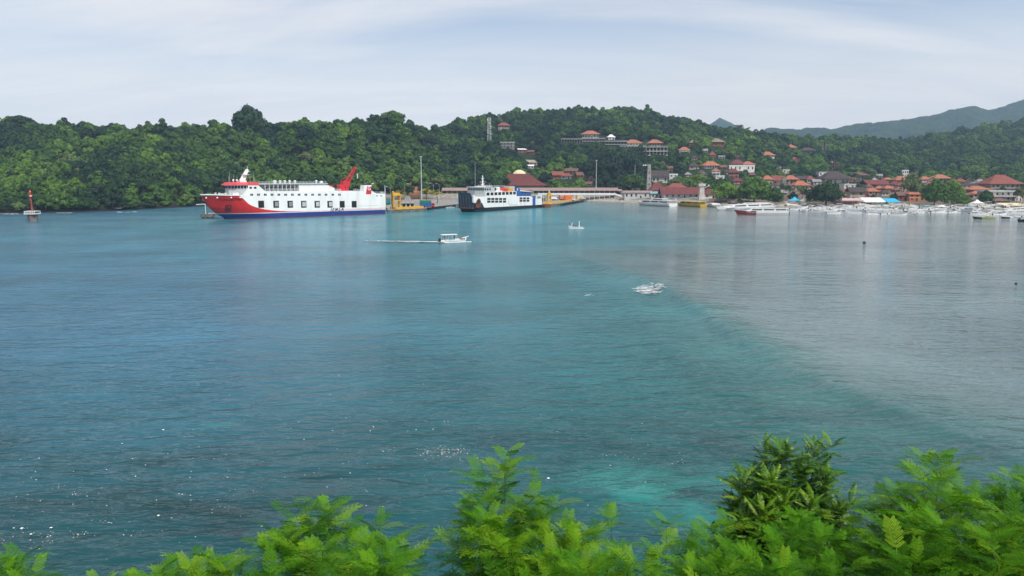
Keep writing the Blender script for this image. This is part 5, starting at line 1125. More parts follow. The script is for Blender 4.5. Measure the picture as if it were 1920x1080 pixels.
# ---------------------------------------------------------------- boats
def boat_hull(mb, L, B, H, m, mb2=None, sheer=0.35, n=12, band=None, zb=-0.25):
    """pointed bow at +x, transom at -x; planked shell with a sheer line"""
    rows = []
    for k in range(n+1):
        u = k/n; x = -L/2 + L*u; b = B/2*(1-max(0, (u-.45)/.55)**2.2)*(0.86+.14*min(1, u/.2)); z = H + sheer*max(0, (u-.4)/.6)**2
        rake = 0.10*L*max(0, u-.8)/.2
        rows.append([(x-rake*1.0, 0.0, zb), (x-rake*.7, -b*.72, zb*.4+.05*H), (x-rake*.35, -b*.94, H*.5), (x, -b, z)])
    for s_ in (1, -1):
        for a, b in zip(rows[:-1], rows[1:]):
            for q in range(3):
                f = [(a[q][0], s_*a[q][1], a[q][2]), (b[q][0], s_*b[q][1], b[q][2]), (b[q+1][0], s_*b[q+1][1], b[q+1][2]), (a[q+1][0], s_*a[q+1][1], a[q+1][2])]
                if s_ < 0: f.reverse()
                mb.poly(f, (band if (band and q < 2) else m))
    for a, b in zip(rows[:-1], rows[1:]):
        za, zb_ = a[3][2]-.12*H, b[3][2]-.12*H
        mb.poly([(a[3][0], a[3][1]*.97, za), (b[3][0], b[3][1]*.97, zb_), (b[3][0], -b[3][1]*.97, zb_), (a[3][0], -a[3][1]*.97, za)], m)
    a = rows[0]; mb.poly([(p[0], p[1], p[2]) for p in reversed(a)] + [(p[0], -p[1], p[2]) for p in a[1:]], m)
def outrigger(kind, hullm, bandm, L=9.5):
    t = thing('outrigger_boat', '', 'outrigger boat', (0, 0, -100))
    mb = MB(); boat_hull(mb, L, 1.0, .7, hullm, sheer=.7, band=bandm); mb.beam((L/2-.1, 0, 1.2), (L/2+.7, 0, 1.75), .12, hullm, r2=.05); mb.build('hull', t)
    for s_ in (-1, 1):
        y = s_*2.35; o = MB(); o.beam((-L*.42, y, .12), (L*.30, y, .12), .13, WHITE, n=6); o.beam((L*.30, y, .12), (L*.44, y, .42), .13, WHITE, r2=.08, n=6); o.build('outrigger_float', t)
    for x in (-L*.24, L*.18):
        b = MB(); b.beam((x, -1.5, 1.15), (x, 1.5, 1.15), .075, BAMBOO, n=5)
        for s_ in (-1, 1): b.beam((x, s_*1.5, 1.15), (x, s_*2.35, .16), .065, BAMBOO, n=5)
        b.build('cross_beam', t)
    if kind == 'canopy':
        c = MB(); c.box(-L*.25, L*.12, -.95, .95, 2.3, 2.4, SHEETW); c.build('canopy', t)
        for x in (-L*.24, L*.11):
            for y in (-.5, .5): MB().beam((x, y, .7), (x, y*1.6, 2.3), .045, WHITE, n=4).build('canopy_post', t)
    if kind == 'mast':
        MB().beam((L*.12, 0, .6), (L*.12, 0, 4.6), .065, BAMBOO, r2=.04, n=5).build('mast', t)
        MB().beam((L*.10, .05, 1.5), (-L*.36, .05, 2.3), .11, mat('rolled_sail', (.62, .60, .56), .9, .1, .2, 1), n=6).build('furled_sail', t)
    mo = MB(); mo.box(-L/2-.45, -L/2+.05, -.2, .2, .4, 1.15, BLACK); mo.build('outboard_motor', t)
    return t
PALEB = mat('pale_blue_paint', (.25, .45, .60), .5, .3, .2, .6)
KINDS = [('canopy', WHITE, WHITE, 'white outrigger with flat canopy'), ('mast', WHITE, PALEB, 'pale blue bottomed outrigger, bare mast'), ('bare', WHITE, WHITE, 'bare white outrigger'), ('mast', WHITE, WHITE, 'all white outrigger with bare mast'), ('bare', mat('sea_green_paint', (.10, .35, .36), .5, .3, .2, .6), WHITE, 'bare green rimmed outrigger'), ('canopy', WHITE, MIDBLUE, 'blue bottomed outrigger, flat canopy')]
PROTO = [outrigger(k, a, b) for k, a, b, l in KINDS]
def zone(px):
    for lim, s in ((1352, 'off the terminal end'), (1392, 'off the olive tree'), (1462, 'off the layered leafy tree'), (1500, 'by the blue tent'), (1545, 'off left of the dark tree'), (1585, 'off right of the dark tree'), (1622, 'off the pink awning'), (1662, 'off the white awning'), (1692, 'off the blue awning'), (1735, 'off the orange shop'), (1790, 'off the green beach tree'), (1835, 'off the peaked white tent'), (1875, 'off left half of the lawn'), (2200, 'off right half of the lawn')):
        if px < lim: return s
used = [0]*len(PROTO)
r2 = random.Random(21)
spots = []
for row, x0, x1, step in ((386.5, 1360, 1925, 15), (389.5, 1400, 1925, 19), (392.5, 1500, 1925, 19), (395.5, 1510, 1925, 24), (399.5, 1560, 1925, 36), (403.5, 1640, 1925, 60)):
    px = x0
    while px < x1:
        spots.append((px + r2.uniform(-5, 5), row + r2.uniform(-1.2, 1.2))); px += step*r2.uniform(.7, 1.35)
spots = [s_ for s_ in spots if not (1370 < s_[0] < 1490 and 387.5 < s_[1] < 400) and not (1690 < s_[0] < 1790 and s_[1] > 401)]
spots += [(1536, 393.5), (1546, 396), (1531, 397.5), (1505, 396), (1660, 403), (1683, 404), (1705, 402.5), (1850, 409.5), (1893, 409)]
seen = {}
for px, row in spots:
    i = r2.choices(range(6), (4, 3, 5, 5, 1, 2))[0]; P = sea(px, row); z = float(max(zt(P.x, P.y), 0)); P = ground(px, row) if z > 0 else P
    rz = r2.choice((0, math.pi)) + r2.gauss(0.15, .35) if r2.random() < .72 else r2.uniform(0, 6.28)
    o = PROTO[i] if not used[i] else copy_tree(PROTO[i]); used[i] = 1
    o.location = (P.x, P.y, P.z + (.25 if P.z > .1 else -.05)); o.rotation_euler = (0, 0, rz); sc_ = r2.uniform(.85, 1.3); o.scale = (sc_,)*3
    where = 'beached' if P.z > .1 else ('afloat near shore' if row < 394 else 'afloat farthest out')
    lab = '%s %s, %s' % (KINDS[i][3], where, zone(px)); o['label'] = lab; o['group'] = lab
for i, u in enumerate(used):
    if not u:
        for c in list(PROTO[i].children): bpy.data.objects.remove(c)
        bpy.data.objects.remove(PROTO[i])
def speedboat(label, bow, stern, hullm, cabm, H=1.9, cab=(.12, .80), cabh=1.5, bandm=None, roofm=None, bow_m=None, wide=.22, motors=0, upper=False, cat='speedboat', name='speedboat', post=False):
    A, S = sea(*bow), sea(*stern); D = A-S; L = D.length; t = thing(name, label, cat, (A+S)/2, math.atan2(D.y, D.x), 'fast passenger boats in the bay'); B = L*wide
    mb = MB(); boat_hull(mb, L, B, H, hullm, sheer=H*.35, band=bandm, n=18); mb.build('hull', t)
    if bow_m:
        mb = MB(); n = 10; 
        for s_ in (-1, 1):
            for k in range(n):
                u0, u1 = .60+.4*k/n, .60+.4*(k+1)/n
                def pt(u, q):
                    x = -L/2+L*u; b = B/2*(1-max(0, (u-.45)/.55)**2.2); z = H + H*.35*max(0, (u-.4)/.6)**2; rk = .10*L*max(0, u-.8)/.2
                    return ((x-rk*.62, s_*(b*.80+.05), -.05), (x+.03, s_*(b+.05), z-.25))[q]
                f = [pt(u0, 0), pt(u1, 0), pt(u1, 1), pt(u0, 1)]; 
                if s_ > 0: f.reverse()
                mb.poly(f, bow_m)
        mb.build('bow_stripe', t, label='coloured front half of the hull side')
    x0, x1 = -L/2+L*cab[0], -L/2+L*cab[1]; w = B*.42; z = H*.86
    mb = MB(); mb.side([(x0, z), (x1+L*.10, z), (x1, z+cabh*.75), (x1-L*.06, z+cabh), (x0, z+cabh)], -w, w, cabm); cb = mb.build('cabin', t)
    n = 3 if L > 15 else 2
    for s_ in (-1, 1):
        for k in range(n):
            a = x0+(x1-x0)*(k+.06)/n; b = x0+(x1-x0)*(k+.92)/n; MB().box(a, b, s_*w-.05, s_*w+.05, z+cabh*.42, z+cabh*.80, GLASS).build('window', cb)
    MB().side([(x1+L*.035, z+cabh*.45), (x1+L*.012, z+cabh*.72), (x1+L*.005, z+cabh*.72), (x1+L*.028, z+cabh*.45)], -w*.86, w*.86, GLASS).build('windscreen', cb)
    mb = MB(); mb.box(x0-L*.05, x1-L*.05, -w-.12, w+.12, z+cabh, z+cabh+.12, roofm or cabm); mb.build('roof', t)
    if upper:
        mb = MB(); xa, xb = x0+(x1-x0)*.25, x0+(x1-x0)*.62; zz = z+cabh+.12; mb.side([(xa, zz), (xb+1.6, zz), (xb, zz+1.2), (xa, zz+1.25)], -w*.7, w*.7, cabm); u = mb.build('wheelhouse', t)
        for s_ in (-1, 1): MB().box(xa+.3, xb-.3, s_*w*.7-.05, s_*w*.7+.05, zz+.45, zz+1.0, GLASS).build('window', u)
        mb = MB(); mb.box(xa-1.5, xb+.4, -w*.75, w*.75, zz+1.25, zz+1.37, cabm); mb.build('wheelhouse_roof', u)
        MB().beam((xa+1, 0, zz+1.37), (xa+.6, 0, zz+3), .1, cabm, n=5).build('mast', t)
        mb = MB(); mb.side([(x0-.2, zz-.1), (x0-.2, zz+1.5), (x0+.4, zz+1.6), (x0+2.2, zz+1.6), (x0+2.2, zz+1.4), (x0+.5, zz+1.35), (x0+.2, zz-.1)], -w, -w+.3, cabm); mb.build('radar_arch', t)
    for k in range(motors): y = (k-(motors-1)/2)*.8; MB().box(-L/2-.7, -L/2+.05, y-.28, y+.28, .2, 1.5, BLACK).build('outboard_motor', t)
    if post:
        for x in (-L*.42, L*.02): MB().box(x-.15, x+.15, -B/2-.12, -B/2+.05, -.2, 1.6, CREAM).build('fender_post', t)
    return t
speedboat('white two deck passenger catamaran with radar arch anchored before the teal roofed shop', (1195, 384.5), (1262, 387.6), WHITE, WHITE, H=2.4, cab=(.04, .74), cabh=2.0, wide=.27, upper=True, cat='passenger boat', name='passenger_catamaran', bandm=WHITE)
speedboat('golden yellow passenger boat before the long maroon roofed terminal', (1269, 385.8), (1319, 388.6), GOLD, GOLD, H=2.0, cab=(.08, .72), cabh=2.0, wide=.26, roofm=mat('pale_gold', (.62, .48, .12), .45, .4, .15, .5), post=True, cat='passenger boat', name='passenger_boat')
speedboat('long white speedboat with a blue bow keel, behind the red bowed one', (1342, 395.5), (1445, 391.5), WHITE, WHITE, H=2.2, cab=(.06, .76), cabh=1.7, wide=.15, bandm=None, bow_m=None)
speedboat('long white speedboat with a dark red bow, nearest of the moored speedboats', (1376, 402.5), (1477, 402.8), WHITE, WHITE, H=2.3, cab=(.04, .70), cabh=1.6, wide=.15, bow_m=mat('dark_red_paint', (.17, .02, .024), .4, .4, .2, .5), motors=3)
speedboat('white cabin speedboat farthest back in the row of three, close under the leafy tree', (1374, 389.5), (1440, 388.5), WHITE, WHITE, H=1.8, cab=(.05, .7), cabh=1.7, wide=.16)
speedboat('cream white speedboat at the left end before the low grey stall', (1350, 389.5), (1331, 386.8), mat('cream_white', (.74, .70, .52), .5, .3), WHITE, H=1.5, cab=(.2, .6), cabh=1.2, wide=.26)
speedboat('white cabin cruiser with dark windows lying before the right end of the lawn', (1882, 399), (1917, 397.5), WHITE, WHITE, H=1.5, cab=(.1, .72), cabh=1.4, wide=.22)
speedboat('small white cabin boat with two port holes left before the lawn', (1800, 396.5), (1832, 398), WHITE, WHITE, H=1.5, cab=(.2, .7), cabh=1.0, wide=.2)
speedboat('small dark dinghy at the right edge of the water', (1907, 415.5), (1931, 416.5), BLACK, mat('dinghy_grey', (.35, .36, .36), .6), H=1.0, cab=(.3, .6), cabh=.5, wide=.3, cat='dinghy', name='dinghy')
speedboat('small grey work boat tied under the quay left of the smaller ferry', (836, 391.2), (851, 390.6), LGREY, DECK, H=.9, cab=(.2, .5), cabh=.7, wide=.28, cat='work boat', name='work_boat')
speedboat('slim dark bowed boat with a yellow green hull floating off the lawn', (1823, 410), (1866, 410.5), mat('yellow_green_paint', (.45, .45, .16), .5, .3, .2, .5), WHITE, H=1.0, cab=(.3, .5), cabh=.5, wide=.16, bow_m=BLACK, cat='boat', name='fishing_boat')
speedboat('slim white boat with a dark nose floating off the right end of the lawn', (1876, 409.5), (1915, 409), WHITE, WHITE, H=.9, cab=(.3, .5), cabh=.5, wide=.14, bow_m=BLACK, cat='boat', name='fishing_boat')
# the boat under way in the middle of the bay, its people and its wake
def moving_boat():
    A, S = sea(878, 453.2), sea(823, 455.2); D = A-S; L = D.length; rz = math.atan2(D.y, D.x); C_ = (A+S)/2
    t = thing('outrigger_boat', 'white outrigger boat with a canopy under way in mid bay, trailing a white wake', 'outrigger boat', C_, rz)
    mb = MB(); boat_hull(mb, L*.9, 1.9, .95, WHITE, sheer=.9, n=14); mb.beam((L*.42, 0, 1.5), (L*.52, 0, 2.0), .16, WHITE, r2=.06); mb.build('hull', t)
    for s_ in (-1, 1):
        o = MB(); o.beam((-L*.40, s_*2.9, .15), (L*.5, s_*2.9, .2), .15, WHITE); o.build('outrigger_float', t)
    for x in (-L*.28, L*.25):
        b = MB(); b.beam((x, -1.9, 1.2), (x, 1.9, 1.2), .08, WHITE, n=5)
        for s_ in (-1, 1): b.beam((x, s_*1.9, 1.2), (x, s_*2.9, .2), .08, WHITE, n=5)
        b.build('cross_beam', t)
    c = MB(); c.box(-L*.42, L*.10, -1.1, 1.1, 2.55, 2.72, SHEETW); c.build('canopy', t)
    for x in (-L*.38, -L*.22, -L*.06, L*.08):
        for y in (-.9, .9): MB().beam((x, y, .7), (x, y, 2.55), .05, WHITE, n=4).build('canopy_post', t)
    MB().box(L*.2, L*.36, -.75, .75, .9, 1.35, mat('brown_hatch', (.22, .13, .1), .8)).build('hatch', t)
    mb = MB(); mb.box(-L*.46-.5, -L*.46+.1, -.3, .3, .2, 1.5, BLACK); mb.build('outboard_motor', t)
    d = D.normalized()
    for k, (u, lab) in enumerate(((-.33, 'person in dark clothes at the stern of the moving boat'), (-.20, 'person in blue standing under the canopy of the moving boat'), (.02, 'person in dark clothes at the front of the canopy of the moving boat'))):
        p = C_ + d*L*u; person(lab, Vector((p.x, p.y, .62)), rz+1.2, (0, 2, 0)[k], None)
    # wake: broken foam on the water, widening and thinning astern
    rr = np.random.RandomState(4); mb = MB(); E = sea(690, 452.5); W0 = S - d*.3
    for k in range(760):
        u = rr.rand()**1.15; p = W0.lerp(E, u); wd = .35+1.0*u; a = (1-u)**.8
        x, y = p.x+rr.randn()*1.0, p.y+rr.randn()*wd; r = (.2+.75*rr.rand())*(.35+.9*a); n = 6; ph = rr.rand()*6
        if u > .7 and rr.rand() < .4: continue
        mb.poly([(x+r*1.8*(.7+.5*rr.rand())*math.cos(ph*0+2*math.pi*q/n), y+r*.55*math.sin(2*math.pi*q/n), .035+.0004*k) for q in range(n)], FOAM if rr.rand() < .75-.6*u else FOAMG)
    tag(mb.build('wake_foam'), 'white foam wake trailing left behind the moving boat', None, None, 'stuff')
FOAM = mat('foam', (.80, .82, .82), .9, .1); FOAMG = mat('thin_foam', (.38, .46, .48), .8, .2)
moving_boat()
def small_boat():
    A, S = sea(1063, 428.4), sea(1095, 428.8); D = A-S; L = D.length; C_ = (A+S)/2
    t = thing('outrigger_boat', 'tiny white outrigger boat with a short mast and two people, out in mid bay', 'outrigger boat', C_, math.atan2(D.y, D.x))
    mb = MB(); boat_hull(mb, L*.85, 1.2, .7, WHITE, sheer=.6); mb.build('hull', t)
    for s_ in (-1, 1): MB().beam((-L*.5, s_*2, .15), (L*.35, s_*2, .15), .14, WHITE).build('outrigger_float', t)
    for x in (-L*.2, L*.2): MB().beam((x, -2, .4), (x, 2, .4), .07, BAMBOO, n=5).build('cross_beam', t)
    MB().beam((-L*.22, 0, .4), (-L*.22, 0, 3.2), .22, WHITE, r2=.16).build('mast', t); MB().beam((L*.26, 0, .5), (L*.18, 0, 2.4), .13, WHITE).build('prow_post', t)
    for u, i in ((-.02, 0), (.1, 2)):
        p = C_ + D*u; person('person sitting %s in the tiny outrigger boat in mid bay' % ('aft' if i == 0 else 'forward'), Vector((p.x, p.y, -.25)), 1.2, i, None)
small_boat()
# ---------------------------------------------------------------- beacon, mooring dolphin, buoys, foam, drift
def beacon():
    P = sea(62, 415.5); s = P.y/FPX
    t = thing('beacon', 'red navigation beacon post on a stained concrete pile at the far left', 'beacon', P)
    mb = MB(); mb.lathe([(2.2, -3), (2.2, 3.6)], DCONC, 12); mb.build('pile', t)
    mb = MB(); mb.box(-2.7, 2.7, -2.5, 2.5, 3.6, 4.1, PLASTERW); mb.box(-2.6, 2.6, -2.4, 2.4, 4.9, 5.2, PLASTERW)
    for x in np.linspace(-2.4, 2.4, 7): mb.box(x-.16, x+.16, -2.4, -2.2, 4.1, 4.9, PLASTERW); mb.box(x-.16, x+.16, 2.2, 2.4, 4.1, 4.9, PLASTERW)
    mb.build('platform', t)
    mb = MB(); mb.beam((.1, 0, 4.1), (-.2, 0, 12.8), .42, mat('beacon_red', (.42, .06, .05), .6, .3, .3, .8), r2=.26, n=10); mb.build('post', t)
    mb = MB(); mb.lathe([(.3, 12.6), (.9, 12.8), (.9, 13.0), (.35, 13.1), (.35, 13.9), (.6, 14.2), (.1, 15.2)], RED, 10, (-.2, 0)); mb.build('lantern', t)
    MB().lathe([(.1, 12.0), (.55, 12.2), (.55, 12.6), (.1, 12.7)], WHITE, 10, (.15, -.3)).build('white_lamp', t)
    for px, w, lab in ((16, 20, 'white surf line along the dark rocks left of the beacon'), (122, 18, 'thin surf line along the rocks between the beacon and the fallen tree'), (238, 20, 'thin surf line before the fallen dead tree')):
        rr = np.random.RandomState(px); mb = MB()
        for k in range(22 if px > 60 else 30):
            q = sea(px+rr.uniform(-w, w)*.9, 401.2-(px/60.0)*.9+rr.randn()*.5); r = .15+rr.rand()*.5
            mb.poly([(q.x+r*2.2*math.cos(2*math.pi*j/6), q.y+r*math.sin(2*math.pi*j/6), .05+k*.001) for j in range(6)], FOAM)
        tag(mb.build('surf_foam'), lab, None, None, 'stuff')
beacon()
def dolphin():
    P = sea(389.5, 408.3); t = thing('mooring_dolphin', 'concrete mooring dolphin with a bent white pipe post under the bow of the large ferry', 'mooring block', P, R(10))
    mb = MB(); mb.box(-3.2, 3.2, -2, 2, .5, 2.0, DCONC)
    for x in (-2.2, 0, 2.2): mb.lathe([(.5, -3), (.5, .6)], BLACK, 8, (x, 0))
    mb.build('block', t)
    mb = MB(); mb.beam((-.9, 0, 2.0), (-.9, 0, 7.2), .2, WHITE); mb.beam((-.9, 0, 7.2), (-5.4, 0, 7.0), .2, WHITE); mb.build('pipe_post', t)
    mb = MB(); mb.box(.5, 4.6, -.6, .6, 2.1, 2.5, LGREY); mb.build('gangplank', t)
dolphin()
for px, row, r, lab in ((1620.5, 456, .55, 'dark round mooring buoy alone in the calm water'), (1905, 532.5, .28, 'small black buoy near the right edge in the calm water')):
    P = sea(px, row); t = thing('buoy', lab, 'buoy', P, 0, None); MB().lathe([(.1*r, -.6*r), (.8*r, -.3*r), (r, .2*r), (.8*r, .7*r), (.2*r, 1.0*r)], BLACK, 12).build('float', t); MB().lathe([(.12*r, .95*r), (.12*r, 1.6*r)], BLACK, 6).build('eye', t)
def foam_patch():
    rr = np.random.RandomState(12)
    for cx, cy, nx, ny, n, lab in ((1217, 545.5, 15, 4.0, 900, 'patch of white breaking foam where the swell meets the calm water'), (1105, 552, 5.5, 2.0, 16, 'faint smaller foam patch left of the white breaking patch')):
        mb = MB()
        for k in range(n):
            a, b = rr.randn(), rr.randn()
            if a*a+b*b > 4.2: continue
            strip = math.sin(b*5.5+a*.8)
            if strip < -.45 and rr.rand() < .8: continue
            P = sea(cx + a*nx*.95 + b*2, cy + b*ny*.95); rx, ry = (.12+.42*rr.rand()**1.5), (.06+.15*rr.rand()); m = 7; z = float(swell(np.array(P.x), np.array(P.y))) + .03+.0003*k
            an = rr.uniform(-.35, .15); v = []
            for q in range(m):
                t_ = 2*math.pi*q/m; j = .5+.9*rr.rand(); x, y = rx*j*math.cos(t_), ry*j*math.sin(t_); v.append((P.x+x*math.cos(an)-y*math.sin(an), P.y+x*math.sin(an)+y*math.cos(an), z))
            mb.poly(v, FOAM if rr.rand() < (.75 if n > 100 else .2) else FOAMG)
        tag(mb.build('breaking_foam'), lab, None, None, 'stuff')
foam_patch()
def drift():
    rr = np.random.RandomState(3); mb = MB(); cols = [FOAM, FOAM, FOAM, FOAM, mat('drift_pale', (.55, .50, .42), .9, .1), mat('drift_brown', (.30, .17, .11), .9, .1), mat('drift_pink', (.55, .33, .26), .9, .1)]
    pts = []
    for k in range(420): pts.append((rr.uniform(-30, 1300), 0, rr.rand()))  # loose white flecks double as sun glints on the wavelets
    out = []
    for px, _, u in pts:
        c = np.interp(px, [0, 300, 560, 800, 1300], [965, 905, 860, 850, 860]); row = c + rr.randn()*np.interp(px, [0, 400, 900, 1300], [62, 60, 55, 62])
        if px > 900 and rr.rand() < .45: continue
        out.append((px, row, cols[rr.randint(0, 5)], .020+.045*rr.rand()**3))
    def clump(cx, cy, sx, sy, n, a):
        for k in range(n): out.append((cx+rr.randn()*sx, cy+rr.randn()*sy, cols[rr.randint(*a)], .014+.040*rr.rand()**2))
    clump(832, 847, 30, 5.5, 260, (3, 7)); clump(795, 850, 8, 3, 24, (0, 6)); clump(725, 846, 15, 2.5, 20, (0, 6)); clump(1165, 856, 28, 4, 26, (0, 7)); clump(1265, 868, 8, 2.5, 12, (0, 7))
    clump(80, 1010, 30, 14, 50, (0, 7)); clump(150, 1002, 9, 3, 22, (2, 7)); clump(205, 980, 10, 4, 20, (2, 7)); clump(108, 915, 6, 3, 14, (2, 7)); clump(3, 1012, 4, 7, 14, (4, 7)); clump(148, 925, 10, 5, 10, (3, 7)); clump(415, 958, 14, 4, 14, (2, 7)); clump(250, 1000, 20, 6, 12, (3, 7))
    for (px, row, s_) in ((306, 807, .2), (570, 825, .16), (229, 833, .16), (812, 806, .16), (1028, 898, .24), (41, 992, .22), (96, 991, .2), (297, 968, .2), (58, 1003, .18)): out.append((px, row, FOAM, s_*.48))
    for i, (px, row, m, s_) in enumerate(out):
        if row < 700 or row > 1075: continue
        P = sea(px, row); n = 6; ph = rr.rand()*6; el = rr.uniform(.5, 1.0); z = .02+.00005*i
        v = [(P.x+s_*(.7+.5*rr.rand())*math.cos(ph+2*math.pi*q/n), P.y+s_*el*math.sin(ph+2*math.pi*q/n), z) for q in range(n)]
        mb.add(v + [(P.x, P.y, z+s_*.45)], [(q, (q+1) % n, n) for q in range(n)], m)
    tag(mb.build('drift_and_glints'), 'scattered pale flecks of foam, flotsam and modelled sun glints over the near water', None, None, 'stuff')
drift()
def dead_tree():
    P = ground(213, 393); t = thing('dead_tree', 'fallen bare grey tree hanging over the rocks at the water, left of the large ferry', 'dead tree', P)
    B_ = lambda px, row: at(px, row, P.y)-P
    mb = MB(); mb.beam(B_(226, 391), B_(213, 390), .35, DEADWOOD, r2=.3); mb.beam(B_(213, 390), B_(205, 381), .3, DEADWOOD, r2=.14); mb.beam(B_(213, 390), B_(207, 386), .18, DEADWOOD, r2=.08); mb.build('trunk', t)
    MB().beam(B_(226, 391), B_(223, 379), .3, DEADWOOD, r2=.1).build('branch', t); MB().beam(B_(226, 391), B_(235, 386.5), .2, DEADWOOD, r2=.06).build('branch', t)
    keep(203, 236, 380, 393, P.y-1)
dead_tree()
# ---------------------------------------------------------------- trees across the bay
def leaf_material(name, ramp, trans=0.25):
    m = bpy.data.materials.new(name); m.use_nodes = True; t = m.node_tree; t.nodes.clear()
    a = N(t, 'ShaderNodeAttribute', attribute_type='INSTANCER'); a.attribute_name = 'tone'
    r_ = N(t, 'ShaderNodeValToRGB'); el = r_.color_ramp.elements
    while len(el) < len(ramp): el.new(0.5)
    for e, (p, c) in zip(el, ramp): e.position = p; e.color = (*c, 1)
    L(t, a.outputs['Fac'], r_.inputs[0])
    g = N(t, 'ShaderNodeNewGeometry'); z_ = N(t, 'ShaderNodeTexNoise'); z_.inputs['Scale'].default_value = 0.35; z_.inputs['Detail'].default_value = 4; L(t, g.outputs['Position'], z_.inputs['Vector'])
    mr = N(t, 'ShaderNodeMapRange'); mr.inputs[1].default_value = 0.3; mr.inputs[2].default_value = 0.7; mr.inputs[3].default_value = 0.6; mr.inputs[4].default_value = 1.4; L(t, z_.outputs[0], mr.inputs[0])
    s_ = N(t, 'ShaderNodeVectorMath', operation='SCALE'); L(t, r_.outputs[0], s_.inputs[0]); L(t, mr.outputs[0], s_.inputs['Scale'])
    p = N(t, 'ShaderNodeBsdfPrincipled'); p.inputs['Roughness'].default_value = 0.65; p.inputs['Specular IOR Level'].default_value = 0.22; L(t, s_.outputs[0], p.inputs['Base Color'])
    tr = N(t, 'ShaderNodeBsdfTranslucent'); L(t, s_.outputs[0], tr.inputs[0])
    mx = N(t, 'ShaderNodeMixShader'); mx.inputs[0].default_value = trans; L(t, p.outputs[0], mx.inputs[1]); L(t, tr.outputs[0], mx.inputs[2])
    o = N(t, 'ShaderNodeOutputMaterial'); L(t, mx.outputs[0], o.inputs[0]); return m
RAMP = [(0.0, (0.018, 0.046, 0.024)), (0.25, (0.042, 0.096, 0.022)), (0.5, (0.085, 0.172, 0.026)), (0.75, (0.145, 0.255, 0.030)), (0.9, (0.120, 0.185, 0.050)), (1.0, (0.14, 0.150, 0.070))]
LEAFM = leaf_material('tree_leaves', RAMP)
def crown_mesh(seed, wide=1.0, tall=1.0, nclump=17, per=74, leaf=.115, flat=False):
    """leaf clumps spread through a crown about 1 unit in radius, foot of the tree at z=0"""
    g = np.random.RandomState(seed); C = []; 
    while len(C) < nclump:
        th = g.rand()*6.283; q = g.rand()**.5; z = g.rand()
        if flat: r = q*wide; zz = 0.75+0.25*(1-q*q)*tall + g.randn()*.05; cr_ = .22+.14*g.rand()
        else:
            prof = math.sin(math.pi*min(1, .22+.78*z))**.7; r = (.35+.65*q)*prof*.78*wide; zz = .38+z*1.05*tall; cr_ = .26+.20*g.rand()*(1-.3*z)
        C.append((r*math.cos(th), r*math.sin(th), zz, cr_))
    if not flat: C.append((0, 0, .95*tall, .48*wide)); C.append((0.1, -.1, .65, .45*wide))
    V, Q = [], []
    for cx, cy, cz, cr_ in C:
        n = int(per*(cr_/.33)**1.6); d = g.randn(n, 3); d /= np.linalg.norm(d, axis=1)[:, None]
        d[:, 2] = np.where(d[:, 2] < -.35, -d[:, 2]*.6, d[:, 2])
        rad = cr_*(.72+.36*g.rand(n)); P = np.array([cx, cy, cz]) + d*rad[:, None]*np.array([1, 1, .78])
        nrm = d + g.randn(n, 3)*.42; nrm /= np.linalg.norm(nrm, axis=1)[:, None]
        up = g.randn(n, 3); a = np.cross(nrm, up); a /= np.linalg.norm(a, axis=1)[:, None]; b = np.cross(nrm, a)
        s_ = leaf*(.6+.9*g.rand(n))[:, None]; k = .55+.3*g.rand(n)[:, None]
        quad = np.stack([P-a*s_, P-b*s_*k, P+a*s_, P+b*s_*k], 1)
        base = len(V)*0 + (0 if not V else sum(len(x) for x in V)); V.append(quad.reshape(-1, 3)); Q.append(np.arange(n*4).reshape(-1, 4)+base)
    return np_mesh('crown', np.concatenate(V), np.concatenate(Q), (LEAFM,))
def trunk_mesh(seed, h=.9, r=.06, limbs=4):
    g = random.Random(seed); mb = MB(); mb.beam((0, 0, -.35), (g.uniform(-.05, .05), g.uniform(-.05, .05), h*.55), r, BARK, r2=r*.7)
    for k in range(limbs):
        a = k*6.28/limbs+g.random(); mb.beam((0, 0, h*.45), (.42*math.cos(a), .42*math.sin(a), h*(.85+.3*g.random())), r*.55, BARK, r2=r*.2, n=5)
    return mb.mesh('trunk')
CROWNS = [crown_mesh(1, 1.0, 1.0), crown_mesh(2, 1.1, .85), crown_mesh(3, .9, 1.2), crown_mesh(4, 1.15, .75, 20), crown_mesh(5, .85, 1.1, 13), crown_mesh(6, 1.0, .95, 22), crown_mesh(7, 1.2, .7, 14)]
TRUNKS = [trunk_mesh(i) for i in range(3)]
def palm_meshes(seed, yellow=False):
    g = np.random.RandomState(seed); mb = MB(); p = Vector((0, 0, -.15)); lean = (g.uniform(-.1, .1), g.uniform(-.1, .1))
    for k in range(5):
        q = Vector((lean[0]*((k+1)/5)**2, lean[1]*((k+1)/5)**2, .75*(k+1)/5)); mb.beam(p, q, .028-.003*k, BARK, r2=.025-.003*k); p = q
    tr = mb.mesh('trunk'); V, Q = [], []
    for k in range(19):
        az = k*2.4+g.rand()*.5; el = g.uniform(.1, 1.25); ln = .42+.12*g.rand(); c = np.array(p); d = np.array([math.cos(az)*math.cos(el), math.sin(az)*math.cos(el), math.sin(el)]); side = np.array([-math.sin(az), math.cos(az), 0])
        n = 9; pts = []
        for j in range(n+1): pts.append(c.copy()); c = c + d*ln/n; d = d + np.array([0, 0, -.20]); d /= np.linalg.norm(d)
        for j in range(n):
            w = .12*math.sin(math.pi*(j+.8)/(n+.8))+.012
            for s_ in (-1, 1):
                tip = side*s_*w + np.array([0, 0, -w*.75]) + (pts[j+1]-pts[j])*.7; a = pts[j]; b = pts[j]*.35+pts[j+1]*.65
                o = len(V); V += [a, b, b+tip*.95, a+tip]; Q.append([o, o+1, o+2, o+3])
    return np_mesh('fronds', np.array(V), np.array(Q), (PALML if not yellow else PALMY,)), tr
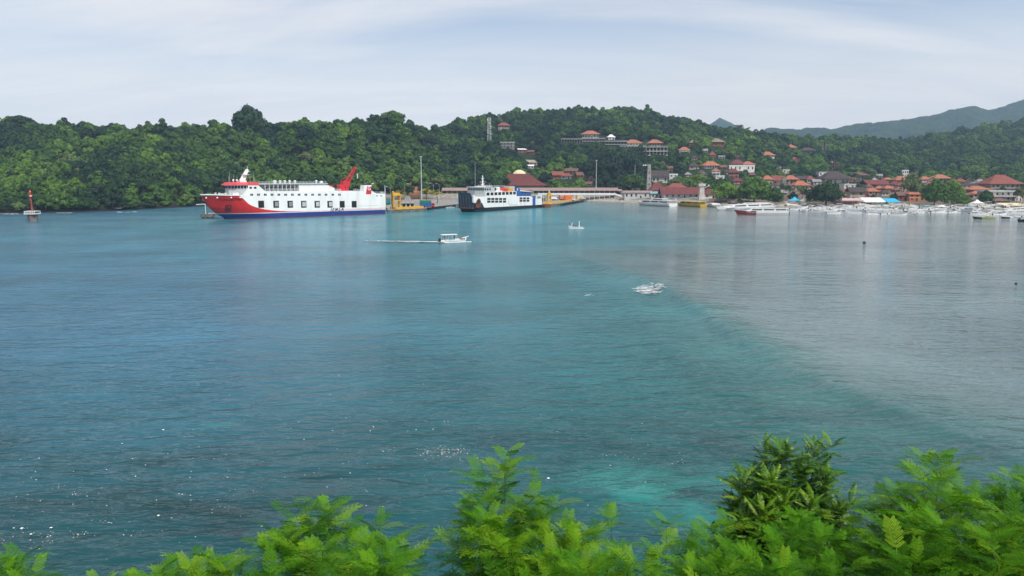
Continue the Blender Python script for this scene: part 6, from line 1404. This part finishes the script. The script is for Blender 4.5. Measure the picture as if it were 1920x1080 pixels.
PALML = leaf_material('palm_leaves', [(0.0, (0.02, 0.05, 0.02)), (0.5, (0.045, 0.09, 0.025)), (1.0, (0.10, 0.14, 0.035))])
PALMY = leaf_material('yellow_palm_leaves', [(0.0, (0.16, 0.17, 0.03)), (1.0, (0.34, 0.30, 0.05))])
PALMS = [palm_meshes(1), palm_meshes(2)]; PALMSY = [palm_meshes(3, True), palm_meshes(4, True)]

TREES = []          # (x, y, z, radius, height factor, tone, variant)
def blocked(px, row_top, row_bot, rpx, Y, soft=0.3):
    for a, b, t_, bt, Yk, f in KEEP:
        if Y < Yk+1 and px+rpx*.8 > a and px-rpx*.8 < b and row_bot > t_ and row_top < t_ + (bt-t_)*f: return True
    return False
def scatter():
    g = np.random.RandomState(77); Y = 440.0
    while Y < 1560:
        sp = np.interp(Y, [440, 620, 800, 1150, 1500], [5.6, 6.3, 7.4, 8.5, 10.3]); X = -0.80*Y
        while X < 0.80*Y:
            x = X + g.uniform(-.5, .5)*sp; y = Y + g.uniform(-.5, .5)*sp; X += sp
            u1, u2, u3, u4, u5 = g.rand(5)
            z = float(zt(x, y)); px = 960 + FPX*(x/y)/.995
            if z < (0.5 if px < 715 else 2.4): continue
            if px < -140 or px > 2060: continue
            zb = float(zt(x*1.06, y*1.06)); 
            if px > 715 and z < 6.5 and px < 1340: continue
            r = np.interp(Y, [440, 700, 1200], [4.2, 5.1, 5.7])*(.60+1.05*u1**2)
            low = px > 1225 and z < 17 and y < 930
            if low:
                if u2 > np.interp(z, [2, 8, 17], [.18, .42, .85]): continue
                r *= .72
            if 900 < px < 1230 and y < 770 and u2 > .75: continue
            d2 = math.exp(-(((px-778)/13)**2 + ((z-15)/8)**2))
            if d2 > .45: continue
            if any((x-a)**2+(y-b)**2 < (c+r*.3)**2 for a, b, c in FOOT if abs(y-b) < 40): continue
            p0 = proj(x, y, z); p1 = proj(x, y, z+r*1.75); rp = r*FPX/y
            if blocked(px, p1[1], p0[1], rp, y): continue
            nz = float(fnoise(np.array(x*.03+3), np.array(y*.03+8), 33, 3)); nb = float(fnoise(np.array(px*.012), np.array(p1[1]*.03), 35, 2))
            tone = np.clip(.12 + .95*(nz-.42)*1.3 + .55*(nb-.3) + .42*u3**1.6, 0, .86)
            if u4 > .985: tone = .86+.12*u5
            if u4 < .06: tone = .03
            if 1100 < px < 1212 and 278 < p1[1] < 345: tone = .02+.1*u3
            if px > 1640 and y > 1000: tone *= .72
            TREES.append((x, y, z, r, .85+.4*u5, float(tone), int(u2*7)))
        Y += sp*.92
scatter()
def zone_of(px, row):
    up = 'low at the shore' if row > 340 else ('on lower slope' if row > 300 else 'high on slope')
    for lim, s in ((90, 'behind the beacon'), (180, 'right of the beacon'), (260, 'by the fallen dead tree'), (375, 'left of large ferry bow'), (480, 'behind large ferry bow'), (620, 'behind large ferry middle'), (725, 'behind large ferry crane'), (870, 'over the quay between ferries'), (1030, 'over small ferry and maroon hall'), (1215, 'behind the covered walkway'), (1345, 'behind the terminal roofs'), (1480, 'by the white villa'), (1620, 'by the great dark roof'), (1800, 'over the village middle'), (2300, 'by the great red pavilion')):
        if px < lim: return up, s
def tone_word(t): return 'very dark green' if t < .14 else 'dark green' if t < .34 else 'mid green' if t < .58 else 'bright green' if t < .87 else 'olive brown'
def add_tree(name, label, group, x, y, z, r, hf, tone, var, rz, cat='tree'):
    t = thing(name, label, cat, (x, y, z), rz, group); t.scale = (r, r, r*hf)
    c = link('crown', CROWNS[var], t); c['tone'] = tone
    link('trunk', TRUNKS[var % 3], t); return t
order = sorted(range(len(TREES)), key=lambda i: -(TREES[i][3]/TREES[i][1]))
solo = set()
for i in order:
    if len(solo) >= 262: break
    x, y, z, r, hf, tone, var = TREES[i]; px, row = proj(x, y, z+r)
    if not (-15 < px < 1935): continue
    if proj(x, y, z)[1] > 372 and 372 < px < 722: continue            # the ferry hides it
    # in view: nothing nearer and taller straight in front
    if y > 800: continue
    solo.add(i)
for i in solo:
    x, y, z, r, hf, tone, var = TREES[i]; px, row = proj(x, y, z+r); up, s = zone_of(px, row)
    size = 'large' if r > 5.2 else 'mid sized' if r > 4.2 else 'small'
    lab = '%s %s tree %s, %s' % (size, tone_word(tone), up, s)
    add_tree('broadleaf_tree', lab, lab, x, y, z-.4, r, hf, tone, var, rnd.uniform(0, 6.28))
def forest_mass():
    rest = [TREES[i] for i in range(len(TREES)) if i not in solo]
    me = bpy.data.meshes.new('forest'); me.vertices.add(len(rest)); A = np.array(rest)
    co = A[:, :3].copy(); co[:, 2] -= .4; me.vertices.foreach_set('co', co.astype(np.float32).ravel())
    g = np.random.RandomState(5)
    for nm, tp, val in (('rad', 'FLOAT', A[:, 3]), ('hgt', 'FLOAT', A[:, 3]*A[:, 4]), ('tone', 'FLOAT', A[:, 5]), ('turn', 'FLOAT', g.rand(len(rest))*6.28), ('kind', 'INT', A[:, 6])):
        a = me.attributes.new(nm, tp, 'POINT'); a.data.foreach_set('value', val.astype(np.int32 if tp == 'INT' else np.float32))
    col = bpy.data.collections.new('crown_kinds')
    for k, m in enumerate(CROWNS): col.objects.link(bpy.data.objects.new('crown_kind_%d' % k, m))
    o = link('forest', me); tag(o, 'dense mixed green forest covering the hills behind the harbour', None, None, 'stuff')
    ng = bpy.data.node_groups.new('forest', 'GeometryNodeTree'); ng.interface.new_socket('Geometry', in_out='INPUT', socket_type='NodeSocketGeometry'); ng.interface.new_socket('Geometry', in_out='OUTPUT', socket_type='NodeSocketGeometry')
    gi, go = N(ng, 'NodeGroupInput'), N(ng, 'NodeGroupOutput'); ip = N(ng, 'GeometryNodeInstanceOnPoints'); ci = N(ng, 'GeometryNodeCollectionInfo')
    ci.inputs['Collection'].default_value = col; ci.inputs['Separate Children'].default_value = True; ci.inputs['Reset Children'].default_value = True
    mp_ = N(ng, 'GeometryNodeMeshToPoints')
    def na(n, tp='FLOAT'): q = N(ng, 'GeometryNodeInputNamedAttribute', data_type=tp); q.inputs['Name'].default_value = n; return q.outputs['Attribute']
    c1 = N(ng, 'ShaderNodeCombineXYZ'); L(ng, na('turn'), c1.inputs[2]); c2 = N(ng, 'ShaderNodeCombineXYZ'); ra = na('rad'); L(ng, ra, c2.inputs[0]); L(ng, ra, c2.inputs[1]); L(ng, na('hgt'), c2.inputs[2])
    L(ng, gi.outputs[0], mp_.inputs[0]); L(ng, mp_.outputs[0], ip.inputs['Points']); L(ng, ci.outputs[0], ip.inputs['Instance']); ip.inputs['Pick Instance'].default_value = True
    L(ng, na('kind', 'INT'), ip.inputs['Instance Index']); L(ng, c1.outputs[0], ip.inputs['Rotation']); L(ng, c2.outputs[0], ip.inputs['Scale']); L(ng, ip.outputs[0], go.inputs[0])
    md = o.modifiers.new('forest', 'NODES'); md.node_group = ng
forest_mass()
def landmark(label, px, base, top, wpx, tone, var, name='broadleaf_tree', Y=None):
    P = ground(px, base) if Y is None else at(px, base, Y); s = P.y/FPX; r = wpx*s/2/1.08; h = (base-top)*s; hf = h/(1.62*r)
    add_tree(name, label, None, P.x, P.y, P.z, r, hf, tone, var, rnd.uniform(0, 6.28))
CROWNS.append(crown_mesh(31, 1.15, .8, 44, 110, .07)); CROWNS.append(crown_mesh(32, 1.1, 1.0, 40, 110, .075)); CROWNS.append(crown_mesh(33, 1.1, .9, 30, 60, .06))
landmark('great dark umbrella shaped banyan tree on the beach beside the blue tent', 1548, 386, 339, 74, .13, 7)
landmark('big leafy green tree with layered boughs on the beach by the speedboats', 1414, 383, 331, 62, .50, 8)
landmark('olive green spreading tree on the beach left of the layered leafy tree', 1362, 381, 341, 58, .74, 9)
landmark('dark rounded tree between the layered leafy tree and the stone temple', 1452, 383, 352, 34, .30, 8)
landmark('tall dense green tree standing behind the beached boats, right of the orange shop', 1752, 386, 336, 50, .42, 8)
landmark('wide brownish green tree right beside the tall dense beach tree', 1783, 385, 334, 44, .80, 9)
landmark('bare looking olive brown tree over the blue awning and the orange shop', 1708, 374, 322, 46, .93, 9)
landmark('rounded bright bush tree at the beach right of the tall dense tree', 1801, 387, 362, 34, .55, 8)
landmark('dark bushy tree before the grey concrete house of the red pavilion', 1848, 384, 357, 26, .28, 8)
landmark('round dense green tree between the grey pole and the tall stone tower', 1187, 358, 327, 44, .36, 8)
landmark('olive leafy tree on the slope right of the terminal roofs', 1310, 352, 326, 50, .72, 9)
landmark('leafy pale tree clump above the orange red terminal roof', 1272, 350, 330, 40, .85, 9)
landmark('huge round topped tree standing out above the ridge over the large ferry', 470, 276, 201, 70, .10, 8, Y=745)
landmark('rounded tall tree group at the ridge top over the quay', 735, 238, 209, 52, .38, 8, Y=790)
landmark('very dark tall tree in the middle of the slope above the large ferry', 572, 268, 232, 36, .0, 7, Y=705)
landmark('dark pointed tree at the far left end of the ridge', 36, 236, 217, 44, .12, 8, Y=700)
landmark('large dark evergreen in the tree clump behind the covered walkway, left one', 1140, 345, 284, 58, .0, 8, Y=760)
landmark('large dark evergreen in the tree clump behind the covered walkway, right one', 1180, 340, 280, 60, .03, 7, Y=775)
def palm(label, px, base, top, wpx, yellow=False, Y=None, group=None, tone=.4, var=0):
    P = ground(px, base) if Y is None else at(px, base, Y); s = P.y/FPX; h = (base-top)*s; k = h/1.05; t = thing('palm_tree', label, 'palm', P, rnd.uniform(0, 6), group)
    f, tr = (PALMSY if yellow else PALMS)[var]; w = wpx*s/.85; t.scale = (w, w, k); c = link('fronds', f, t); c['tone'] = tone; link('trunk', tr, t)
palm('small yellow palm right of the tall mast, behind the green tarped truck', 800, 379, 350, 22, True, 560, var=0, tone=.7)
palm('small yellow palm left of the boarding walkway end', 820.5, 379, 355, 22, True, 575, var=1, tone=.8)
palm('yellow green palm behind the yellow frame on the quay', 752, 384, 353, 26, True, 540, var=0, tone=.1)
for px, base, top, w, lab in ((1469, 372, 343, 18, 'coconut palm before the stone temple, left one'), (1481, 372, 345, 18, 'coconut palm before the stone temple, right one'), (1504, 374, 346, 20, 'yellowish coconut palm under the bright orange roof'), (1398, 262, 238, 22, 'palm with wide crown breaking the skyline under the small far hilltop'), (1382, 258, 232, 20, 'leafy palm on the skyline left of the wide crowned palm'), (1864, 352, 314, 16, 'thin tall palm left of the great red pavilion'), (1812, 348, 322, 18, 'palm behind the rusty red roof'), (1520, 270, 250, 16, 'slim palm on the ridge right of the topmost orange roof'), (1455, 272, 250, 16, 'slim palm on the ridge left of the topmost orange roof'), (1600, 345, 322, 18, 'palm right of the great dark roof'), (1627, 350, 330, 16, 'palm left of the white gabled house'), (1905, 386, 350, 18, 'palm before the grey concrete house at the right edge')):
    palm(lab, px, base, top, w, False, None, None, .45 if 'yellow' not in lab else .95, len(lab) % 2)
# ---------------------------------------------------------------- the headland under the camera and its shrubs
def head_z(x, y):
    y = np.asarray(y, float); x = np.asarray(x, float)
    return 20.35 - np.clip(y-1.2, 0, None)*np.interp(y, [1, 6, 30], [.95, .86, .84]) + 0.25*np.sin(x*.7)+.2*np.sin(x*.31+y*.5)
def headland():
    X, Y = np.meshgrid(np.linspace(-60, 60, 120), np.concatenate([np.linspace(-60, 0, 12), np.linspace(.5, 30, 60)]), indexing='ij')
    Z = head_z(X, Y); V = np.stack([X, Y, Z], -1).reshape(-1, 3); n, m = X.shape
    i = np.arange(n-1)[:, None]*m + np.arange(m-1)[None, :]
    Q = np.stack([i, i+m, i+m+1, i+1], -1).reshape(-1, 4)
    g = mat('headland_ground', (.075, .07, .035), .95, .1, 0, .8, col2=(.03, .035, .015))
    tag(link('headland', np_mesh('headland', V, Q, (g,), True)), kind='structure', label='steep overgrown slope of the headland under the viewpoint')
headland()
def fine_leaf_mat(name, ramp, trans, spec=.3, rough=.5):
    m = bpy.data.materials.new(name); m.use_nodes = True; t = m.node_tree; t.nodes.clear()
    a = N(t, 'ShaderNodeAttribute'); a.attribute_name = 'leafv'; r_ = N(t, 'ShaderNodeValToRGB'); el = r_.color_ramp.elements
    while len(el) < len(ramp): el.new(.5)
    for e, (p, c) in zip(el, ramp): e.position = p; e.color = (*c, 1)
    L(t, a.outputs['Fac'], r_.inputs[0]); p = N(t, 'ShaderNodeBsdfPrincipled'); p.inputs['Roughness'].default_value = rough; p.inputs['Specular IOR Level'].default_value = spec; L(t, r_.outputs[0], p.inputs['Base Color'])
    tr = N(t, 'ShaderNodeBsdfTranslucent'); L(t, r_.outputs[0], tr.inputs[0]); mx = N(t, 'ShaderNodeMixShader'); mx.inputs[0].default_value = trans
    L(t, p.outputs[0], mx.inputs[1]); L(t, tr.outputs[0], mx.inputs[2]); o = N(t, 'ShaderNodeOutputMaterial'); L(t, mx.outputs[0], o.inputs[0]); return m
FEATHER = fine_leaf_mat('feathery_leaves', [(0, (.018, .085, .004)), (.35, (.045, .170, .005)), (.7, (.100, .285, .006)), (1, (.21, .38, .012))], .36, .15, .6)
NEEM = fine_leaf_mat('glossy_leaflets', [(0, (.016, .066, .005)), (.5, (.044, .135, .006)), (.8, (.095, .225, .008)), (1, (.17, .30, .012))], .32, .35, .42)
TWIG = mat('twig', (.075, .095, .030), .8, .2, .4, 3.0)
def feather_leaf(seed):
    """twice-feathered leaf, one unit long: rachis, 7 pairs of pinnae, each with many small leaflets"""
    g = np.random.RandomState(seed); V = []
    def quad(a, b, c, d): V.extend([a, b, c, d])
    def curve(u): return np.array([u, 0, .16*u - .50*u*u])
    for k in range(10):
        a, b = curve(k/10), curve((k+1)/10); w = np.array([0, .007, 0]); quad(a-w, b-w, b+w, a+w)
    for k in range(7):
        u = .18+.82*k/6.0; o = curve(min(u, 1)); ln = (.44-.045*abs(k-2.2))*(.85+.3*g.rand())
        for s_ in (-1, 1):
            fw = np.array([.62+.09*k, s_*.80, .02-.22*g.rand()-.05*k]); fw /= np.linalg.norm(fw); side = np.cross(fw, [0, 0, 1]); side /= np.linalg.norm(side); n = 11
            for j in range(n):
                q = (j+.8)/n; c = o + fw*ln*q + np.array([0, 0, -.22*q*q*ln]); ll = .068*(1-.6*abs(q-.4)**1.2)
                for t_ in (-1, 1):
                    d = side*t_*.85 + fw*.5 + np.array([0, 0, g.uniform(-.55, .25)]); d /= np.linalg.norm(d); w = fw*.0150
                    quad(c-w, c+d*ll*.6-w*1.1, c+d*ll, c+d*ll*.5+w*1.1)
    return np.array(V)
def pinnate_leaf(seed):
    """simple pinnate leaf, one unit long, drooping lance shaped leaflets"""
    g = np.random.RandomState(seed); V = []
    def curve(u): return np.array([u, 0, .22*u - .42*u*u])
    for k in range(8):
        a, b = curve(k/8), curve((k+1)/8); w = np.array([0, .008, 0]); V.extend([a-w, b-w, b+w, a+w])
    for k in range(11):
        u = .12+.88*k/10; o = curve(u); ll = (.27-.013*abs(k-4)**1.3)*(.9+.2*g.rand())
        for s_ in (-1, 1):
            d = np.array([.40+.03*k, s_*.86, -.12-.3*g.rand()]); d /= np.linalg.norm(d); dn = d+np.array([.06, 0, -.55]); dn /= np.linalg.norm(dn); w = np.cross(d, [0, 0, 1.]); w /= np.linalg.norm(w); w = (w+np.array([0, 0, .25*s_*g.randn()]))*.036
            m1 = o+d*ll*.38; m2 = o+d*ll*.38+dn*ll*.34; e = m2+dn*ll*.36
            V.extend([o-w*.2, m1-w, m1+w, o+w*.2]); V.extend([m1-w, m2-w*.85, m2+w*.85, m1+w]); V.extend([m2-w*.85, e-w*.05, e+w*.05, m2+w*.85])
    d = np.array([1, 0, -.3]); o = curve(1.0); V.extend([o, o+d*.1+[0, .035, 0], o+d*.24, o+d*.1-[0, .035, 0]])
    return np.array(V)
FL = [feather_leaf(i) for i in range(4)]; PL = [pinnate_leaf(i) for i in range(3)]
def place_leaf(tpl, P, d, up, s_):
    d = d/np.linalg.norm(d); y = np.cross(up, d); y /= max(1e-6, np.linalg.norm(y)); z = np.cross(d, y)
    return (tpl[:, 0:1]*d + tpl[:, 1:2]*y + tpl[:, 2:3]*z)*s_ + P
def shrub(label, shoots, seed, name='feathery_shrub', cat='shrub', lm=FEATHER, tpls=FL, leaf=.255, step=.054, depth=1.5, group='feathery shrubs along the bottom of the view', tone=0.0, branches=True, base=None, side_len=.55):
    """shoots: (px, row, Y, fullness) of the shoot tips; everything grows from one foot on the slope"""
    g = np.random.RandomState(seed); tips = [np.array(at(px, row+(float(np.interp(px, [0, 850, 870, 1010, 1030, 1360, 1400, 1900], [36, 36, 44, 44, 50, 50, 30, 24])) if lm is FEATHER else 26), Y)) for px, row, Y, f in shoots]
    cx = np.mean([t_[0] for t_ in tips]); cy = np.mean([t_[1] for t_ in tips])+.1 if base is None else base
    foot = np.array([cx, cy, float(head_z(cx, cy))-.1]); t = thing(name, label, cat, foot, 0, group)
    LV, LT = [], []; mb = MB()
    def leafat(P, d, s_, v):
        LV.append(place_leaf(tpls[g.randint(len(tpls))], P-foot, d, np.array([0, 0, 1.]), s_)); LT.append(v)
    for (px, row, Y, full), T in zip(shoots, tips):
        H_ = T[2]-foot[2]; n = 8; pts = []
        for k in range(n+1):
            u = k/n; p = foot*(1-u) + T*u; bow = math.sin(math.pi*u)*.10
            p = p + np.array([(T[0]-foot[0])*bow, 0, 0]) + np.array([0, 0, H_*.16*math.sin(math.pi*u)*min(1, abs(T[0]-foot[0])/1.2)]); pts.append(p + g.randn(3)*.012*(0 < k < n))
        for a, b, k in zip(pts[:-1], pts[1:], range(n)): mb.beam(a-foot, b-foot, .013*(1-k/n)**1.3+.0018, TWIG, r2=.013*(1-(k+1)/n)**1.3+.0018, n=5)
        ax = pts[-1]-pts[-2]; ax /= np.linalg.norm(ax); cum = [0]
        for a, b in zip(pts[::-1][:-1], pts[::-1][1:]): cum.append(cum[-1]+np.linalg.norm(b-a))
        def along(q):
            rp_ = pts[::-1]
            for k in range(len(cum)-1):
                if q <= cum[k+1]: u = (q-cum[k])/(cum[k+1]-cum[k]); return rp_[k]*(1-u)+rp_[k+1]*u
            return rp_[-1]
        q, k = .0, 0; az = g.rand()*6.28; dmax = min(depth, cum[-1]*.9)
        while q < dmax:
            P = along(q); az += 2.4+g.randn()*.35; young = max(0, 1-q/.35)
            el = .55*young + .30 + g.randn()*.18 - .2*(q/dmax); d = np.array([math.cos(az)*math.cos(el), math.sin(az)*math.cos(el), math.sin(el)]) + ax*.25*young
            s_ = leaf*(.55+.45*min(1, q/.16))*(.8+.4*g.rand()); v = np.clip(.46+.36*young+.28*g.randn()+tone - .12*(q/dmax), 0, 1)
            leafat(P, d, s_, v); q += step*(.7+.6*g.rand())/full
        for kk in range(3): leafat(pts[-1], ax + np.array([math.cos(kk*2.1+az), math.sin(kk*2.1+az), 0])*.75, leaf*.6, np.clip(.8+tone, 0, 1))
        if branches:
            q = .12
            while q < dmax:
                P = along(q); ba = g.rand()*6.28; be = .55+.35*g.rand(); bl = side_len*min(1, .35+q)*(.6+.6*g.rand()); bd = np.array([math.cos(ba)*math.cos(be), math.sin(ba)*math.cos(be), math.sin(be)]); E = P+bd*bl
                mb.beam(P-foot, E-foot, .004, TWIG, r2=.0015, n=4); w = 0.12
                while w <= 1.0:
                    az += 2.4; Q_ = P*(1-w)+E*w; el = .35+.5*w**3+g.randn()*.2; d = np.array([math.cos(az)*math.cos(el), math.sin(az)*math.cos(el), math.sin(el)])+bd*.5
                    leafat(Q_, d, leaf*(.55+.45*(1-w*.6))*(.8+.4*g.rand()), np.clip(.46+.18*w+.2*g.randn()+tone, 0, 1)); w += .062/ (bl+.15) *(.8+.4*g.rand())/full
                q += .175*(.7+.6*g.rand())/full
    V = np.concatenate(LV); Q = np.arange(len(V)).reshape(-1, 4)
    me = np_mesh('foliage', V, Q, (lm,)); a = me.attributes.new('leafv', 'FLOAT', 'FACE'); a.data.foreach_set('value', np.repeat(np.array(LT, np.float32), [len(x)//4 for x in LV]))
    link('foliage', me, t); mb.build('stems', t); print('SHRUB', label[:30], len(Q))
shrub('lowest feathery shrub, only a tuft at the bottom left corner', [(8, 1042, 6.6, 1), (-30, 1030, 6.8, 1), (40, 1062, 6.4, .8)], 1)
shrub('low bright feathery shrub left of the wide mounded one', [(180, 1066, 6.2, .8), (262, 1064, 6.0, 1), (312, 1050, 6.2, 1), (352, 1036, 6.0, 1), (392, 1028, 6.3, 1), (424, 1040, 6.1, 1)], 2, tone=.12)
shrub('wide mounded feathery shrub left of the tall pointed one', [(502, 1000, 6.4, 1), (538, 972, 6.2, 1), (580, 962, 6.5, 1), (616, 926, 6.3, 1), (648, 958, 6.6, 1), (688, 988, 6.2, 1), (728, 990, 6.5, 1), (768, 1010, 6.2, 1), (604, 1000, 5.6, 1), (700, 1036, 5.5, 1)], 3)
shrub('tall pointed feathery shrub rising highest at the centre bottom', [(946, 842, 6.2, 1.15), (896, 905, 6.0, 1), (918, 936, 5.7, 1), (998, 938, 6.3, 1), (1012, 968, 5.9, 1), (874, 960, 6.4, .9), (960, 985, 5.5, 1)], 4, tone=.04, depth=1.7)
shrub('yellow green feathery shrub right beside the tall pointed one', [(1042, 986, 6.0, 1), (1082, 962, 6.1, 1), (1112, 958, 6.4, 1), (1140, 1004, 5.8, 1), (1178, 1016, 5.6, 1), (1090, 1022, 5.2, 1), (1030, 1040, 5.3, 1)], 5, tone=.10)
shrub('thin feathery sapling with a bare stem right of the yellow green shrub', [(1146, 925, 7.0, .75)], 6, branches=False, depth=.75, tone=.06)
shrub('thin nodding feathery sapling left of the dark glossy tree', [(1250, 936, 7.2, .8), (1228, 988, 7.0, .7), (1272, 1000, 7.0, .7)], 7, branches=False, depth=1.1, tone=-.05)
shrub('loose feathery shrub close left under the dark glossy tree', [(1306, 978, 6.6, .8), (1334, 946, 6.7, .9), (1366, 990, 6.4, .9), (1296, 1024, 6.0, .9), (1236, 1044, 5.9, .8), (1350, 1030, 5.6, 1)], 8, tone=-.02)
shrub('dark glossy leaved tree standing above the feathery shrubs at the right', [(1420, 868, 8.6, 1), (1392, 880, 8.4, 1), (1466, 816, 8.6, 1.2), (1528, 812, 8.5, .9), (1448, 872, 8.3, 1), (1500, 862, 8.8, 1), (1548, 884, 8.5, 1), (1572, 930, 8.4, 1), (1378, 920, 8.6, 1), (1520, 920, 8.0, 1), (1470, 915, 8.1, 1), (1588, 958, 8.6, 1), (1400, 968, 8.7, .9), (1430, 930, 8.0, 1)], 9, 'glossy_tree', 'tree', NEEM, PL, .27, .022, 1.0, None, 0.08, side_len=.50)
shrub('dense feathery shrub in front of the foot of the dark glossy tree', [(1402, 1018, 6.0, 1), (1446, 992, 6.2, 1), (1500, 966, 6.4, 1), (1536, 984, 6.1, 1), (1580, 1000, 6.3, 1), (1470, 1042, 5.5, 1), (1560, 1046, 5.4, 1), (1620, 1030, 6.0, 1)], 10, tone=-.12)
shrub('broad airy feathery shrub right of the dark glossy tree', [(1690, 902, 6.4, 1), (1736, 842, 6.6, .85), (1760, 880, 6.3, 1), (1796, 906, 6.5, 1), (1660, 942, 6.5, 1), (1712, 960, 5.8, 1), (1770, 966, 5.6, 1), (1656, 1010, 5.8, 1), (1720, 1030, 5.2, 1)], 11, tone=-.02)
shrub('feathery shrub reaching out of the right edge with bare twigs', [(1834, 934, 6.2, 1), (1872, 916, 6.4, .8), (1908, 882, 6.5, .8), (1940, 900, 6.2, 1), (1850, 990, 5.6, 1), (1900, 972, 5.7, 1), (1880, 1030, 5.2, 1), (1950, 980, 5.6, 1)], 12, tone=0)
# ---------------------------------------------------------------- air
hz = MB().box(-3600, 4600, -90, 4700, -50, 450, WHITE).build('haze')
hz.data.materials.clear()
hm_ = bpy.data.materials.new('air'); hm_.use_nodes = True; t_ = hm_.node_tree; t_.nodes.clear()
pv = N(t_, 'ShaderNodeVolumePrincipled'); pv.inputs['Color'].default_value = (0.52, 0.74, 1.0, 1); pv.inputs['Density'].default_value = 0.00015; pv.inputs['Anisotropy'].default_value = 0.2
ou = N(t_, 'ShaderNodeOutputMaterial'); L(t_, pv.outputs[0], ou.inputs['Volume'])
hz.data.materials.append(hm_); tag(hz, 'thin pale haze over the bay', None, None, 'stuff')
